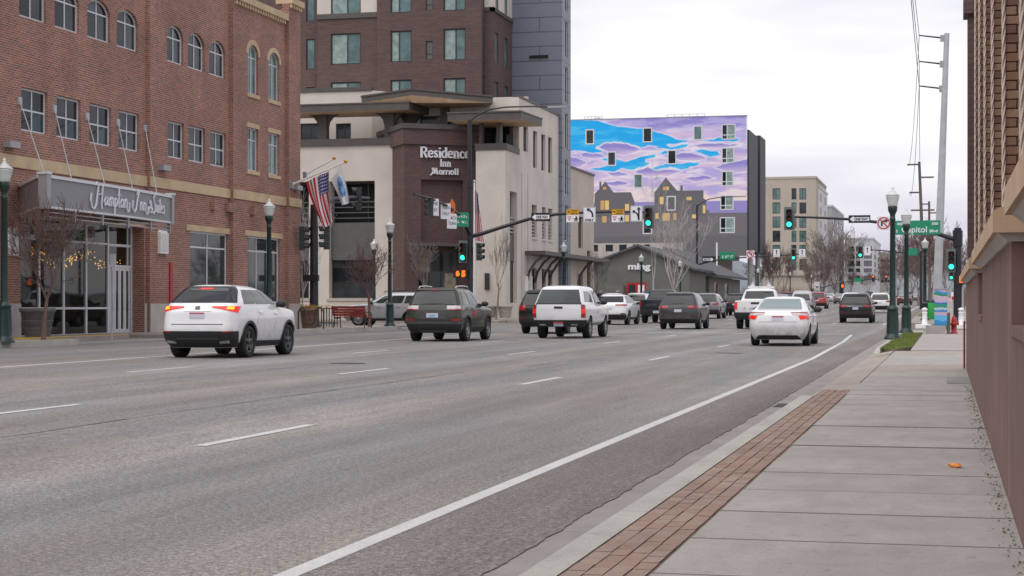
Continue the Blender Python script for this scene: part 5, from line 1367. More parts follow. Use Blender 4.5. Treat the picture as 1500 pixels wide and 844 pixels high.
# ------------------------------------------------------------------ vehicles
def pchip(xs, ys):
    xs = np.array(xs, float); ys = np.array(ys, float); h = np.diff(xs); d = np.diff(ys) / h; n = len(xs); m = np.zeros(n)
    for i in range(1, n - 1):
        if d[i - 1] * d[i] > 0:
            w1, w2 = 2 * h[i] + h[i - 1], h[i] + 2 * h[i - 1]; m[i] = (w1 + w2) / (w1 / d[i - 1] + w2 / d[i])
    m[0], m[-1] = d[0], d[-1]
    def f(x):
        x = min(max(x, xs[0]), xs[-1]); i = min(int(np.searchsorted(xs, x, 'right')) - 1, n - 2); t = (x - xs[i]) / h[i]
        return float((2 * t**3 - 3 * t**2 + 1) * ys[i] + (t**3 - 2 * t**2 + t) * h[i] * m[i] + (-2 * t**3 + 3 * t**2) * ys[i + 1] + (t**3 - t**2) * h[i] * m[i + 1])
    return f
class Shell:
    """car body as a stack of rounded plan outlines: levels = (z, half width, rear y, front y, rear corner, front corner)"""
    def __init__(s, levels, sx=1., sy=1., sz=1., lift=0.):
        L_ = [(z * sz + lift, w * sx, yr * sy, yf * sy, rr, rf) for z, w, yr, yf, rr, rf in levels]
        zs = [l[0] for l in L_]; s.zs = zs
        s.f = [pchip(zs, [l[k] for l in L_]) for k in range(1, 6)]; s.bow = .07
    def at(s, z): return [f(z) for f in s.f]
    def P(s, u, z):
        w, yr, yf, rr, rf = s.at(z); rr = min(rr, w * .9); rf = min(rf, w * .9); sg = -1 if u < 0 else 1; u = abs(u)
        bw = s.bow
        yb = yr + bw * ((w - rr) / w) ** 2; yt = yf - .16 * ((w - rf) / w) ** 2
        if u <= 1: x = u * (w - rr); y = yr + bw * (x / w) ** 2
        elif u <= 2: q = (u - 1) * math.pi / 2; x = w - rr + rr * math.sin(q); y = yb + rr * (1 - math.cos(q))
        elif u <= 3: x = w; a, b = yb + rr, yt - rf; y = a + (b - a) * (u - 2); x = w - .02 * ((y - (a + b) / 2) / ((b - a) / 2 + 1e-6)) ** 2
        elif u <= 4: q = (u - 3) * math.pi / 2; x = w - rf + rf * math.cos(q) - .02 * math.cos(q); y = yt - rf + rf * math.sin(q)
        else: x = (w - rf) * (5 - u); y = yf - .16 * (x / w) ** 2
        if 1 < u <= 2: x -= .02 * math.sin((u - 1) * math.pi / 2)
        return Vector((sg * x, y, z))
    def N(s, u, z):
        e = .02; du = s.P(u + e, z) - s.P(u - e, z); dz = s.P(u, z + .01) - s.P(u, z - .01)
        n = du.cross(dz); n.normalize()
        return n
    def S(s, y, z):                                    # u on the flank at y
        w, yr, yf, rr, rf = s.at(z); a = yr + s.bow * ((w - rr) / w) ** 2 + rr; b = yf - .16 * ((w - rf) / w) ** 2 - rf
        return 2 + (y - a) / (b - a)
    def RX(s, x, z):                                   # u on the rear at x
        w, yr, yf, rr, rf = s.at(z)
        if x <= w - rr: return x / (w - rr)
        return 1 + math.asin(min(1., (x - w + rr) / rr)) * 2 / math.pi
    def patch(s, mb, c, off=.006, nu=6, nv=4, mirror=True, both=True, thick=.03):
        """c: four (u, z) corners bl, br, tr, tl"""
        for sg in ((1, -1) if mirror else (1,)):
            top = []; low = []
            for j in range(nv + 1):
                for i in range(nu + 1):
                    a, b = i / nu, j / nv
                    u = (c[0][0] * (1 - a) + c[1][0] * a) * (1 - b) + (c[3][0] * (1 - a) + c[2][0] * a) * b
                    z = (c[0][1] * (1 - a) + c[1][1] * a) * (1 - b) + (c[3][1] * (1 - a) + c[2][1] * a) * b
                    p = s.P(u, z); n = s.N(u, z); q = p + n * off; r = p - n * thick
                    if sg < 0: q = Vector((-q.x, q.y, q.z)); r = Vector((-r.x, r.y, r.z))
                    top.append(tuple(q)); low.append(tuple(r))
            W = nu + 1; fs = [(j * W + i, j * W + i + 1, (j + 1) * W + i + 1, (j + 1) * W + i) for j in range(nv) for i in range(nu)]
            if sg < 0: fs = [f[::-1] for f in fs]
            mb.add(top, fs, True)
            ring = [i for i in range(W)] + [j * W + nu for j in range(1, nv + 1)] + [nv * W + i for i in range(nu - 1, -1, -1)] + [j * W for j in range(nv - 1, 0, -1)]
            k = len(ring); vs = [top[i] for i in ring] + [low[i] for i in ring]
            mb.add(vs, [(i, i + k, (i + 1) % k + k, (i + 1) % k) for i in range(k)])
        return mb
    def body(s):
        zs = []
        for a, b in zip(s.zs[:-1], s.zs[1:]):
            n = max(2, int((b - a) / .028)); zs += [a + (b - a) * i / n for i in range(n)]
        zs.append(s.zs[-1])
        us = [i / 9 for i in range(9)] + [1 + i / 6 for i in range(6)] + [2 + i / 18 for i in range(18)] + [3 + i / 6 for i in range(6)] + [4 + i / 6 for i in range(7)]
        ring = us + [-u for u in us[-2:0:-1]]; n = len(ring); mb = MB()
        vs = [tuple(s.P(u, z)) for z in zs for u in ring]
        fs = [(j * n + i, j * n + (i + 1) % n, (j + 1) * n + (i + 1) % n, (j + 1) * n + i) for j in range(len(zs) - 1) for i in range(n)]
        fs += [tuple(range(n - 1, -1, -1)), tuple((len(zs) - 1) * n + i for i in range(n))]
        mb.add(vs, fs, True); return mb
def boolean_cut(me, cutter):
    a = bpy.data.objects.new('cut_source', me); b = bpy.data.objects.new('cut_tool', cutter); COL.objects.link(a); COL.objects.link(b)
    md = a.modifiers.new('cut', 'BOOLEAN'); md.operation = 'DIFFERENCE'; md.object = b; md.solver = 'EXACT'
    bpy.context.view_layer.update()
    r = bpy.data.meshes.new_from_object(a.evaluated_get(bpy.context.evaluated_depsgraph_get()))
    bpy.data.objects.remove(a); bpy.data.objects.remove(b)
    return r
def wheel_parts(root, x, y, r, wd, spokes=5, rim='rim', side=1):
    t = MB(); h = wd / 2; ri = r * .66
    prof = [(ri, -h), (r * .93, -h), (r * .985, -h * .8), (r, -h * .55), (r, h * .55), (r * .985, h * .8), (r * .93, h), (ri, h), (ri, -h)]
    t.lathe(prof, (x, y, r), 28, 'x', cap=False); wo = t.build('wheel', M('tyre'), root, False)
    m = MB(); o = x + side * (h - .025)
    m.lathe([(ri + .004, -side * .12), (ri + .004, side * .012), (ri - .022, side * .016), (ri - .03, -side * .05)], (o, y, r), 28, 'x')
    for k in range(spokes):
        a = 2 * math.pi * k / spokes + .3
        c_, s_ = math.cos(a), math.sin(a); w1, w2 = .045, .03
        def pt(rad, tt, dx): return (o + dx, y + c_ * rad - s_ * tt, r + s_ * rad + c_ * tt)
        q = [pt(.03, -w1, side * .0), pt(.03, w1, side * .0), pt(ri, w2, side * .008), pt(ri, -w2, side * .008)]; q2 = [(p[0] - side * .04, p[1], p[2]) for p in q]
        m.add(q + q2, [(0, 1, 2, 3), (0, 4, 5, 1), (1, 5, 6, 2), (2, 6, 7, 3), (3, 7, 4, 0)])
    m.lathe([(.075, -side * .05), (.07, side * .012), (0, side * .018)], (o, y, r), 14, 'x')
    m.build('rim', M(rim), wo, False)
    m = MB(); m.lathe([(ri - .01, -side * .07), (0, -side * .07)], (o, y, r), 20, 'x'); m.build('brake_disc', M('plastic_black'), wo, False)

def car(name, label, cat, paint, levels, loc, yaw=0., sx=1., sy=1., sz=1., wr=.36, wy=(-1.38, 1.42), ww=.23, arch=.41, spec=None, spokes=5, rim='rim', group='vehicles driving along the street', track=None, clad=None, cut=None, mirror_z=1.15, mirror_y=.75, detail=True, lift=0., wheels=True):
    root = thing(name, label, cat, loc, yaw, group)
    S = Shell(levels, sx, sy, sz, lift)
    w0 = max(l[1] for l in levels) * sx; tx = (w0 - ww / 2 - .015) if track is None else track
    me = S.body().mesh('body', [M(paint), M('plastic_black')])
    cm = MB()
    for sg in (-1, 1):
        for y in wy: cm.lathe([(arch, -.30), (arch, .30)], (sg * w0, y, wr), 32, 'x')
    if cut: cut(cm)
    cme = cm.mesh('cut_tool', [M(paint), M('plastic_black')]); cme.polygons.foreach_set('material_index', [1] * len(cme.polygons))
    bm = bmesh.new(); bm.from_mesh(cme); bmesh.ops.remove_doubles(bm, verts=bm.verts, dist=1e-5); bmesh.ops.recalc_face_normals(bm, faces=bm.faces); bm.to_mesh(cme); bm.free()
    me = boolean_cut(me, cme)
    me.polygons.foreach_set('use_smooth', [True] * len(me.polygons)); me.set_sharp_from_angle(angle=R(42)); me.name = 'body'
    b = link('body', me, root)
    if wheels:
        for sg in (-1, 1):
            for y in wy: wheel_parts(root, sg * tx, y, wr, ww, spokes, rim, sg)
    if clad:                                           # dark lips over the wheel openings
        m = MB()
        for sg in (-1, 1):
            for y in wy:
                o = []; n = 18
                for i in range(n + 1):
                    a = math.pi * (-.12 + 1.24 * i / n)
                    for rr_ in (arch - .004, arch + clad):
                        yy, zz = y + rr_ * math.cos(a), max(S.zs[0] + .02, wr + rr_ * math.sin(a)); u = S.S(yy, zz); p = S.P(u, zz) + S.N(u, zz) * .012; o.append((sg * p.x, p.y, p.z))
                fs = [(2 * i, 2 * i + 1, 2 * i + 3, 2 * i + 2) for i in range(n)]; m.add(o, fs, True)
        m.build('arch_trim', M('plastic_black'), root, False)
    for (nm, mt, cs, kw) in (spec(S) if spec else ()):
        kw = dict(kw); one = kw.pop('one', False); ff = kw.pop('parent', None)
        if one:                                        # symmetric piece straddling the centre line: corners given for the right half
            m = MB(); kw['nv'] = kw.get('nv', 4) * (2 if 'window' in nm else 1); S.patch(m, [(-cs[1][0], cs[1][1]), cs[1], cs[2], (-cs[2][0], cs[2][1])], mirror=False, nu=18, **kw); m.build(nm, M(mt), root, False)
        else:
            for sg in (1, -1):
                m = MB(); S.patch(m, cs, mirror=False, **kw)
                if sg < 0: m.v = [(-x, y, z) for x, y, z in m.v]; m.f = [f[::-1] for f in m.f]
                m.build(nm, M(mt), root, False)
    if detail:
        for sg in (-1, 1):
            z = mirror_z; u = S.S(mirror_y, z); p = S.P(u, z); x = sg * (p.x + .12)
            m = MB(); k = [(x - sg * .13, p.y + .03), (x + sg * .10, p.y - .04), (x + sg * .13, p.y + .06), (x, p.y + .14)]
            prof = [(0, -.09), (.75, -.085), (1., -.02), (.9, .07), (0, .085)]
            m.lathe([(.001, -.085), (.10, -.075), (.125, 0.), (.11, .06), (.001, .08)], (x, p.y, z + .04), 12, 'y'); m.v = [(x + (a - x) * 1.0, b_, z + .04 + (c - z - .04) * .68) for a, b_, c in m.v]
            m.tube((p.x * sg - sg * .03, p.y + .03, z - .02), (x, p.y + .02, z + .02), .03, n=6)
            m.build('mirror', M(paint if sg * 0 == 1 else 'plastic_black'), root, False)
    root['half_width'] = w0; del root['half_width']
    return root, S

LV_NX = [(.24, .80, -2.05, 2.15, .22, .35), (.42, .89, -2.24, 2.28, .24, .42), (.62, .925, -2.31, 2.32, .28, .45), (.88, .93, -2.27, 2.30, .30, .5), (1.03, .915, -2.25, 2.22, .30, .5), (1.08, .905, -2.23, 2.0, .30, .5), (1.13, .895, -2.20, 1.45, .30, .5),
         (1.18, .88, -2.14, 1.05, .28, .45), (1.23, .86, -2.08, .95, .26, .4), (1.40, .75, -1.84, .62, .22, .3), (1.52, .675, -1.66, .33, .2, .26), (1.58, .61, -1.60, .1, .2, .25), (1.625, .50, -1.48, -.15, .2, .25), (1.648, .34, -1.35, -.5, .15, .2), (1.655, .1, -1.0, -.8, .05, .05)]
LV_SUV = [(.28, .82, -2.22, 2.2, .2, .35), (.48, .92, -2.38, 2.36, .22, .45), (.8, .95, -2.40, 2.40, .24, .5), (1.0, .945, -2.37, 2.34, .24, .5), (1.07, .93, -2.35, 2.1, .24, .5), (1.13, .915, -2.33, 1.25, .24, .45), (1.2, .89, -2.29, .98, .22, .4),
          (1.45, .80, -2.14, .5, .2, .3), (1.6, .735, -2.03, .2, .18, .26), (1.665, .68, -2.02, .0, .18, .25), (1.71, .57, -1.94, -.2, .18, .25), (1.735, .36, -1.6, -.5, .15, .2), (1.742, .1, -1.0, -.8, .05, .05)]
LV_SED = [(.19, .76, -2.2, 2.2, .25, .4), (.38, .87, -2.34, 2.36, .28, .5), (.62, .905, -2.40, 2.40, .30, .55), (.86, .905, -2.37, 2.25, .32, .55), (.93, .895, -2.35, 1.9, .32, .5), (.985, .88, -2.32, 1.35, .32, .45), (1.03, .865, -2.30, 1.08, .32, .4),
          (1.055, .85, -2.20, 1.0, .32, .4), (1.08, .83, -1.85, .93, .3, .38), (1.12, .80, -1.70, .85, .28, .34), (1.25, .725, -1.38, .55, .24, .3), (1.36, .655, -1.08, .22, .22, .26), (1.42, .585, -.92, -.02, .2, .25), (1.455, .45, -.72, -.22, .18, .22), (1.468, .26, -.55, -.36, .1, .1), (1.472, .08, -.47, -.42, .02, .02)]
LV_PICK = [(.46, .84, -2.86, 2.8, .10, .3), (.62, .96, -2.93, 2.92, .10, .4), (1.0, 1.0, -2.95, 2.95, .09, .45), (1.26, .99, -2.94, 2.86, .09, .45), (1.325, .98, -2.935, 2.6, .08, .4), (1.345, .975, -2.93, 1.9, .08, .4), (1.36, .965, -2.925, 1.5, .08, .35),
           (1.372, .95, -.98, 1.28, .10, .3), (1.45, .91, -.93, 1.08, .12, .3), (1.68, .82, -.86, .62, .14, .26), (1.84, .745, -.82, .3, .14, .24), (1.90, .68, -.80, .12, .14, .24), (1.94, .5, -.7, -.1, .12, .2), (1.955, .2, -.45, -.3, .05, .08)]
LV_TAC = [(.44, .78, -2.5, 2.45, .10, .3), (.58, .90, -2.58, 2.58, .10, .42), (.8, .92, -2.60, 2.62, .10, .48), (1.02, .915, -2.60, 2.55, .10, .48), (1.09, .905, -2.595, 2.2, .10, .45), (1.14, .895, -2.59, 1.55, .10, .4), (1.20, .875, -2.57, 1.2, .12, .35),
          (1.45, .80, -2.43, .82, .14, .28), (1.66, .735, -2.28, .48, .16, .25), (1.74, .69, -2.24, .3, .18, .25), (1.79, .60, -2.15, .1, .18, .24), (1.82, .42, -1.9, -.2, .15, .2), (1.83, .15, -1.2, -.5, .05, .05)]

def paint(name, c, co, metal):
    """lacquer with thrown-up road grime low on the body"""
    k = NT(name); p = k.obj(); sp = k.n('ShaderNodeSeparateXYZ'); k.l(p, sp.inputs[0]); b = k.b; dark = max(c) < .1
    n = k.noise(p, 3.5, 5, .65); f = k.math('MULTIPLY', k.remap(sp.outputs[2], .25, .85, .75, 0.), k.remap(n, .32, .68, .1, 1.))
    k.l(k.mix('MIX', f, c, (.17, .155, .14)), b.inputs['Base Color']); k.l(k.remap(f, 0., .6, .3, .7), b.inputs['Roughness'])
    b.inputs['Metallic'].default_value = metal; b.inputs['Specular IOR Level'].default_value = .2 if dark else .5
    b.inputs['Coat Weight'].default_value = co * (.55 if dark else 1.); b.inputs['Coat Roughness'].default_value = .05; MATS[name] = k.m
for nm, c, co in (('paint_white', (.74, .74, .75), .9), ('paint_olive', (.043, .045, .034), .9), ('paint_silver', (.40, .41, .43), .8), ('paint_black', (.010, .010, .012), 1.), ('paint_navy', (.012, .016, .026), 1.), ('paint_graphite', (.055, .055, .060), 1.), ('paint_red', (.36, .020, .018), 1.), ('paint_blue', (.03, .06, .16), 1.), ('paint_maroon', (.09, .012, .014), 1.), ('paint_grey', (.17, .175, .185), .9)):
    paint(nm if nm != 'paint_grey' else 'paint_midgrey', c, co, .25 if nm in ('paint_silver', 'paint_graphite') else 0.)

def glass_suv(S, zb, zt, cw, rear=True, rz=(1.15, 1.55), rxb=.72, rxt=.60, ys=((-1.75, -1.0), (-.9, .0), (.08, .85)), slope=.55):
    out = []
    if rear: out.append(('rear_window', 'car_glass', [None, (S.RX(rxb, rz[0]), rz[0]), (S.RX(rxt, rz[1]), rz[1]), None], dict(one=True, off=.014, nv=6)))
    for i, (a, b) in enumerate(ys):
        k = 0.
        u = [S.S(a, zb), S.S(b, zb), S.S(b, zb), S.S(a, zb)]
        # upper corners follow the pillars (same fraction along the tapering flank)
        c = [(u[0], zb), (u[1], zb), (u[1] - (.035 if i == len(ys) - 1 else 0.), zt), (u[0] + (.02 if i == 0 else 0.), zt)]
        out.append(('side_window', 'car_glass_side', c, dict(off=.009, nv=8)))
    return out

def lexus_spec(S):
    o = glass_suv(S, 1.19, 1.50, 0, rz=(1.215, 1.57), rxb=.80, rxt=.56, ys=((-1.42, -.78), (-.72, .08), (.14, .74)))
    RX = S.RX
    o += [
          ('brake_lamp', 'tail_lit', [None, (RX(.15, 1.50), 1.50), (RX(.15, 1.53), 1.535), None], dict(one=True, off=.02, nv=1)),
          ('taillight', 'tail_lit', [(RX(.33, 1.10), 1.11), (1.80, 1.0), (2.03, 1.135), (RX(.33, 1.10), 1.13)], dict(off=.018, nu=12, nv=5)),
          ('turn_signal', 'tail_amber', [(RX(.66, 1.06), 1.075), (1.55, 1.06), (1.6, 1.12), (RX(.68, 1.11), 1.12)], dict(off=.026, nu=5, nv=3)),
          ('number_plate', 'plate', [None, (RX(.17, .88), .88), (RX(.17, 1.0), 1.0), None], dict(one=True, off=.014, nv=2)),
          ('plate_strip', 'plate_red', [None, (RX(.17, .97), .972), (RX(.17, 1.0), 1.002), None], dict(one=True, off=.018, nv=1)),
          ('tailgate_trim', 'chrome', [None, (RX(.32, 1.04), 1.035), (RX(.32, 1.05), 1.052), None], dict(one=True, off=.016, nv=1)),
          ('badge', 'rim_dark', [None, (RX(.05, 1.06), 1.065), (RX(.05, 1.13), 1.13), None], dict(one=True, off=.02, nv=2)),
          ('tailgate_seam', 'plastic_black', [None, (RX(.60, .745), .74), (RX(.60, .75), .755), None], dict(one=True, off=.004, nv=1)),
          ('rear_bumper', 'plastic_black', [None, (2.04, .255), (1.93, .60), None], dict(one=True, off=.014, nv=6)),
          ('skid_trim', 'rim_dark', [None, (RX(.52, .44), .43), (RX(.46, .46), .455), None], dict(one=True, off=.022, nv=1)),
          ('exhaust_tip', 'chrome', [(RX(.50, .36), .345), (RX(.72, .36), .36), (RX(.72, .40), .415), (RX(.52, .40), .395)], dict(off=.03, nu=3, nv=1)),
          ('reflector', 'tail_red', [(RX(.60, .585), .575), (1.5, .58), (1.5, .605), (RX(.60, .60), .60)], dict(off=.02, nu=4, nv=1)),
          ('sill_trim', 'plastic_black', [(S.S(-.95, .3), .25), (S.S(1.0, .3), .25), (S.S(1.0, .3), .36), (S.S(-.95, .3), .38)], dict(off=.012)),
          ('door_seam', 'plastic_black', [(S.S(.12, .4), .40), (S.S(.128, .4), .40), (S.S(.128, 1.1), 1.16), (S.S(.12, 1.1), 1.16)], dict(off=.002, nu=1)),
          ('door_seam', 'plastic_black', [(S.S(-.85, .4), .62), (S.S(-.842, .4), .62), (S.S(-.76, 1.1), 1.16), (S.S(-.768, 1.1), 1.16)], dict(off=.002, nu=1)),
          ('door_handle', 'paint_white', [(S.S(-.62, .98), .975), (S.S(-.40, .98), .985), (S.S(-.40, .98), 1.015), (S.S(-.62, .98), 1.005)], dict(off=.035, nu=2, nv=1)),
          ('door_handle', 'paint_white', [(S.S(.30, .96), .955), (S.S(.52, .96), .965), (S.S(.52, .96), .995), (S.S(.30, .96), .985)], dict(off=.035, nu=2, nv=1))]
    return o
def suv_spec(paint, lit=False, plate='plate', lights=((.50, .93), (.93, 1.06)), rz=(1.14, 1.56), bump=.62, chrome=False, wrap=2.05):
    def f(S):
        RX = S.RX; o = glass_suv(S, 1.16, 1.55, 0, rz=rz, rxb=.74, rxt=.63)
        (xi, zl), (xo, zh) = (lights[0][0], lights[0][1]), (0, lights[1][1])
        o += [('taillight', 'tail_lit' if lit else 'tail_red', [(RX(xi, zl), zl), (wrap, zl), (wrap, zh), (RX(xi, zh), zh)], dict(off=.014, nu=10)),
              ('number_plate', plate, [None, (RX(.17, .80), .80), (RX(.17, .92), .93), None], dict(one=True, off=.012, nv=1)),
              ('rear_bumper', 'plastic_black', [None, (2.02, .285), (1.98, bump), None], dict(one=True, off=.012, nv=5)),
              ('reflector', 'tail_red_dark', [(RX(.62, .55), .58), (1.6, .58), (1.6, .63), (RX(.62, .6), .63)], dict(off=.02, nu=4, nv=1)),
              ('spoiler', paint, [None, (RX(.62, 1.60), 1.60), (RX(.58, 1.65), 1.65), None], dict(one=True, off=.04, nv=2, thick=.12)),
              ('wiper', 'plastic_black', [None, (RX(.28, rz[0] + .03), rz[0] + .03), (RX(.28, rz[0] + .05), rz[0] + .05), None], dict(one=True, off=.02, nv=1)),
              ('sill_trim', 'plastic_black', [(S.S(-.98, .3), .29), (S.S(1.0, .3), .29), (S.S(1.0, .3), .40), (S.S(-.98, .3), .42)], dict(off=.012)),
              ('door_seam', 'plastic_black', [(S.S(.02, .4), .42), (S.S(.03, .4), .42), (S.S(.03, 1.1), 1.12), (S.S(.02, 1.1), 1.12)], dict(off=.002, nu=1)),
              ('door_handle', paint, [(S.S(-.85, .98), .975), (S.S(-.62, .98), .985), (S.S(-.62, .98), 1.015), (S.S(-.85, .98), 1.005)], dict(off=.03, nu=2, nv=1)),
              ('door_handle', paint, [(S.S(.18, .96), .955), (S.S(.40, .96), .965), (S.S(.40, .96), .995), (S.S(.18, .96), .985)], dict(off=.03, nu=2, nv=1))]
        if chrome: o.append(('tailgate_trim', 'chrome', [None, (RX(.48, 1.0), .985), (RX(.48, 1.02), 1.01), None], dict(one=True, off=.016, nv=1)))
        return o
    return f
def jeep_spec(S):
    RX = S.RX; o = glass_suv(S, 1.16, 1.56, 0, rz=(1.17, 1.60), rxb=.70, rxt=.60)
    o += [('taillight', 'tail_clear', [(RX(.46, 1.03), 1.03), (1.75, 1.03), (1.75, 1.13), (RX(.46, 1.13), 1.13)], dict(off=.016, nu=10)),
          ('taillight', 'tail_red', [(RX(.44, 1.0), .995), (2.05, .995), (2.05, 1.028), (RX(.44, 1.03), 1.028)], dict(off=.018, nu=10, nv=1)),
          ('number_plate', 'plate', [None, (RX(.19, .76), .76), (RX(.19, .90), .90), None], dict(one=True, off=.012, nv=1)),
          ('plate_print', 'plate_blue', [None, (RX(.10, .79), .79), (RX(.10, .85), .85), None], dict(one=True, off=.016, nv=1)),
          ('plate_recess', 'paint_graphite', [None, (RX(.46, .72), .72), (RX(.36, .94), .94), None], dict(one=True, off=.004, nv=2)),
          ('rear_bumper', 'plastic_black', [None, (2.02, .29), (1.98, .69), None], dict(one=True, off=.014, nv=5)),
          ('bumper_band', 'paint_graphite', [None, (1.98, .56), (1.97, .66), None], dict(one=True, off=.03, nv=2)),
          ('exhaust_pipe', 'rim_dark', [None, (RX(.44, .34), .31), (RX(.44, .36), .37), None], dict(one=True, off=.03, nv=1)),
          ('reflector', 'tail_red', [(RX(.62, .66), .665), (1.7, .665), (1.7, .72), (RX(.62, .7), .72)], dict(off=.02, nu=5, nv=1)),
          ('spoiler', 'paint_olive', [None, (RX(.62, 1.60), 1.61), (RX(.58, 1.65), 1.655), None], dict(one=True, off=.04, nv=2, thick=.12)),
          ('brake_lamp', 'tail_red', [None, (RX(.12, 1.60), 1.605), (RX(.12, 1.62), 1.63), None], dict(one=True, off=.055, nv=1)),
          ('wiper', 'plastic_black', [None, (RX(.05, 1.2), 1.18), (RX(.34, 1.23), 1.205), None], dict(one=True, off=.02, nv=1)),
          ('badge', 'rim_dark', [None, (RX(.07, 1.02), 1.03), (RX(.07, 1.05), 1.055), None], dict(one=True, off=.012, nv=1)),
          ('sill_trim', 'plastic_black', [(S.S(-.98, .3), .29), (S.S(1.0, .3), .29), (S.S(1.0, .3), .45), (S.S(-.98, .3), .47)], dict(off=.014)),
          ('door_seam', 'plastic_black', [(S.S(.02, .4), .42), (S.S(.03, .4), .42), (S.S(.03, 1.1), 1.12), (S.S(.02, 1.1), 1.12)], dict(off=.002, nu=1)),
          ('door_decal', 'red_paint', [(S.S(-.62, .86), .82), (S.S(-.36, .86), .82), (S.S(-.36, .86), .99), (S.S(-.62, .86), .97)], dict(off=.004, nu=3)),
          ('door_handle', 'paint_olive', [(S.S(-.85, .98), 1.0), (S.S(-.62, .98), 1.005), (S.S(-.62, .98), 1.04), (S.S(-.85, .98), 1.03)], dict(off=.03, nu=2, nv=1)),
          ('door_handle', 'paint_olive', [(S.S(.18, .96), .98), (S.S(.40, .96), .985), (S.S(.40, .96), 1.02), (S.S(.18, .96), 1.01)], dict(off=.03, nu=2, nv=1))]
    return o
def sedan_spec(paint, lit=True):
    def f(S):
        RX = S.RX
        o = [('rear_window', 'car_glass_light', [None, (RX(.66, 1.10), 1.105), (RX(.53, 1.39), 1.385), None], dict(one=True, off=.014, nv=7)),
             ('side_window', 'car_glass', [(S.S(-1.22, 1.06), 1.065), (S.S(-.62, 1.06), 1.065), (S.S(-.62, 1.06) + .07, 1.37), (S.S(-1.1, 1.06) + .05, 1.37)], dict(off=.006, nv=5)),
             ('side_window', 'car_glass', [(S.S(-.58, 1.06), 1.065), (S.S(.12, 1.06), 1.065), (S.S(.12, 1.06) + .03, 1.38), (S.S(-.58, 1.06) + .07, 1.38)], dict(off=.006, nv=5)),
             ('side_window', 'car_glass', [(S.S(.16, 1.06), 1.065), (S.S(.82, 1.06), 1.065), (S.S(.82, 1.06) - .05, 1.37), (S.S(.16, 1.06) + .03, 1.38)], dict(off=.006, nv=5)),
             ('taillight', 'tail_clear', [(RX(.42, .93), .925), (1.80, .89), (1.88, .985), (RX(.38, .99), .985)], dict(off=.014, nu=10)),
             ('taillight', 'tail_red', [(RX(.40, .985), .97), (2.0, .965), (2.0, 1.0), (RX(.38, 1.0), .998)], dict(off=.018, nu=10, nv=1)),
             ('taillight', 'tail_red', [(1.82, .78), (2.02, .80), (2.02, .97), (1.88, .97)], dict(off=.019, nu=4, nv=3)),
             ('brake_lamp', 'tail_lit' if lit else 'tail_red', [(RX(.66, .79), .785), (1.86, .82), (1.95, .895), (RX(.60, .9), .895)], dict(off=.018, nu=8, nv=3)),
             ('number_plate', 'plate', [None, (RX(.17, .75), .755), (RX(.17, .88), .885), None], dict(one=True, off=.012, nv=1)),
             ('plate_strip', 'plate_red', [None, (RX(.17, .85), .85), (RX(.17, .88), .887), None], dict(one=True, off=.016, nv=1)),
             ('boot_trim', 'chrome', [None, (RX(.40, .91), .905), (RX(.40, .925), .925), None], dict(one=True, off=.012, nv=1)),
             ('badge', 'chrome', [None, (RX(.05, .94), .945), (RX(.05, .98), .985), None], dict(one=True, off=.014, nv=1)),
             ('boot_seam', 'plastic_black', [None, (RX(.56, .715), .71), (RX(.56, .72), .72), None], dict(one=True, off=.002, nv=1)),
             ('bumper_vent', 'plastic_black', [None, (RX(.70, .22), .20), (RX(.56, .34), .325), None], dict(one=True, off=.006, nv=3)),
             ('door_seam', 'plastic_black', [(S.S(.14, .4), .32), (S.S(.15, .4), .32), (S.S(.15, 1.0), 1.0), (S.S(.14, 1.0), 1.0)], dict(off=.002, nu=1)),
             ('door_handle', paint, [(S.S(-.62, .86), .865), (S.S(-.40, .86), .87), (S.S(-.40, .86), .90), (S.S(-.62, .86), .895)], dict(off=.03, nu=2, nv=1)),
             ('door_handle', paint, [(S.S(.32, .86), .845), (S.S(.54, .86), .85), (S.S(.54, .86), .88), (S.S(.32, .86), .875)], dict(off=.03, nu=2, nv=1))]
        return o
    return f
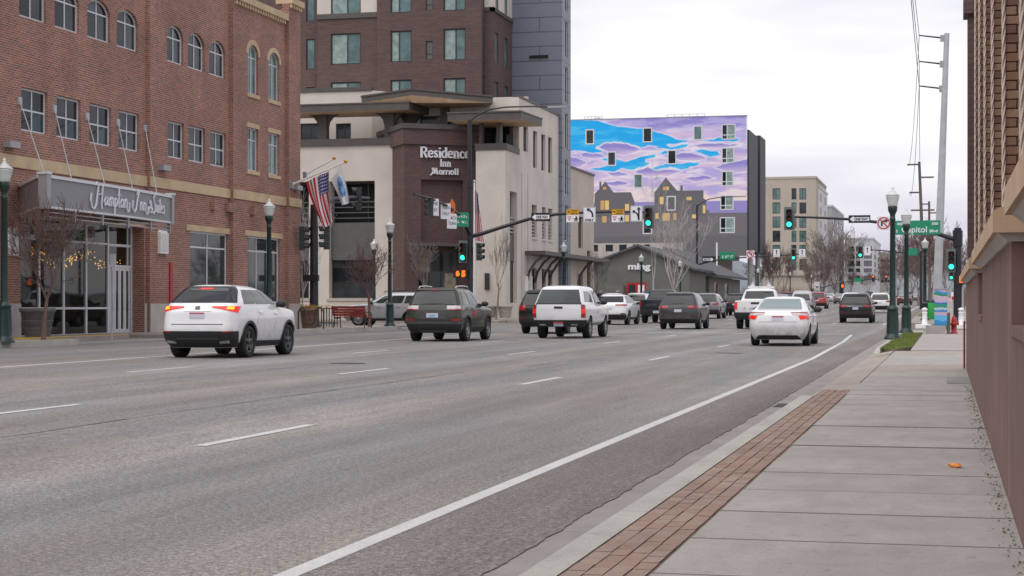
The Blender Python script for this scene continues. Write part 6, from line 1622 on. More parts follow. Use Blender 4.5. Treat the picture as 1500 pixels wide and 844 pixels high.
def pickup_spec(paint, lit=False, cap=False):
    def f(S):
        RX = S.RX; o = []
        if cap:                                        # Truck with a hard canopy over the bed
            o += [('rear_window', 'glass_dim', [None, (RX(.79, 1.20), 1.205), (RX(.64, 1.68), 1.675), None], dict(one=True, off=.012, nv=6)),
                  ('window_trim', 'plastic_black', [None, (RX(.80, 1.18), 1.175), (RX(.80, 1.21), 1.21), None], dict(one=True, off=.016, nv=1)),
                  ('side_window', 'car_glass', [(S.S(-2.05, 1.24), 1.25), (S.S(-.72, 1.24), 1.25), (S.S(-.72, 1.24), 1.62), (S.S(-2.05, 1.24) + .04, 1.62)], dict(off=.006, nv=5, nu=8)),
                  ('side_window', 'car_glass', [(S.S(-.30, 1.2), 1.20), (S.S(.82, 1.2), 1.19), (S.S(.82, 1.2) - .05, 1.66), (S.S(-.30, 1.2), 1.66)], dict(off=.006, nv=5)),
                  ('taillight', 'tail_red', [(RX(.79, .70), .72), (2.02, .72), (2.02, 1.16), (RX(.79, 1.1), 1.16)], dict(off=.016, nu=6)),
                  ('brake_lamp', 'tail_lit', [(RX(.80, .86), .86), (1.9, .86), (1.9, 1.02), (RX(.80, 1.0), 1.02)], dict(off=.024, nu=4)),
                  ('tailgate_handle', 'plastic_black', [None, (RX(.15, 1.0), 1.03), (RX(.15, 1.05), 1.10), None], dict(one=True, off=.014, nv=1)),
                  ('tailgate_seam', 'plastic_black', [(RX(.775, .7), .66), (RX(.785, .7), .66), (RX(.785, 1.1), 1.17), (RX(.775, 1.1), 1.17)], dict(off=.003, nu=1)),
                  ('rear_bumper', 'plastic_black', [None, (2.06, .40), (2.06, .64), None], dict(one=True, off=.05, nv=3)),
                  ('bumper_step', 'chrome', [(RX(.44, .5), .49), (RX(.66, .5), .49), (RX(.66, .53), .53), (RX(.44, .53), .53)], dict(off=.06, nu=2, nv=1)),
                  ('number_plate', 'plate', [None, (RX(.17, .47), .455), (RX(.17, .60), .585), None], dict(one=True, off=.062, nv=1)),
                  ('plate_strip', 'plate_red', [None, (RX(.17, .56), .55), (RX(.17, .60), .587), None], dict(one=True, off=.066, nv=1)),
                  ('cab_seam', 'plastic_black', [(S.S(-.50, 1.0), .66), (S.S(-.47, 1.0), .66), (S.S(-.47, 1.7), 1.66), (S.S(-.50, 1.7), 1.66)], dict(off=.004, nu=1))]
        else:
            o += [('rear_window', 'car_glass', [None, (RX(.74, 1.44), 1.45), (RX(.64, 1.82), 1.82), None], dict(one=True, off=.012, nv=5)),
                  ('side_window', 'car_glass', [(S.S(-.65, 1.42), 1.42), (S.S(.1, 1.42), 1.42), (S.S(.1, 1.42), 1.80), (S.S(-.62, 1.42), 1.80)], dict(off=.006, nv=5)),
                  ('side_window', 'car_glass', [(S.S(.16, 1.42), 1.42), (S.S(.9, 1.42), 1.42), (S.S(.9, 1.42) - .06, 1.80), (S.S(.16, 1.42), 1.80)], dict(off=.006, nv=5)),
                  ('taillight', 'tail_lit' if lit else 'tail_red', [(RX(.86, .93), .95), (2.03, .95), (2.03, 1.29), (RX(.86, 1.2), 1.29)], dict(off=.016, nu=6)),
                  ('tailgate_handle', 'plastic_black', [None, (RX(.19, 1.2), 1.19), (RX(.21, 1.26), 1.28), None], dict(one=True, off=.014, nv=1)),
                  ('tailgate_seam', 'plastic_black', [(RX(.84, .9), .86), (RX(.85, .9), .86), (RX(.85, 1.3), 1.32), (RX(.84, 1.3), 1.32)], dict(off=.003, nu=1)),
                  ('rear_bumper', 'plastic_black', [None, (2.05, .50), (2.05, .80), None], dict(one=True, off=.06, nv=3)),
                  ('number_plate', 'plate', [None, (RX(.17, .6), .60), (RX(.17, .72), .73), None], dict(one=True, off=.072, nv=1)),
                  ('rear_axle', 'plastic_black', [None, (RX(.7, .47), .465), (RX(.7, .5), .50), None], dict(one=True, off=.05, nv=1))]
        return o
    return f
def bed_cut(cm): cm.box(-.80, .80, -2.86, -1.06, .80, 1.60)

def place(px, X=None, d=None):
    """street position for a rear-bumper centre seen at picture column px at depth d"""
    u = (px - PXC) / FPX; x = d * (-SN + CS * u); y = d * (CS + SN * u)
    return x, y
def put(px, d, half_len):
    x, y = place(px, d=d); return (x, y + half_len, zr(x, y + half_len))

car('white_crossover', 'white crossover with lit red tail lights and turn signal, nearest on the left', 'car', 'paint_white', LV_NX, put(284, 37.7, 2.15), R(1.0), sx=.96, sy=.92, sz=.98, wr=.36, wy=(-1.20, 1.26), ww=.235, arch=.415, spec=lexus_spec, spokes=5, rim='rim_dark', clad=.055)
jp, JS = car('olive_suv', 'dark olive SUV with silver roof rails beside the red bench', 'car', 'paint_olive', LV_SUV, put(631, 54.5, 2.33), R(1), sx=.975, sy=.965, sz=.985, wr=.365, wy=(-1.33, 1.38), arch=.42, spec=jeep_spec, clad=.06)
def rails(root, sx, z, y0, y1, mt='chrome'):
    for s_ in (-1, 1):
        m = MB(); m.path([(s_ * sx, y0, z - .07), (s_ * sx, y0 + .12, z), (s_ * sx, (y0 + y1) / 2, z + .02), (s_ * sx, y1 - .12, z), (s_ * sx, y1, z - .07)], .022, 6); m.build('roof_rail', M(mt), root, False)
rails(jp, .60, 1.74, -1.75, -.1)
car('white_pickup', 'white pickup truck with a white bed canopy and dark rear window', 'pickup truck', 'paint_white', LV_TAC, put(817, 59.3, 2.5), 0, wr=.375, wy=(-1.33, 1.47), arch=.43, ww=.24, spec=pickup_spec('paint_white', cap=True), sy=.93, mirror_z=1.2, mirror_y=.85)
sv, _ = car('silver_suv', 'silver SUV seen from the side on the cross street behind the bench', 'car', 'paint_silver', LV_SUV, (-27.35, 84.2, zr(-26, 84)), R(90), sx=.97, sy=.985, sz=1., wr=.37, wy=(-1.40, 1.37), arch=.43, spec=suv_spec('paint_silver'), clad=.05)
rails(sv, .60, 1.78, -1.85, .1, 'plastic_black')
car('black_suv', 'black SUV half hidden to the left of the white canopy pickup', 'car', 'paint_black', LV_SUV, put(791, 68.5, 2.45), 0, sx=1.0, sy=1.02, sz=1.02, spec=suv_spec('paint_black', lights=((.60, .93), (.93, 1.14))), rim='rim_dark')
car('white_crossover', 'white crossover with slim dark tail lights right of the canopy pickup', 'car', 'paint_white', LV_NX, put(893, 93.5, 2.33), R(-1), wr=.36, wy=(-1.30, 1.36), arch=.42, spec=suv_spec('paint_white', rz=(1.21, 1.53), lights=((.34, 1.03), (.93, 1.10)), bump=.56), rim='rim_dark', clad=.04, mirror_z=1.12)
car('navy_pickup', 'dark navy pickup truck partly behind the graphite SUV', 'pickup truck', 'paint_navy', LV_PICK, put(961, 100., 2.95), 0, wr=.40, wy=(-1.75, 1.95), arch=.46, ww=.27, spec=pickup_spec('paint_navy'), cut=bed_cut, mirror_z=1.42, mirror_y=.95)
car('graphite_suv', 'graphite SUV with red tail lights in front of the navy pickup', 'car', 'paint_graphite', LV_SUV, put(992, 80.5, 2.44), 0, sx=1.0, sy=.95, sz=1.0, wy=(-1.30, 1.36), spec=suv_spec('paint_graphite', lights=((.46, .97), (.93, 1.09)), rz=(1.16, 1.57), bump=.5), rim='rim')
fp, _ = car('white_work_truck', 'white work pickup with bars on its roof behind the white sedan', 'pickup truck', 'paint_white', LV_PICK, put(1106, 82.5, 2.95), 0, wr=.40, wy=(-1.75, 1.95), arch=.46, ww=.27, spec=pickup_spec('paint_white', lit=True), cut=bed_cut, mirror_z=1.42, mirror_y=.95)
m = MB(); m.box(-.62, .62, -.35, -.2, 1.97, 2.06); m.box(-.62, .62, .05, .12, 1.95, 2.02); m.box(-.5, -.3, -.38, -.15, 2.061, 2.13); m.box(.3, .5, -.38, -.15, 2.061, 2.13); m.build('beacon_bar', M('white_paint'), fp, False)
for s_ in (-.4, .4): m = MB(); m.lathe([(.06, 0), (.07, .06), (.03, .11), (0, .12)], (s_, -.28, 2.131), 10); m.build('beacon', M('plate'), fp, False)
lettering(fp, Face((0, -2.955), (1, 0), (0, -1)), 'FORD', -.55, .93, .15, 'frame_grey', .012, .004, width=1.1, space=2.2, local=True, name='tailgate_letters')
car('white_sedan', 'white sedan with lit brake lights in the right lane, nearest on the right', 'car', 'paint_white', LV_SED, put(1140, 51.0, 2.30), R(-.5), sx=.97, sy=.96, wr=.325, wy=(-1.31, 1.37), arch=.37, ww=.215, spec=sedan_spec('paint_white'), mirror_z=1.03, mirror_y=.72)
car('black_suv', 'black SUV with a chrome tailgate bar left of the lamp posts', 'car', 'paint_black', LV_SUV, put(1253, 104., 2.6), 0, sx=1.05, sy=1.08, sz=1.02, spec=suv_spec('paint_black', chrome=True, lights=((.50, .95), (.93, 1.06))), wy=(-1.50, 1.55), rim='rim_dark')
wsuv, _ = car('white_suv', 'white SUV partly hidden behind the nearer lamp post', 'car', 'paint_white', LV_SUV, put(1289, 150., 2.4), 0, sx=1., sz=1.0, spec=suv_spec('paint_white', rz=(1.12, 1.55)))
ssed, _ = car('white_sedan', 'small white sedan far off beyond the red SUV', 'car', 'paint_white', LV_SED, put(1214, 262., 2.4), 0, wr=.325, wy=(-1.36, 1.42), arch=.37, ww=.215, spec=sedan_spec('paint_white', False), mirror_z=1.03, mirror_y=.72)
sl_, _ = car('silver_suv', 'silver boxy SUV between the white sedan and the red SUV', 'car', 'paint_silver', LV_SUV, put(1174, 150., 2.4), 0, sx=1.02, sz=1.09, spec=suv_spec('paint_silver', lights=((.84, .9), (.93, 1.2)), rz=(1.05, 1.56)))
rs, _ = car('red_suv', 'bright red SUV ahead of the silver SUV', 'car', 'paint_red', LV_SUV, put(1197, 180., 2.4), 0, sx=.97, sz=1.0, spec=suv_spec('paint_red'))
def recolour(root, src, paint, **kw):
    pass
def far_car(src, paint, label, name, px, d, cat='car', sc=1., dx=0.):
    """a copy of a thing, its parts sharing mesh data, with its own paint on the painted parts"""
    loc = put(px, d, 2.4)
    r = copy_tree(src, loc=(loc[0] + dx, loc[1], zr(loc[0] + dx, loc[1])), label=label, scale=sc); r.name = name; r['category'] = cat
    painted = None
    for o in COL.objects:
        if o.parent is r and o.type == 'MESH' and o.name.split('.')[0] in ('body', 'spoiler', 'door_handle'):
            for sl2 in o.material_slots[:1]:
                sl2.link = 'OBJECT'; sl2.material = M(paint)
            for s3 in list(o.material_slots)[1:]:
                mm = s3.material
                s3.link = 'OBJECT'; s3.material = mm
    return r
far_car(rs, 'paint_midgrey', 'grey SUV at the left kerb just beyond the graphite SUV', 'grey_suv', 1033, 117.)
far_car(rs, 'paint_navy', 'dark blue SUV peeking out left of the white work truck', 'dark_blue_suv', 1076, 132., sc=.97)
far_car(ssed, 'paint_blue', 'blue sedan just right of the white work truck', 'blue_sedan', 1141, 166., sc=1.05)
far_car(rs, 'paint_maroon', 'maroon SUV in the gap left of the silver boxy SUV', 'maroon_suv', 1155, 178.)
b1 = far_car(rs, 'paint_black', 'black SUV with a roof rack behind the white crossover', 'black_suv', 887, 112.)
rails(b1, .55, 1.83, -1.6, .2); m = MB()
for y in (-1.3, -.6, .0): m.box(-.56, .56, y - .03, y + .03, 1.80, 1.84)
m.build('rack_bar', M('chrome'), b1, False)
far_car(wsuv, 'paint_white', 'white SUV between the white crossover and the navy pickup', 'white_suv', 931, 124., sc=.98)
far_car(wsuv, 'paint_white', 'white SUV with red tail lights just left of the black chrome bar SUV', 'white_suv', 1246, 156.)
far_car(rs, 'paint_midgrey', 'grey SUV roof showing above the black chrome bar SUV', 'grey_suv', 1261, 188.)
far_car(ssed, 'paint_midgrey', 'small grey sedan to the left of the red tailed white SUV', 'grey_sedan', 1230, 250.)
far_car(rs, 'paint_midgrey', 'grey SUV behind the white SUV at the lamp post', 'grey_suv', 1298, 215.)
far_car(ssed, 'paint_maroon', 'dark maroon sedan between the two nearer lamp posts', 'maroon_sedan', 1324.5, 230., sc=1.05)
far_car(rs, 'paint_red', 'small red SUV far off right of the second lamp post', 'red_suv', 1334, 330.)
far_car(ssed, 'paint_midgrey', 'small grey sedan far off ahead of the distant red SUV', 'grey_sedan', 1341, 300.)
far_car(ssed, 'paint_red', 'tiny red sedan at the end of the right lane', 'red_sedan', 1330, 400.)
far_car(rs, 'paint_navy', 'tiny dark SUV far off in the middle lanes', 'dark_blue_suv', 1272, 300.)
far_car(ssed, 'paint_midgrey', 'tiny silver sedan far off in the left lanes', 'silver_sedan', 1221, 330.)
# ------------------------------------------------------------------ street furniture
def street_lamp(label):
    t = thing('street_lamp', label, 'street lamp', (0, 0, 0), 0, 'green lamp posts along the pavements')
    m = MB(); m.lathe([(.27, 0), (.27, .05), (.235, .08), (.235, .11), (.20, .14), (.185, .2), (.165, .85), (.165, .9), (.185, .93), (.185, .97), (.14, 1.02), (.105, 1.06)], n=16)
    for k in range(12):
        a = k * math.pi / 6; m.tube((.178 * math.cos(a), .178 * math.sin(a), .18), (.162 * math.cos(a), .162 * math.sin(a), .86), .014, n=4, cap=False)
    m.build('base', M('lamp_green'), t)
    m = MB(); m.lathe([(.105, 1.05), (.098, 1.1), (.078, 3.7), (.09, 3.72), (.09, 3.78), (.075, 3.8), (.085, 3.9), (.14, 4.02), (.15, 4.14), (.135, 4.16), (0, 4.16)], n=14); m.build('pole', M('lamp_green'), t)
    m = MB(); m.lathe([(.13, 4.16), (.15, 4.20), (.155, 4.24), (.205, 4.44), (.215, 4.47), (.17, 4.475), (.165, 4.5), (.215, 4.505), (.20, 4.53), (.11, 4.58), (.10, 4.62), (.06, 4.64), (0, 4.645)], n=14); m.build('lamp_shade', M('lamp_white'), t)
    m = MB(); m.lathe([(.215, 4.49), (.225, 4.5), (.215, 4.51)], n=14); m.lathe([(.05, 4.64), (.055, 4.68), (.03, 4.70), (.055, 4.73), (0, 4.78)], n=8); m.build('finial', M('white_paint'), t)
    return t
LAMPS = [('nearest street lamp on the grass strip, right of the black chrome bar SUV', -1.6, 55.6, .135), ('street lamp at the far grass strip end, before the large green name sign', -1.45, 68.2, .13),
         ('street lamp at the left edge of the photo beside the leafless potted tree', -23.6, 40.5, .24), ('street lamp at the hotel corner window behind the nearest white crossover', -23.5, 58.4, .24),
         ('street lamp on the corner between the red bench and the olive SUV', -23.9, 73.6, .24), ('street lamp across the side street behind the bare tree at the red bench', -32.6, 97.4, .28),
         ('street lamp in front of the street awning of the tall hotel', -23.4, 107.5, .37), ('street lamp at the red restaurant doors', -23.5, 137, .45), ('street lamp among the pale bare branches', -23.5, 158, .5),
         ('street lamp behind the striped utility box across the crossing', -1.15, 103.5, .30), ('small far street lamp above the silver boxy SUV', -23.5, 226, 1.1), ('small far street lamp at the speed sign', -23.5, 274, 1.45),
         ('tiny far street lamp at the foot of the beige block', -23.5, 318, 1.8), ('tiny far street lamp left of the red lights', -23.5, 352, 2.0), ('tiny far street lamp beside the red lights', -23.5, 392, 2.3)]
lp0 = None
for lb, x, y, z in LAMPS:
    if lp0 is None: lp0 = street_lamp(lb); lp0.location = (x, y, z)
    else: copy_tree(lp0, (x, y, z), label=lb)

def traffic_light(label, loc, rz=0., lit='green', back=True, group='traffic lights over the crossings'):
    t = thing('traffic_light', label, 'traffic light', loc, rz, group)       # faces -Y, origin at its centre
    m = MB()
    for k in (-1, 0, 1):
        z = k * .345; m.box(-.165, .165, -.10, .12, z - .165, z + .165)
    m.build('housing', M('signal_dark'), t, False)
    if back:
        m = MB(); m.box(-.30, .30, .121, .135, -.66, .66); m.build('backplate', M('signal_grey'), t, False)
    for k, (nm, on) in ((1, ('lens_red_off', 'lens_red')), (0, ('lens_amber_off', 'lens_amber_off')), (-1, ('lens_green_off', 'lens_green'))):
        z = k * .345; on_ = (lit == 'red' and k == 1) or (lit == 'green' and k == -1)
        m = MB(); m.lathe([(0, -.128), (.08, -.122), (.14, -.102)], (0, 0, z), 16, 'y'); m.build('lens', M(on if on_ else nm), t, False)
        m = MB(); n = 12; vs = []
        for i in range(n + 1):
            a = math.pi * (-.15 + 1.3 * i / n); c_, s_ = math.cos(a), math.sin(a); dep = .24 - .06 * (1 - max(0, s_))
            vs += [(.152 * c_, -.10, z + .152 * s_), (.152 * c_, -.10 - dep, z + .152 * s_)]
        m.add(vs, [(2 * i, 2 * i + 1, 2 * i + 3, 2 * i + 2) for i in range(n)], True); m.build('visor', M('signal_dark'), t, False)
    return t
def sg(px, py, Y):
    X, z = on_y(px, py, Y); return (X, Y, z)
# --- far left corner mast with long arm
PY = 98.6; PXX = x_at(688, PY); pz = zr(PXX, PY) + .14
mast = thing('signal_mast', 'tall black signal mast with long arm and lamp arm in front of the tall hotel', 'signal mast', (PXX, PY, pz))
ztop = on_y(688, 176, PY)[1]
m = MB(); m.tube((PXX, PY, pz), (PXX, PY, ztop), .19, .13, 12); m.tube((PXX, PY, pz), (PXX, PY, pz + .25), .32, .28, 12); m.build('pole', M('pole_black'), mast)
def arm_pts(Y, pts): return [(x_at(px, Y), Y, on_y(px, py, Y)[1]) for px, py in pts]
m = MB(); m.path(arm_pts(PY, [(688, 347), (704, 343), (735, 333), (775, 321), (815, 314), (860, 311), (905, 310), (955, 311)]), .13, 10, .055); m.build('mast_arm', M('pole_black'), mast)
m = MB(); m.path([(PXX, PY, on_y(688, 345, PY)[1])] + [(PXX, PY - d, on_y(688, 345, PY)[1] + h) for d, h in ((.8, .5), (2.2, 1.1), (5, 1.5), (8, 1.7), (11, 1.75))], .12, 8, .06); m.build('mast_arm', M('pole_black'), mast)
m = MB(); m.path(arm_pts(PY, [(688, 178), (697, 170), (715, 161), (740, 157), (775, 156), (812, 157)]), .055, 8, .04); m.build('lamp_arm', M('pole_black'), mast)
m = MB(); x, y, z = arm_pts(PY, [(815, 157)])[0]; m.box(x - .5, x + .55, y - .14, y + .14, z - .05, z + .06); m.build('lamp_head', M('frame_grey'), mast)
for (px, py) in ((688, 347), (688, 270)): m = MB(); z = on_y(688, py, PY)[1]; m.tube((PXX, PY, z - .2), (PXX, PY, z + .2), .22, n=12); m.build('collar', M('pole_black'), mast)
traffic_light('green lit traffic light at the end of the long arm before the painted block', sg(950, 318, PY - .2))
x, _, z = sg(680, 369, PY); traffic_light('green lit traffic light on the tall black mast above the orange hand signal', (x, PY - .25, z))
x, _, z = sg(702, 369, PY); traffic_light('traffic light seen edge on, on the right of the tall black mast', (x, PY, z), R(80), lit='none', back=False)
yv = 90.6; zz = on_y(643, 304, yv)[1]
traffic_light('unlit sideways traffic light at the tip of the arm near the hotel name', (PXX + .0, yv, zz), R(-62), lit='none', back=False)
def panel(name, label, cat, Y, px0, px1, py0, py1, mt, group=None, th=.03, X=None):
    F = FY(Y); x0, z1 = on_y(px0, py0, Y); x1, z0 = on_y(px1, py1, Y)
    t = thing(name, label, cat, ((x0 + x1) / 2, Y, z0), 0, group)
    m = MB(); m.fbox(F, x0, x1, z0, z1, -th, 0); m.build('sign_panel', M(mt), t)
    return t, F, x0, x1, z0, z1
def border(t, F, x0, x1, z0, z1, mt, w_, n0=.001, n1=.006, ins=.02):
    m = MB(); a, b, c, d = x0 + ins, x1 - ins, z0 + ins, z1 - ins
    m.fbox(F, a, b, c, c + w_, n0, n1); m.fbox(F, a, b, d - w_, d, n0, n1); m.fbox(F, a, a + w_, c + w_, d - w_, n0, n1); m.fbox(F, b - w_, b, c + w_, d - w_, n0, n1); m.build('sign_border', M(mt), t)
def one_way(label, Y, px0, px1, py0, py1, right=False):
    t, F, x0, x1, z0, z1 = panel('one_way_sign', label, 'road sign', Y, px0, px1, py0, py1, 'black_paint', 'one way arrow signs')
    w_, h = x1 - x0, z1 - z0; cz = (z0 + z1) / 2; hd = min(h * .9, w_ * .28)
    P = [(x0 + .05 * w_, cz), (x0 + .05 * w_ + hd * .62, cz - h * .38), (x0 + .05 * w_ + hd * .62, cz - h * .24), (x1 - .05 * w_, cz - h * .24), (x1 - .05 * w_, cz + h * .24), (x0 + .05 * w_ + hd * .62, cz + h * .24), (x0 + .05 * w_ + hd * .62, cz + h * .38)]
    if right: P = [(x0 + x1 - a, z) for a, z in P][::-1]
    m = MB(); m.prism(F, P, .001, .008); m.build('arrow', M('white_sign'), t)
    lettering(t, F, 'ONE WAY', x0 + w_ * (.27 if not right else .10), cz - h * .155, h * .44, 'black_paint', .012, .003, bold=.008, width=w_ * .62)
    m = MB(); m.fbox(F, x0 + w_ * .4, x0 + w_ * .6, z0 + .1, z1 - .1, -.15, -.03); m.build('bracket', M('pole_black'), t)
    return t
AY = PY - .35
one_way('black one way sign pointing left on the arm before the beige hotel wall', AY, 778, 806, 312, 324)
def yield_sign(label, px0):
    t, F, x0, x1, z0, z1 = panel('yield_sign', label, 'road sign', AY, px0, px0 + 18.5, 306.5, 325.5, 'white_sign', 'turning vehicles yield signs on the arm')
    w_, h = x1 - x0, z1 - z0; zm = z0 + h * .56
    m = MB(); m.fbox(F, x0, x1, zm, z1, .001, .008); m.build('yellow_band', M('sign_yellow'), t)
    border(t, F, x0, x1, zm, z1, 'black_paint', .012, .009, .012, .01)
    lettering(t, F, 'TURNING', x0 + w_ * .36, zm + h * .25, h * .14, 'black_paint', .012, .002, bold=.004, width=w_ * .54); lettering(t, F, 'VEHICLES', x0 + w_ * .36, zm + h * .07, h * .14, 'black_paint', .012, .002, bold=.004, width=w_ * .54)
    m = MB(); m.prism(F, [(x0 + w_ * .10, zm + h * .24), (x0 + w_ * .18, zm + h * .34), (x0 + w_ * .18, zm + h * .28), (x0 + w_ * .3, zm + h * .27), (x0 + w_ * .3, zm + h * .12), (x0 + w_ * .25, zm + h * .12), (x0 + w_ * .25, zm + h * .21), (x0 + w_ * .18, zm + h * .21), (x0 + w_ * .18, zm + h * .15)][::-1], .009, .014); m.build('arrow', M('black_paint'), t)
    a, b, c, d = x0 + w_ * .08, x0 + w_ * .40, z0 + h * .10, z0 + h * .44
    m = MB(); m.prism(F, [((a + b) / 2, c), (b, d), (a, d)], .001, .006); m.build('yield_triangle', M('red_sign'), t)
    m = MB(); k = .52; q = ((a + b) / 2, d - (d - c) * .36); m.prism(F, [(q[0] + ((a + b) / 2 - q[0]) * k, q[1] + (c - q[1]) * k), (q[0] + (b - q[0]) * k, q[1] + (d - q[1]) * k), (q[0] + (a - q[0]) * k, q[1] + (d - q[1]) * k)], .0065, .010); m.build('triangle_centre', M('white_sign'), t)
    lettering(t, F, 'TO', x0 + w_ * .46, z0 + h * .22, h * .11, 'black_paint', .004, .002)
    e = x0 + w_ * .78; s = h * .5
    m = MB()
    def limb(p, q, w2):
        d_ = math.hypot(q[0] - p[0], q[1] - p[1]); nx, nz_ = -(q[1] - p[1]) / d_ * w2, (q[0] - p[0]) / d_ * w2
        m.prism(F, [(p[0] - nx, p[1] - nz_), (q[0] - nx, q[1] - nz_), (q[0] + nx, q[1] + nz_), (p[0] + nx, p[1] + nz_)], .001, .007)
    limb((e, z0 + s * .38), (e + .01, z0 + s * .68), .045); limb((e, z0 + s * .4), (e - .10, z0 + s * .1), .028); limb((e, z0 + s * .4), (e + .09, z0 + s * .1), .028); limb((e, z0 + s * .64), (e - .13, z0 + s * .42), .022); limb((e, z0 + s * .64), (e + .13, z0 + s * .46), .022)
    m.lathe([(0, -.001), (.045, -.001), (.045, -.007), (0, -.007)], (e + .01, AY, z0 + s * .8), 10, 'y'); m.build('walking_figure', M('black_paint'), t)
    m = MB(); m.fbox(F, x0 + w_ * .4, x0 + w_ * .6, z0 + .2, z1 - .2, -.2, -.03); m.build('bracket', M('pole_black'), t)
yield_sign('yellow topped turning vehicles yield sign just left of the left turn only sign', 829.5)
yield_sign('yellow topped turning vehicles yield sign just right of the left turn only sign', 896)
def curve_arrow(t, F, pts, w_, head, mt='black_paint'):
    m = MB()
    for i in range(len(pts) - 1):
        p, q = pts[i], pts[i + 1]; d = math.hypot(q[0] - p[0], q[1] - p[1]); nx, nz_ = -(q[1] - p[1]) / d * w_, (q[0] - p[0]) / d * w_
        m.prism(F, [(p[0] - nx, p[1] - nz_), (q[0] - nx, q[1] - nz_), (q[0] + nx, q[1] + nz_), (p[0] + nx, p[1] + nz_)], .001, .007 + i * .0004)
    p, q = pts[-2], pts[-1]; d = math.hypot(q[0] - p[0], q[1] - p[1]); ux, uz = (q[0] - p[0]) / d, (q[1] - p[1]) / d
    m.prism(F, [(q[0] + ux * head, q[1] + uz * head), (q[0] - uz * head * .75, q[1] + ux * head * .75), (q[0] + uz * head * .75, q[1] - ux * head * .75)], .001, .012)
    m.build('arrow', M(mt), t)
t, F, x0, x1, z0, z1 = panel('left_turn_sign', 'white left turn only sign with a bent black arrow between the yellow signs', 'road sign', AY, 854.5, 872.5, 303.5, 325.5, 'white_sign')
w_, h = x1 - x0, z1 - z0; border(t, F, x0, x1, z0, z1, 'black_paint', .012)
A_ = lambda a, b: (x0 + w_ * a, z0 + h * b)
curve_arrow(t, F, [A_(.76, .33), A_(.75, .5), A_(.70, .63), A_(.60, .73), A_(.46, .80)], .05, .17); lettering(t, F, 'ONLY', x0 + w_ * .13, z0 + h * .08, h * .2, 'black_paint', .004, .003, bold=.008, width=w_ * .72)
t, F, x0, x1, z0, z1 = panel('lane_use_sign', 'white sign with left and straight black arrows beside the end traffic light', 'road sign', AY, 923.5, 941, 301.5, 324.5, 'white_sign')
w_, h = x1 - x0, z1 - z0; border(t, F, x0, x1, z0, z1, 'black_paint', .012)
curve_arrow(t, F, [A_(.70, .08), A_(.70, .75)], .045, .16); curve_arrow(t, F, [A_(.68, .12), A_(.66, .3), A_(.55, .5), A_(.42, .57), A_(.33, .61)], .04, .15)
def hand_signal(label, px, py, Y, s=.42, count=None):
    X, z = on_y(px, py, Y); t = thing('pedestrian_signal', label, 'pedestrian signal', (X, Y, z)); F = FY(Y)
    wd = s * (2. if count else 1.)
    m = MB(); m.fbox(F, X - wd / 2 - .04, X + wd / 2 + .04, z - s / 2 - .03, z + s / 2 + .03, -.25, 0); m.build('housing', M('black_paint'), t)
    cx = X - (s * .45 if count else 0); k = s / .42
    m = MB()
    m.fbox(F, cx - .09 * k, cx + .09 * k, z - .15 * k, z + .0, .001, .02)
    for i, hgt in enumerate((.12, .17, .18, .14)): m.fbox(F, cx - .09 * k + .048 * k * i, cx - .05 * k + .048 * k * i, z, z + hgt * k, .001, .02)
    m.prism(F, [(cx + .09 * k, z - .12 * k), (cx + .15 * k, z - .0), (cx + .12 * k, z + .04 * k), (cx + .09 * k, z - .03 * k)], .001, .02); m.build('hand_symbol', M('hand_orange'), t)
    if count: lettering(t, F, count, X + s * .18, z - s * .40, s * 1.15, 'hand_orange', .005, .01, bold=.03)
    return t
hand_signal('orange raised hand countdown signal reading 5 on the tall black mast', 674.5, 401, PY - .3, .40, '5')
# small signs on the tip of the left arm, and the edge-on street sign
def side_panel(name, label, px, py0, py1, X, wd, mt, rz, text=None, grp=None, cat='road sign'):
    Y, z1 = on_x(px, py0, X); _, z0 = on_x(px, py1, X); t = thing(name, label, cat, (X, Y, z0), rz)
    F = Face((0, 0), (1, 0), (0, -1)); m = MB(); m.fbox(F, -wd / 2, wd / 2, 0, z1 - z0, -.02, .01); m.build('sign_panel', M(mt), t, False)
    if text:
        for i, s in enumerate(text): lettering(t, F, s, -wd * .4, (z1 - z0) * (.62 - .38 * i / max(1, len(text) - 1) if len(text) > 1 else .3), (z1 - z0) * .3, 'white_sign' if mt != 'white_sign' else 'black_paint', .012, .004, width=wd * .78, local=True)
    return t, F, z1 - z0
side_panel('lane_sign', 'narrow white sign left of the side on traffic light, near the hotel name', 635.5, 291, 316, PXX, .75, 'white_sign', R(62), ['ONE', 'WAY'])
side_panel('lane_sign', 'narrow white sign right of the side on traffic light, near the hotel name', 653, 298, 321, PXX, .75, 'white_sign', R(62), ['TURN', 'ONLY'])
side_panel('lane_sign', 'narrow white sign below the orange reflection, near the hotel name', 662, 313, 335, PXX, .70, 'white_sign', R(58), ['NO', 'TURN'])
side_panel('street_name_sign', 'green street name sign seen at an angle left of the tall black mast', 671.5, 311, 332, PXX, 1.5, 'sign_green', R(52), ['S 6th', 'St'])
Y_, z_ = on_x(662.5, 304, PXX); t = thing('orange_reflection', 'orange reflection built as a diamond panel above the small white signs', 'road sign', (PXX, Y_, z_), R(50))
m = MB(); m.prism(Face((0, 0), (1, 0), (0, -1)), [(0, -.48), (.2, -.2), (.2, .2), (0, .48), (-.2, .2), (-.2, -.2)], -.02, .01); m.build('sign_panel', M('reflection_orange'), t, False)  # solid orange panel added in place of a reflection, not a real sign

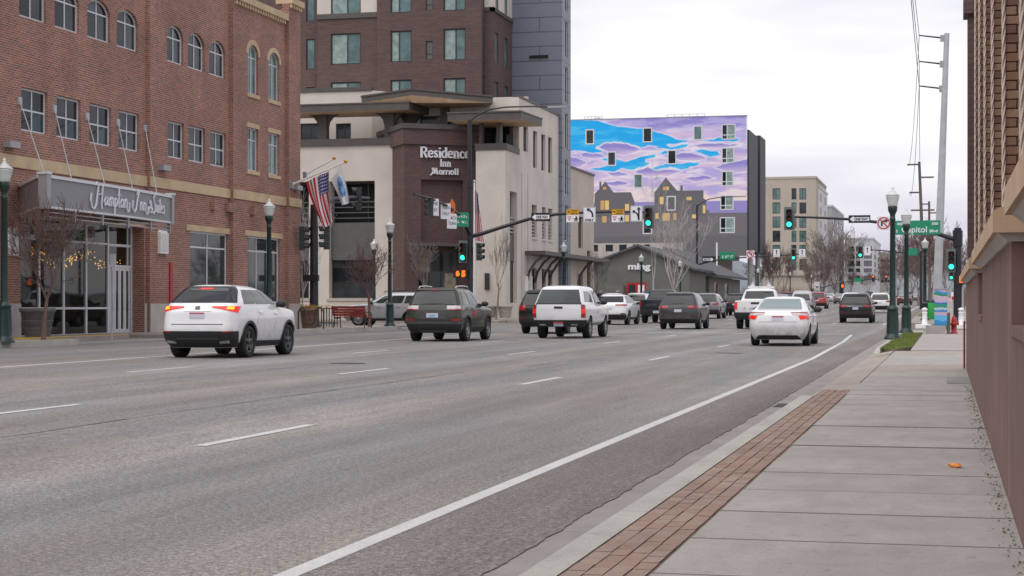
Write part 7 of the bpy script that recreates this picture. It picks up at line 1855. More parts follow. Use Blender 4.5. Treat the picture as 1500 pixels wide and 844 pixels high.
# --- far right corner mast
QY = 101.; QX = x_at(1403, QY); qz = zr(QX, QY) + .14
mr = thing('signal_mast', 'black signal mast with a long arm at the far right corner behind the hydrant', 'signal mast', (QX, QY, qz))
m = MB(); m.tube((QX, QY, qz), (QX, QY, on_y(1403, 334, QY)[1]), .24, .20, 12); m.tube((QX, QY, qz), (QX, QY, qz + .3), .36, .3, 12); m.build('pole', M('pole_black'), mr)
m = MB(); m.path(arm_pts(QY, [(1403, 352), (1390, 348), (1375, 343), (1345, 335), (1315, 329), (1280, 325), (1240, 321), (1200, 319), (1158, 317.5)]), .14, 10, .06); m.build('mast_arm', M('pole_black'), mr)
m = MB(); z = on_y(1403, 348, QY)[1]; m.tube((QX, QY, z - .5), (QX, QY, z + .4), .27, n=12); m.build('collar', M('pole_black'), mr)
m = MB(); x = x_at(1410, QY); m.tube((x, QY - .1, qz), (x, QY - .1, on_y(1410, 400, QY)[1]), .06, n=8); m.build('conduit', M('steel'), mr)
traffic_light('green lit traffic light at the left arm end before the beige block', sg(1156, 320, QY - .2))
X, Y, z = sg(1393.5, 382, QY); traffic_light('green lit traffic light on the black mast beside the brick building corner', (X, QY - .3, z))
hand_signal('orange raised hand signal right of the black mast, at the brick building corner', 1408.5, 409, QY - .3, .55)
BYY = QY - .4
one_way('black one way sign pointing left beside the no right turn sign', BYY, 1243, 1275, 315.5, 326.5)
t, F, x0, x1, z0, z1 = panel('no_right_turn_sign', 'white no right turn sign with red ring beside the nearest lamp post', 'road sign', BYY, 1284.5, 1304.5, 317.5, 336.5, 'white_sign')
w_, h = x1 - x0, z1 - z0; cx, cz = (x0 + x1) / 2, (z0 + z1) / 2
curve_arrow(t, F, [A_(.36, .26), A_(.36, .58), A_(.42, .66), A_(.62, .67)], .045, .16)
def ring(t, F, cx, cz, r0, r1, Y, sl=True, s=-1):
    m = MB(); n = 28; 
    for i in range(n):
        a, b = 2 * math.pi * i / n, 2 * math.pi * (i + 1) / n
        m.prism(F, [(cx + r0 * math.cos(a), cz + r0 * math.sin(a)), (cx + r1 * math.cos(a), cz + r1 * math.sin(a)), (cx + r1 * math.cos(b), cz + r1 * math.sin(b)), (cx + r0 * math.cos(b), cz + r0 * math.sin(b))], .013, .018)
    q = r0 * .74; e = (r1 - r0) * .38
    m.prism(F, [(cx - q - e, cz + q - e), (cx + q - e, cz - q - e), (cx + q + e, cz - q + e), (cx - q + e, cz + q + e)], .0135, .0175); m.build('red_ring', M('red_sign'), t)
ring(t, F, cx, cz, w_ * .38, w_ * .46, BYY)
t, F, x0, x1, z0, z1 = panel('street_name_sign', 'large green street name sign reading S Capitol Blvd behind the lamp posts', 'street sign', BYY, 1306, 1377.5, 323.5, 343.5, 'sign_green')
w_, h = x1 - x0, z1 - z0
def lt(s, a, b, sz, wd): lettering(t, F, s, x0 + w_ * a, z0 + h * b, h * sz, 'white_sign', .006, .006, bold=.006, width=w_ * wd)
lt('400', .11, .68, .25, .12); lt('500', .82, .68, .25, .13); lt('S', .09, .16, .28, .035); lt('Capitol', .20, .16, .62, .52); lt('Blvd', .775, .16, .27, .165)

# --- near left mast at the hotel corner
NY = 70.4; NX_ = x_at(460, NY); nz = zr(NX_, NY) + .14
ml = thing('signal_mast', 'black signal mast at the red brick hotel corner under the flags', 'signal mast', (NX_, NY, nz))
m = MB(); m.tube((NX_, NY, nz), (NX_, NY, on_y(460, 300, NY)[1]), .20, .16, 12); m.tube((NX_, NY, nz), (NX_, NY, nz + .25), .3, .26, 10); m.build('pole', M('pole_black'), ml)
z0_ = on_y(460, 299, NY)[1]; m = MB()
pts = [(NX_, NY, z0_ - .25)]
for px, py in ((490, 291), (515, 289), (541, 290)):
    Y, z = on_x(px, py, NX_ + .3); pts.append((NX_ + .3, Y, z))
m.path(pts, .10, 8, .05); m.build('mast_arm', M('pole_black'), ml)
m = MB(); x = x_at(449, NY - .3); m.box(NX_ - .35, NX_ + .3, NY - .35, NY - .15, on_y(455, 412, NY)[1], on_y(455, 403, NY)[1]); m.build('control_box', M('black_paint'), ml)
Y, z = on_x(527, 291, NX_ + .3); traffic_light('dark traffic light seen from behind beside the white city flag', (NX_ + .3, Y - .1, z), R(-70), lit='none', back=False)
Y, z = on_x(473, 348, NX_ + .35); traffic_light('dark traffic light turned away on the mast below the striped flag', (NX_ + .45, NY + .3, z), R(-60), lit='none', back=False)
Y, z = on_x(455, 349, NX_); traffic_light('dark traffic light on the hotel side of the mast below the striped flag', (NX_ - .45, NY - .2, z), R(100), lit='none', back=False)

# --- second crossing further down the street
def far_mast(label, Y, px, arm, r=.14, top=None):
    x = x_at(px, Y); g = zr(x, Y); t = thing('signal_mast', label, 'signal mast', (x, Y, g)); pts = arm_pts(Y, arm)
    m = MB(); m.tube((x, Y, g), (x, Y, on_y(px, top, Y)[1] if top else pts[0][2] + .3), r, r * .8, 8); m.build('pole', M('pole_black'), t)
    m = MB(); m.path(pts, r * .8, 6, r * .45); m.build('mast_arm', M('pole_black'), t); return t
S6 = 186.
fm = far_mast('black mast with curved lamp arm among the pale branches before the painted block', S6, 1021, [(1021, 388), (1040, 383), (1062, 379), (1110, 376), (1182, 372)], top=300)
m = MB(); m.path(arm_pts(S6, [(1021, 303), (1026, 298), (1038, 292), (1055, 289), (1082, 288)]), .07, 6, .05); m.build('lamp_arm', M('pole_black'), fm)
m = MB(); x, y, z = arm_pts(S6, [(1087, 288)])[0]; m.box(x - .45, x + .4, y - .15, y + .15, z - .05, z + .07); m.build('lamp_head', M('frame_grey'), fm)
x, y, z = sg(1162.5, 373, S6 - .3); traffic_light('small green lit traffic light over the lanes before the beige block', (x, y, z))
x, y, z = sg(1260, 369, S6 - .3); traffic_light('small green lit traffic light above the white SUV, before the far white block', (x, y, z))
x, y, z = sg(1024, 400, S6 - .3); traffic_light('small green lit traffic light on the mast among the pale branches', (x, y, z))
hand_signal('small orange hand signal among the pale bare branches', 1015, 413, S6 - .3, .5)
far_mast('black mast reaching in from the right over the far crossing', S6, 1349, [(1349, 372), (1330, 371), (1300, 368), (1276, 366)], .13)
t, F, x0, x1, z0, z1 = panel('street_name_sign', 'small green S 6th St name sign under the curved lamp arm', 'street sign', S6 - .4, 1054, 1076.5, 369.5, 380, 'sign_green'); w_, h = x1 - x0, z1 - z0
lt('S 6', .14, .2, .5, .34); lt('th', .5, .38, .3, .13); lt('ST', .70, .2, .5, .2)
one_way('small white arrow one way sign pointing right beside the small green name sign', S6 - .4, 1029, 1046, 376.5, 384, True)
t, F, x0, x1, z0, z1 = panel('no_left_turn_sign', 'small white no left turn sign on the dark panels', 'road sign', S6 - .4, 1093.5, 1105, 367, 378, 'white_sign'); w_, h = x1 - x0, z1 - z0; cx, cz = (x0 + x1) / 2, (z0 + z1) / 2
curve_arrow(t, F, [A_(.64, .26), A_(.64, .58), A_(.56, .66), A_(.40, .67)], .04, .14); ring(t, F, cx, cz, w_ * .36, w_ * .46, S6)
for i, px in enumerate((1137.5, 1175)):
    t, F, x0, x1, z0, z1 = panel('straight_only_sign', 'small white straight arrow sign %s the small green light of the beige block' % ('left of', 'right of')[i], 'road sign', S6 - .4, px - 4.7, px + 4.7, 365, 376.5, 'white_sign', 'straight arrow signs'); w_, h = x1 - x0, z1 - z0
    curve_arrow(t, F, [A_(.5, .3), A_(.5, .72)], .045, .17); lettering(t, F, 'ONLY', x0 + w_ * .16, z0 + h * .07, h * .17, 'black_paint', .004, .003, width=w_ * .68)
t, F, x0, x1, z0, z1 = panel('straight_only_sign', 'small white straight arrow sign beside the light above the white SUV', 'road sign', S6 - .4, 1266, 1275, 361, 374, 'white_sign', 'straight arrow signs'); w_, h = x1 - x0, z1 - z0; curve_arrow(t, F, [A_(.5, .3), A_(.5, .72)], .045, .17)
t, F, x0, x1, z0, z1 = panel('street_name_sign', 'small green name sign behind the second lamp post', 'street sign', S6 - .4, 1330, 1344, 364, 374, 'sign_green')
t, F, x0, x1, z0, z1 = panel('speed_sign', 'white speed limit sign at the foot of the beige block', 'road sign', 240., 1193, 1200.5, 413, 424.5, 'white_sign'); w_, h = x1 - x0, z1 - z0; lettering(t, F, 'SPEED', x0 + w_ * .12, z0 + h * .78, h * .15, 'black_paint', .004, .003, width=w_ * .76); lettering(t, F, '30', x0 + w_ * .14, z0 + h * .15, h * .5, 'black_paint', .004, .003, bold=.02, width=w_ * .7)
m = MB(); m.tube(((x0 + x1) / 2, 240.1, zr(x0, 240)), ((x0 + x1) / 2, 240.1, z1), .05, n=6); m.build('post', M('steel'), t)
T3 = 345.
far_mast('thin far mast with red lights beyond the second crossing', T3, 1190, [(1190, 425), (1220, 417), (1250, 411.5), (1300, 408)], .16)
for px, py in ((1279, 408), (1298, 408)):
    x, y, z = sg(px, py, T3 - .3); traffic_light('tiny red lit traffic light far off, %s of the far pair' % ('left one' if px < 1290 else 'right one'), (x, y, z), lit='red')
t, F, x0, x1, z0, z1 = panel('street_name_sign', 'tiny green far name sign left of the red lights', 'street sign', T3 - .3, 1251, 1262.5, 407.5, 413, 'sign_green')
hand_signal('tiny orange hand signal far off above the grey sedan', 1234, 419, T3, .8)

x, y, z = sg(1393.5, 402, S6); traffic_light('small green lit traffic light under the near one at the brick building corner', (x, y, z))
t, F, x0, x1, z0, z1 = panel('parking_sign', 'blue sign over a white plate on the lamp post at the red doors', 'road sign', 136.6, 942, 952, 427, 434, 'sign_blue'); m = MB(); m.fbox(F, x0, x1, z0 - .55, z0 - .05, -.03, 0); m.build('white_plate', M('white_sign'), t)
# ------------------------------------------------------------------ flags on the hotel corner
def flag_pole(label, y, z0, x1, z1):
    X0 = -27.02; t = thing('flag_pole', label, 'flag pole', (X0, y, z0), 0, 'slanted flag poles on the hotel corner')
    m = MB(); m.tube((X0, y, z0), (x1, y, z1), .045, .03, 10); m.build('pole', M('white_paint'), t)
    m = MB(); m.lathe([(0, -.09), (.07, -.05), (.085, 0), (.07, .05), (0, .09)], (x1 + .05, y, z1 + .04), 10); m.build('gold_ball', M('gold'), t)
    m = MB(); m.box(X0 - .03, X0 + .12, y - .1, y + .1, z0 - .14, z0 + .14); m.build('bracket', M('frame_grey'), t); return t
mat('gold', (.6, .34, .06), .35, .6)
FYn, FYf = 69.6, 71.2
xa, za = on_y(505, 238, FYn); xw = -27.02; _, zw = on_y(441, 271, FYn)
flag_pole('nearer slanted white flag pole carrying the striped flag', FYn, zw, xa, za)
xb, zb_ = on_y(488, 233, FYf); _, zw2 = on_y(441, 257, FYf)
flag_pole('further slanted white flag pole above the nearer one', FYf, zw2, xb, zb_)
def flag_mat():
    k = NT('us_flag'); uv = k.n('ShaderNodeUVMap'); sp = k.n('ShaderNodeSeparateXYZ'); k.l(uv.outputs[0], sp.inputs[0]); u, v = sp.outputs[0], sp.outputs[1]
    st = k.math('MODULO', k.math('FLOOR', k.math('MULTIPLY', v, 12.999)), 2.)
    c = k.mix('MIX', st, (.42, .018, .03), (.66, .64, .66))
    cant = k.math('MULTIPLY', k.math('LESS_THAN', u, .40), k.math('GREATER_THAN', v, 6 / 13))
    fu = k.math('SUBTRACT', k.math('FRACT', k.math('MULTIPLY', u, 15.)), .5); fv = k.math('SUBTRACT', k.math('FRACT', k.math('MULTIPLY', v, 16.7)), .5)
    d = k.math('SQRT', k.math('ADD', k.math('MULTIPLY', fu, fu), k.math('MULTIPLY', fv, fv)))
    star = k.math('LESS_THAN', d, .27); cc = k.mix('MIX', star, (.03, .035, .16), (.6, .6, .65))
    k.l(k.mix('MIX', cant, c, cc), k.b.inputs['Base Color']); k.b.inputs['Roughness'].default_value = .8; MATS['us_flag'] = k.m
flag_mat()
def cloth(pts_fn, nu, nv, mt, name):
    me = bpy.data.meshes.new(name); vs = [pts_fn(i / nu, j / nv) for j in range(nv + 1) for i in range(nu + 1)]; W = nu + 1
    fs = [(j * W + i, j * W + i + 1, (j + 1) * W + i + 1, (j + 1) * W + i) for j in range(nv) for i in range(nu)]
    me.from_pydata(vs, [], fs); uvl = me.uv_layers.new(name='UVMap')
    for p in me.polygons:
        for li in p.loop_indices:
            vi = me.loops[li].vertex_index; uvl.data[li].uv = ((vi % W) / nu, (vi // W) / nv)
    me.polygons.foreach_set('use_smooth', [True] * len(me.polygons)); me.materials.append(M(mt)); me.update(); return link(name, me)
# striped flag: hoist along the pole (v), fly hanging down (u)
q1, q0 = on_y(483, 251, FYn), on_y(449, 266, FYn)
def usf(u, v):
    # v: 1 at the canton edge (outer, high end of the pole), 0 near the wall; u: distance down from the pole
    hx, hz = q0[0] + (q1[0] - q0[0]) * v, q0[1] + (q1[1] - q0[1]) * v
    e0, e1 = on_y(474, 337, FYn), on_y(488, 322, FYn)
    ex, ez = e0[0] + (e1[0] - e0[0]) * v, e0[1] + (e1[1] - e0[1]) * v
    sag = .16 * math.sin(v * math.pi) * u
    x = hx + (ex - hx) * u ** 1.15; z = hz + (ez - hz) * u - sag * .3
    return (x - .05 * math.sin(u * 3), FYn - .04 + .22 * u * math.sin(v * 8.5 + u * 2.) + .08 * math.sin(v * 17), z)
o = cloth(usf, 26, 26, 'us_flag', 'striped_flag'); tag(o, 'red and white striped flag with starred blue corner hanging at the hotel', 'flag')
def cityf():
    k = NT('city_flag'); uv = k.n('ShaderNodeUVMap'); sp = k.n('ShaderNodeSeparateXYZ'); k.l(uv.outputs[0], sp.inputs[0]); u = k.math('SUBTRACT', sp.outputs[0], .47); v = k.math('SUBTRACT', sp.outputs[1], .5)
    d = k.math('MAXIMUM', k.math('MULTIPLY', k.math('ABSOLUTE', u), 3.3), k.math('MULTIPLY', k.math('ABSOLUTE', v), 3.4)); e = k.math('ADD', k.math('MULTIPLY', k.math('ABSOLUTE', u), 1.9), k.math('MULTIPLY', k.math('ABSOLUTE', v), 1.9))
    ins = k.math('MULTIPLY', k.math('LESS_THAN', d, 1.), k.math('LESS_THAN', e, .86)); n = k.noise(uv.outputs[0], 6., 3)
    em = k.mix('MIX', k.remap(n, .4, .6, 0, 1), (.06, .11, .28), (.18, .42, .70))
    k.l(k.mix('MIX', ins, (.62, .62, .66), em), k.b.inputs['Base Color']); k.b.inputs['Roughness'].default_value = .8; MATS['city_flag'] = k.m
cityf()
c1, c0 = on_y(488, 247, FYf), on_y(500, 243, FYf)
p_tl, p_tr, p_bl, p_br = on_y(484, 262, FYf), on_y(500, 243, FYf), on_y(500, 301, FYf), on_y(513, 293, FYf)
def cif(u, v):
    a = (p_tl[0] + (p_tr[0] - p_tl[0]) * v, p_tl[1] + (p_tr[1] - p_tl[1]) * v); b = (p_bl[0] + (p_br[0] - p_bl[0]) * v, p_bl[1] + (p_br[1] - p_bl[1]) * v)
    return (a[0] + (b[0] - a[0]) * u + .04 * math.sin(v * 5), FYf + .05 + .16 * u * math.sin(v * 7 + u * 3), a[1] + (b[1] - a[1]) * u - .05 * math.sin(v * math.pi) * u)
o = cloth(cif, 18, 18, 'city_flag', 'city_flag'); tag(o, 'white city flag with blue emblem hanging beside the striped flag', 'flag')
# tall flagpole in front of the tall hotel with a furled flag
fx_, fy_ = x_at(695, 100.5), 100.5; t = thing('flag_pole', 'tall upright white flagpole just right of the black mast at the tall hotel', 'flag pole', (fx_, fy_, .4))
m = MB(); m.tube((fx_, fy_, .3), (fx_, fy_, on_y(695, 268, fy_)[1]), .09, .05, 10); m.build('pole', M('white_paint'), t)
m = MB(); m.lathe([(0, -.1), (.1, 0), (0, .1)], (fx_, fy_, on_y(695, 266, fy_)[1]), 10); m.build('ball', M('chrome'), t)
zt_, zl_ = on_y(697, 278, fy_)[1], on_y(697, 352, fy_)[1]
def fur(u, v):
    z = zt_ + (zl_ - zt_) * (u); w2 = .55 * (.35 + .65 * u) * v
    return (fx_ + .07 + w2 * .9, fy_ - .05 + .12 * math.sin(v * 11 + u * 3), z - .3 * v * (1 - u * .5))
o = cloth(fur, 20, 14, 'us_flag', 'furled_flag'); tag(o, 'limp striped flag hanging down the upright white flagpole', 'flag')

# ------------------------------------------------------------------ corner furniture on the left
def bench():
    Y = 68.6; X = -23.9; a0, a1 = x_at(485, Y), x_at(541, Y)
    z = .24; L_ = 1.62
    cx = X; t = thing('park_bench', 'red slatted bench with dark iron legs by the kerb', 'bench', (x_at(513, Y), Y, z), R(-12))
    for k in range(4):
        m = MB(); m.box(-L_ / 2, L_ / 2, -.02 + .125 * k, .09 + .125 * k, .43, .465); m.build('seat_slat', M('bench_red'), t, False)
    for k in range(4):
        m = MB(); zz = .50 + .105 * k; y = -.06 - .035 * k; m.add([(-L_ / 2, y, zz), (L_ / 2, y, zz), (L_ / 2, y - .03, zz + .092), (-L_ / 2, y - .03, zz + .092), (-L_ / 2, y + .03, zz), (L_ / 2, y + .03, zz), (L_ / 2, y, zz + .092), (-L_ / 2, y, zz + .092)],
                        [(0, 1, 2, 3), (7, 6, 5, 4), (3, 2, 6, 7), (0, 4, 5, 1), (1, 5, 6, 2), (0, 3, 7, 4)]); m.build('back_slat', M('bench_red'), t, False)
    for s in (-1, 1):
        x = s * (L_ / 2 - .06); m = MB()
        m.path([(x, -.16, .93), (x, -.05, .5), (x, .0, .40), (x, -.08, .2), (x, -.12, 0)], .022, 6); m.path([(x, .45, .40), (x, .42, .25), (x, .46, .1), (x, .48, 0)], .022, 6); m.path([(x, .0, .40), (x, .45, .41)], .022, 6)
        m.path([(x, .46, .42), (x, .46, .62), (x, .2, .66), (x, -.08, .62)], .02, 6); m.build('leg', M('iron'), t, False)
mat('bench_red', (.30, .040, .030), .5, var=.2, vs=8)
bench()
def bike_rack():
    Y = 65.3; x0, x1 = x_at(437, Y), x_at(474, Y); zb = .24; h = .86; w_ = (x1 - x0) / 3
    t = thing('bike_rack', 'dark wavy tube bike rack beside the brown planter pot', 'bike rack', ((x0 + x1) / 2, Y, zb)); pts = []
    for i in range(61):
        a = i / 60 * 3
        k = int(a) if a < 3 else 2; f = a - k; x = x0 + w_ * a
        if k in (0, 2): z = zb + h - w_ / 2 + w_ / 2 * math.sin(math.pi * f)
        else: z = zb + .18 + w_ / 2 - w_ / 2 * math.sin(math.pi * f)
        pts.append((x, Y, z))
    P = [(x0, Y, zb)] + pts[:20] + pts[20:41] + pts[41:] + [(x1, Y, zb)]
    m = MB(); m.path(P, .036, 8); m.build('tube', M('iron'), t)
    for x in (x0, x1): m = MB(); m.lathe([(.1, 0), (.1, .012), (0, .014)], (x, Y, zb), 10); m.build('foot_plate', M('iron'), t)
bike_rack()
def planter(name, label, x, y, z, r, h, mt, group=None):
    t = thing(name, label, 'planter', (x, y, z), 0, group)
    m = MB(); m.lathe([(r * .68, 0), (r * .72, .03), (r * .95, h * .86), (r * 1.02, h * .87), (r * 1.05, h), (r * .92, h), (r * .88, h * .9)], n=24); m.build('pot', M(mt), t, False)
    for k in (.3, .55): m = MB(); rr = r * (.70 + .25 * k / .86); m.lathe([(rr + .0, h * k - .02), (rr + .025, h * k), (rr + .0, h * k + .02)], n=24); m.build('pot_ring', M(mt), t, False)
    m = MB(); m.lathe([(0, h * .9), (r * .9, h * .9)], n=20); m.build('soil', M('soil'), t, False); return t
mat('pot_grey', (.14, .135, .13), .8, var=.2, vs=6); mat('pot_brown', (.17, .10, .07), .8, var=.2, vs=6); mat('straw', (.42, .29, .07), .9, var=.3, vs=20)
Xp, Yp = -23.55, 45.9
planter('planter_pot', 'big grey round planter pot behind the leafless tree, left edge', x_at(55, 47.2), 47.2, .26, .52, .86, 'pot_grey')
Yb = 67.5; xb_ = x_at(453, Yb); planter('planter_pot', 'brown planter pot with dry yellow grass behind the bike rack', xb_, Yb, .24, .40, .82, 'pot_brown')
q = random.Random(8); m = MB()
for i in range(240):
    a = q.random() * 6.28; r_ = q.random() * .3; l = q.uniform(.1, .3); x, y = xb_ + r_ * math.cos(a), Yb + r_ * math.sin(a); dx, dy = math.cos(a) * l * .6, math.sin(a) * l * .6
    m.add([(x - .012, y, .98), (x + .012, y, .98), (x + dx, y + dy, .98 + l)], [(0, 1, 2)])
tag(m.build('dry_grass', M('straw')), 'tuft of dry yellow grass in the brown planter pot', 'plant')
for i, px in enumerate((717, 740)):
    Y = 100.2; planter('planter_pot', ('pale concrete planter left of the slim tree at the tall hotel', 'pale concrete planter right of the slim tree at the tall hotel')[i], x_at(px, Y), Y, .4, .45, .75, 'stone_pale', None)
# small iron tree guard fence behind the bench
Y = 72.6; xa, xb2 = x_at(463, Y), x_at(494, Y); t = thing('iron_railing', 'low black iron railing between the planter pot and the bench', 'railing', ((xa + xb2) / 2, Y, .24))
m = MB(); m.box(xa, xb2, Y - .02, Y + .02, 1.02, 1.06); m.box(xa, xb2, Y - .02, Y + .02, .38, .42); m.build('rail', M('iron'), t)
for k in range(9): x = xa + (xb2 - xa) * k / 8; m = MB(); m.box(x - .018, x + .018, Y - .018, Y + .018, .24, 1.14 if k % 2 == 0 else 1.02); m.build('baluster', M('iron'), t)
# thin sign post at the hotel door
Y = 47.4; x = x_at(163.5, 50.); Y = 50.; t = thing('sign_post', 'thin steel post with a small sign in front of the hotel doors', 'sign post', (x, Y, .2))
m = MB(); m.tube((x, Y, .12), (x, Y, on_y(164, 372, Y)[1]), .03, n=8); m.build('post', M('steel'), t)
m = MB(); z1 = on_y(164, 372, Y)[1]; m.box(x - .03, x + .16, Y - .06, Y - .04, z1 - .42, z1); m.build('sign_panel', M('white_sign'), t)

# ------------------------------------------------------------------ right corner furniture
def hydrant(x, y, z):
    t = thing('fire_hydrant', 'red fire hydrant with yellow cap beside the striped utility box', 'hydrant', (x, y, z)); k = .82
    m = MB(); m.lathe([(.17 * k, 0), (.17 * k, .05), (.125 * k, .06), (.12 * k, .42 * k), (.16 * k, .44 * k), (.16 * k, .49 * k), (.12 * k, .5 * k), (.125 * k, .6 * k), (.10 * k, .7 * k), (.05 * k, .76 * k)], n=16); m.build('barrel', M('red_paint'), t, False)
    m = MB(); m.lathe([(.05 * k, .75 * k), (.05 * k, .81 * k), (.03 * k, .83 * k), (0, .83 * k)], n=8); m.build('bonnet_nut', M('red_paint'), t, False)
    for s in (-1, 1):
        m = MB(); m.lathe([(.075 * k, s * .10 * k), (.075 * k, s * .2 * k), (.06 * k, s * .22 * k), (0, s * .22 * k)], (0, 0, .47 * k), 12, 'x'); m.build('outlet_cap', M('hyd_yellow' if s < 0 else 'red_paint'), t, False)
    m = MB(); m.lathe([(.09 * k, -.10 * k), (.09 * k, -.2 * k), (0, -.22 * k)], (0, 0, .44 * k), 12, 'y'); m.build('outlet_cap', M('red_paint'), t, False)
mat('hyd_yellow', (.55, .40, .03), .4)
hydrant(x_at(1397.5, 67), 67., .13)
UY = 66.3; ux0, ux1 = x_at(1368.5, UY), x_at(1387.5, UY); uz0, uz1 = on_y(1378, 477, UY)[1], on_y(1378, 424, UY)[1]
t = thing('utility_cabinet', 'utility cabinet wrapped in blue, pink and green painted stripes on a concrete base', 'utility cabinet', ((ux0 + ux1) / 2, UY + .3, .13))
m = MB(); m.box(x_at(1356, UY), x_at(1384, UY), UY - .1, UY + .8, .10, uz0); m.build('concrete_base', M('concrete'), t)
def cabmat():
    k = NT('cab_paint'); p = k.pos(); sp = k.n('ShaderNodeSeparateXYZ'); k.l(p, sp.inputs[0]); w2 = k.noise(k.scaled(p, 4, 4, 2), 1., 3)
    v = k.math('ADD', sp.outputs[2], k.math('MULTIPLY', k.math('SUBTRACT', w2, .5), .22)); rp_ = k.n('ShaderNodeValToRGB'); rp_.color_ramp.interpolation = 'CONSTANT'
    k.l(k.remap(v, uz0, uz1, 0., 1.), rp_.inputs['Fac']); e = rp_.color_ramp.elements
    cols = [(0, (.03, .25, .5)), (.14, (.10, .42, .68)), (.27, (.52, .38, .50)), (.36, (.05, .22, .52)), (.43, (.42, .55, .62)), (.5, (.02, .28, .15)), (.58, (.04, .17, .42)), (.63, (.50, .40, .55)), (.76, (.55, .45, .5)), (.82, (.02, .25, .12)), (.88, (.05, .24, .55)), (.94, (.5, .42, .55))]
    e[0].position = 0; e[0].color = (*cols[0][1], 1); e[1].position = .14; e[1].color = (*cols[1][1], 1)
    for pos_, c in cols[2:]: q_ = e.new(pos_); q_.color = (*c, 1)
    k.l(rp_.outputs['Color'], k.b.inputs['Base Color']); k.b.inputs['Roughness'].default_value = .5; MATS['cab_paint'] = k.m
cabmat()
m = MB(); m.box(ux0, ux1, UY, UY + .55, uz0, uz1); m.build('cabinet', M('cab_paint'), t)
m = MB(); m.box(ux0 + .02, ux1 - .02, UY - .012, UY, uz0 + .03, uz1 - .05); m.build('door', M('cab_paint'), t)
m = MB(); m.box(ux0 - .02, ux1 + .02, UY - .03, UY + .58, uz1, uz1 + .03); m.build('lid', M('frame_grey'), t)
m = MB(); a, b = x_at(1384, UY), x_at(1391, UY); m.box(a + .06, b + .02, UY + .1, UY + .45, .13, on_y(1387, 458, UY)[1]); m.build('meter_box', M('wood_grey'), t)
for i, px in enumerate((1354.5, 1408)):
    Y = 90.; x = x_at(px, Y); g = .2; t = thing('bollard', ('white bollard left of the striped utility cabinet', 'white bollard right of the red hydrant')[i], 'bollard', (x, Y, g), 0, 'white plastic bollards at the corner')
    m = MB(); m.lathe([(.17, 0), (.17, .04), (.13, .06), (.125, .70), (.15, .72), (.15, .78), (.12, .82), (0, .86)], n=12); m.build('post', M('white_paint'), t, False)
    for z in (.3, .55): m = MB(); m.lathe([(.127, z), (.14, z + .02), (.14, z + .06), (.127, z + .08)], n=12); m.build('band', M('white_paint'), t, False)
m = MB()
for a, b in ((1341, 1364), (1401, 1420)): m.box(x_at(a, 90), x_at(b, 90), 89.2, 91.0, -.1, .205)
tag(m.build('corner_island', M('white_paint')), kind='structure')
Y = 108.; x = x_at(1363.5, Y); t = thing('litter_bin', 'bright green litter bin between the far lamp post and the striped cabinet', 'bin', (x, Y, .3))
mat('bin_green', (.02, .34, .06), .5); m = MB(); m.lathe([(.24, 0), (.27, .05), (.27, 1.0), (.24, 1.05)], n=14); m.build('body', M('bin_green'), t, False)
m = MB(); m.lathe([(.29, 1.05), (.29, 1.1), (.2, 1.2), (0, 1.22)], n=14); m.build('lid', M('lamp_green'), t, False)
t, F, x0, x1, z0, z1 = panel('notice_sign', 'small white and red notice sign left of the black mast at the right corner', 'sign', 120., 1393, 1399.5, 428, 440.5, 'white_sign'); m = MB(); m.fbox(F, x0 + .04, x1 - .04, z0 + .05, z0 + .28, .001, .01); m.build('red_band', M('red_sign'), t)
m = MB(); m.tube(((x0 + x1) / 2, 120.1, .4), ((x0 + x1) / 2, 120.1, z0), .04, n=6); m.build('post', M('steel'), t)
# litter by the wall, an orange wrapper on the slabs
q = random.Random(21)
def crumple(n, sx, sy, sz, seed):
    qq = random.Random(seed); bm = bmesh.new(); bmesh.ops.create_icosphere(bm, subdivisions=2, radius=1.)
    for v in bm.verts: k = qq.uniform(.6, 1.15); v.co = Vector((v.co.x * sx * k, v.co.y * sy * k, max(0.002, v.co.z * sz * k + sz * .5)))
    me = bpy.data.meshes.new(n); bm.to_mesh(me); bm.free(); return me
Xw, Yw = on_y(1428, 445, 11.9)[0], 11.9
me = crumple('wrapper', .035, .075, .022, 4); me.materials.append(M('bag_orange')); o = link('wrapper', me, None, (.06, 12.3, .13), (0, 0, .6)); tag(o, 'crumpled orange wrapper lying on the pavement near the purple wall', 'litter')
lf = MB()
for i in range(520):
    y = 6.5 + 18 * q.random(); x = .33 - abs(q.gauss(0, .045)); s = q.uniform(.003, .012); a = q.random() * 6.28
    if q.random() < .02: x = q.uniform(-1.1, .3)
    c_, s_ = math.cos(a) * s, math.sin(a) * s
    lf.add([(x - c_, y - s_ * 1.6, .134), (x + s_ * .6, y - c_, .136 + s * q.random()), (x + c_, y + s_ * 1.6, .135), (x - s_ * .6, y + c_, .136 + s * q.random())], [(0, 1, 2, 3)])
tag(lf.build('fallen_leaves', M('litter')), 'dry leaf litter gathered along the foot of the purple wall', 'leaf litter', kind='stuff')

# ------------------------------------------------------------------ power poles and wires
PW = 140.; pxb, pxt = x_at(1376.5, PW), x_at(1387, PW); zt0 = on_y(1387, 49, PW)[1]
t = thing('power_pole', 'tall grey steel power pole with three left arms', 'power pole', (pxb, PW, .3))
m = MB(); m.tube((pxb - .25, PW, .3), (pxt, PW, zt0), .36, .2, 12); m.build('pole', M('steel'), t)
tips = []
for py in (52, 90, 126):
    f = (py - 49) / 430.; xp = pxt + (pxb - pxt) * f; z = on_y(1385, py + 4, PW)[1]; xt = x_at(1346.5, PW); zt_ = on_y(1347, py, PW)[1]
    m = MB(); m.tube((xp - .15, PW, z), (xt, PW, zt_), .07, .05, 8); m.build('arm', M('frame_dark'), t); tips.append((xt, PW, zt_))
    m = MB(); m.box(xp - .5, xp - .1, PW - .1, PW + .1, z - .25, z + .25); m.build('arm_bracket', M('frame_grey'), t)
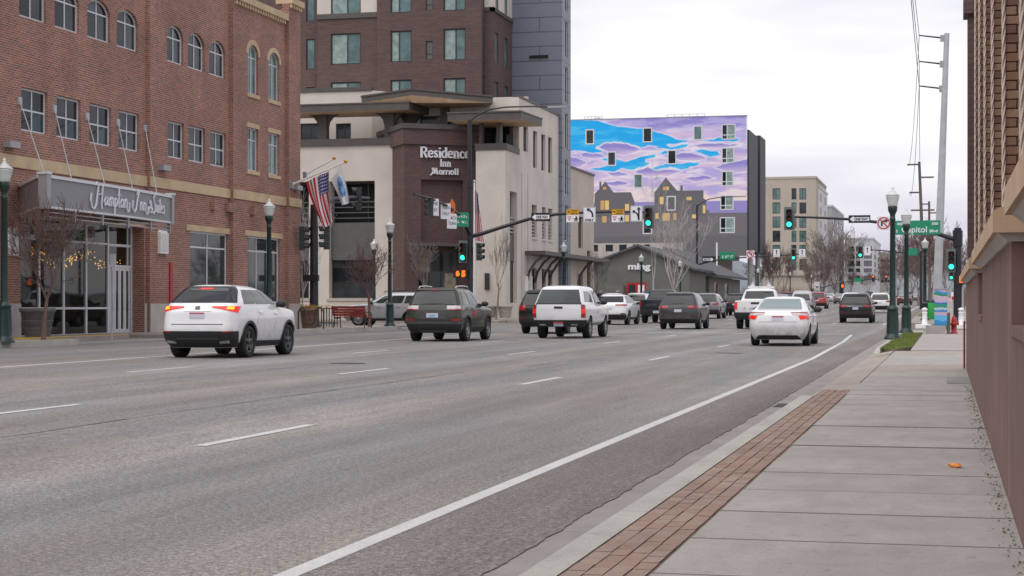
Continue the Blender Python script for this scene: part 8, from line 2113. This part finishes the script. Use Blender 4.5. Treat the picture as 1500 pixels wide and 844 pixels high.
def wire(a, b, sag, label, n=24, r=.022):
    pts = [(a[0] + (b[0] - a[0]) * i / n, a[1] + (b[1] - a[1]) * i / n, a[2] + (b[2] - a[2]) * i / n - sag * 4 * (i / n) * (1 - i / n)) for i in range(n + 1)]
    m = MB(); m.path(pts, r, 4); tag(m.build('power_line', M('frame_dark')), label, 'power line', 'power lines to the steel pole')
def wood_pole(label, Y, px0, px1, pyt, arms):
    xb, xt = x_at(px0, Y), x_at(px1, Y); g = zr(xb, Y); zt = on_y(px1, pyt, Y)[1]; t = thing('power_pole', label, 'power pole', (xb, Y, g))
    m = MB(); m.tube((xb, Y, g), (xt, Y, zt), .26, .17, 8); m.build('pole', M('wood_grey'), t); e = []
    for (pa, pb, py) in arms:
        z = on_y(px1, py, Y)[1]; m = MB(); m.box(x_at(pa, Y), x_at(pb, Y), Y - .09, Y + .09, z - .10, z + .10); m.build('arm', M('wood_grey'), t); e.append((x_at(pa, Y), Y, z))
    return e
e1 = wood_pole('leaning wooden power pole left of the steel pole', 230., 1355, 1346.5, 237, [(1329, 1348, 241), (1348, 1368, 260), (1332, 1350, 282), (1334, 1369, 308)])
e2 = wood_pole('shorter wooden power pole between the leaning one and the steel pole', 290., 1362, 1361, 295, [(1351, 1362, 299), (1362, 1376, 312), (1352, 1374, 345)])
for i, tp in enumerate(tips):
    wire((-2.2 + .5 * i, -60, tp[2] + 2), tp, 1.2, 'thin power line passing overhead to the %s arm of the steel pole' % ('top', 'middle', 'lowest')[i])
    wire(tp, e1[min(i, 3)], 3.2, 'thin sagging power line from the %s steel arm to the leaning wooden pole' % ('top', 'middle', 'lowest')[i])
# ------------------------------------------------------------------ bare winter trees
def bare_tree(name, label, loc, h, trunk_h, width, mt, seed, up=.5, levels=5, kids_=(3, 4), r0=.09, twig=.006, group=None, tw_mat=None, shrink=.72, side=.55, n0=5):
    """trunk, limbs and twigs grown by forking; width and h are the wanted crown width and total height"""
    q = random.Random(seed); t = thing(name, label, 'tree', loc, q.random() * 6.28, group)
    tk, br, tw = MB(), MB(), MB()
    def seg(p, d, L_, r, lv):
        n = 5 if lv < 3 else 3; pts = [p]; dd = d.copy(); pp = p.copy(); wob = .03 if lv == 0 else .10
        for i in range(n):
            dd = (dd + Vector((q.gauss(0, wob), q.gauss(0, wob), q.gauss(0, wob * .6) + .07 * up * (lv > 0)))).normalized(); pp = pp + dd * (L_ / n); pts.append(pp.copy())
        r1 = max(twig * .6, r * .55); mb = tk if lv == 0 else (br if lv < 3 else tw)
        mb.path([tuple(v) for v in pts], r, 8 if lv == 0 else (5 if lv < 3 else 3), r1, cap=False)
        if lv >= levels: return
        k = n0 if lv == 0 else q.randint(*kids_); a0 = q.random() * 6.28
        for i in range(k):
            f = q.uniform(.82, 1.) if lv == 0 else (1. if i == 0 else q.uniform(.25, .95))
            j = f * n; a = min(int(j), n - 1); b = pts[a].lerp(pts[a + 1], j - a); ang = a0 + i * 2.4 + q.uniform(-.4, .4)
            e = dd.cross(Vector((0, 0, 1))); e = e.normalized() if e.length > .1 else Vector((1, 0, 0)); g = e.cross(dd)
            s = side * q.uniform(.7, 1.3) * (.4 if (i == 0 and lv > 0) else 1.)
            nd = (dd + (e * math.cos(ang) + g * math.sin(ang)) * s + Vector((0, 0, up * .22))).normalized()
            seg(b, nd, (L_ * shrink * q.uniform(.7, 1.15)) if lv else (h - trunk_h) * .42 * q.uniform(.8, 1.15), max(twig, r1 * q.uniform(.55, .8)), lv + 1)
    seg(Vector((0, 0, -.05)), Vector((0, 0, 1)), trunk_h, r0, 0)
    al = sorted(math.hypot(v[0], v[1]) for v in tw.v); kx = width / 2 / al[int(len(al) * .97)]
    tz = sorted(v[2] for v in tw.v); top = tz[int(len(tz) * .995)]; k = (h - trunk_h) / (top - trunk_h)
    for mb in (br, tw):
        mb.v = [(x * kx, y * kx, trunk_h + (z - trunk_h) * k) if z > trunk_h else (x, y, z) for x, y, z in mb.v]
    tk.build('trunk', M(mt), t, False); o = br.build('branches', M(mt), t, False); tag(o, kind='stuff'); o = tw.build('twigs', M(tw_mat or mt), t, False); tag(o, kind='stuff')
    return t
bare_tree('street_tree', 'leafless reddish tree by the kerb in front of the hotel sign canopy', (x_at(64, 44.0), 44.0, .24), 4.0, 1.3, 3.1, 'bark_red', 4, .45, 5, (3, 5), .075, .0075, side=.65)
bare_tree('street_tree', 'leafless tree behind the red bench before the beige wall', (x_at(541, 71.), 71., .24), 3.7, 1.45, 3.0, 'bark_red', 10, .45, 5, (3, 4), .08, .009, side=.65)
bare_tree('street_tree', 'leafless tree in front of the brown entrance block', (x_at(619, 97.5), 97.5, .35), 4.6, 1.9, 1.9, 'bark_grey', 12, .7, 5, (2, 4), .075, .012, side=.5)
bare_tree('street_tree', 'slim upright leafless tree between the two pale planters', (x_at(727, 99.6), 99.6, .38), 5.9, 1.9, 1.9, 'bark_grey', 15, .9, 5, (2, 4), .07, .012, side=.45)
bare_tree('street_tree', 'large pale bare tree in front of the grey restaurant', (x_at(985, 146.), 146., .48), 9.6, 2.0, 7.4, 'bark_pale', 23, .9, 6, (2, 3), .13, .013, side=.45, n0=8)
bare_tree('street_tree', 'tall thin pale tree with a high leader before the painted wall', (x_at(957, 150.), 150., .48), 13.6, 3.0, 3.2, 'bark_pale', 29, 1.2, 5, (2, 3), .11, .013, side=.4, n0=3)
bare_tree('street_tree', 'small bare tree at the street awning of the tall hotel', (x_at(872, 128.), 128., .45), 4.8, 1.6, 3.0, 'bark_grey', 31, .6, 5, (2, 4), .07, .010, side=.55)
bare_tree('street_tree', 'thin bare tree at the hotel corner behind the black mast', (x_at(443, 76.5), 76.5, .2), 6.2, 1.6, 2.6, 'bark_pale', 33, .8, 5, (2, 4), .06, .009, side=.5)
# distant trees: two kinds, copied
A1 = bare_tree('bare_tree', 'brown bare tree beside the dark panels, left of the beige block', (x_at(1132, 250), 250, 1.2), 8.6, 1.9, 6.4, 'bark_grey', 41, .7, 6, (2, 4), .15, .022, group='far bare trees along the street', tw_mat='bark_far', n0=6)
A2 = bare_tree('bare_tree', 'wide grey bare tree in front of the grey stepped block', (x_at(1222, 300), 300, 1.6), 13.0, 2.2, 12.0, 'bark_grey', 44, .5, 6, (2, 4), .26, .03, group='far bare trees along the street', side=.6, n0=7, tw_mat='bark_grey')
for (src, px, d, sc, lb) in ((A1, 1112, 262, .85, 'brown bare tree just right of the white column'), (A1, 1148, 282, 1., 'brown bare tree before the left windows of the beige block'), (A1, 1206, 262, .8, 'small brown bare tree right of the speed sign'),
                             (A1, 1246, 400, .75, 'grey bare tree in front of the far white block'), (A1, 1272, 430, .8, 'grey bare tree below the green light of the far white block'), (A1, 1300, 400, 1.1, 'brown bare tree behind the nearest lamp post'),
                             (A1, 1328, 330, 1.25, 'reddish bare tree behind the second lamp post'), (A1, 1345, 215, 1.15, 'reddish bare tree at the wooden power poles'), (A1, 1364, 190, 1.1, 'reddish bare tree left of the steel power pole'), (A1, 1385, 225, 1.05, 'reddish bare tree behind the black mast'),
                             (A1, 1402, 185, .95, 'reddish bare tree right of the steel power pole'), (A1, 1315, 300, 1.1, 'reddish bare tree between the two lamp posts'), (A1, 1336, 270, 1.0, 'reddish bare tree just right of the second lamp post'),
                             (A1, 1352, 260, 1.0, 'reddish bare tree behind the leaning wooden pole'), (A1, 1374, 250, 1.1, 'reddish bare tree behind the steel power pole'), (A1, 1187, 330, .9, 'brown bare tree at the right corner of the beige block'), (A2, 1204, 345, .8, 'grey bare tree before the narrow white block')):
    x, y = place(px, d=d); copy_tree(src, (x, y, zr(x, y)), rz=rnd.random() * 6.28, label=lb, scale=sc)
# far off brush and hedges closing the street end
hd = MB(); q = random.Random(51)
for i in range(5200):
    side_ = q.random()
    if side_ < .5: x, y = q.uniform(1.5, 14), q.uniform(150, 420)
    elif side_ < .8: x, y = q.uniform(-36, -27), q.uniform(265, 420)
    else: x, y = q.uniform(-60, 60), q.uniform(560, 640)
    z = zr(x, y); h = q.uniform(.6, 3.2); a = q.random() * 6.28; l = q.uniform(.5, 1.6)
    hd.add([(x, y, z), (x + .07, y, z), (x + math.cos(a) * l, y + math.sin(a) * l, z + h)], [(0, 1, 2)])
tag(hd.build('undergrowth', M('bark_red')), 'brown winter brush and hedges lining the far end of the street', 'undergrowth', kind='stuff')
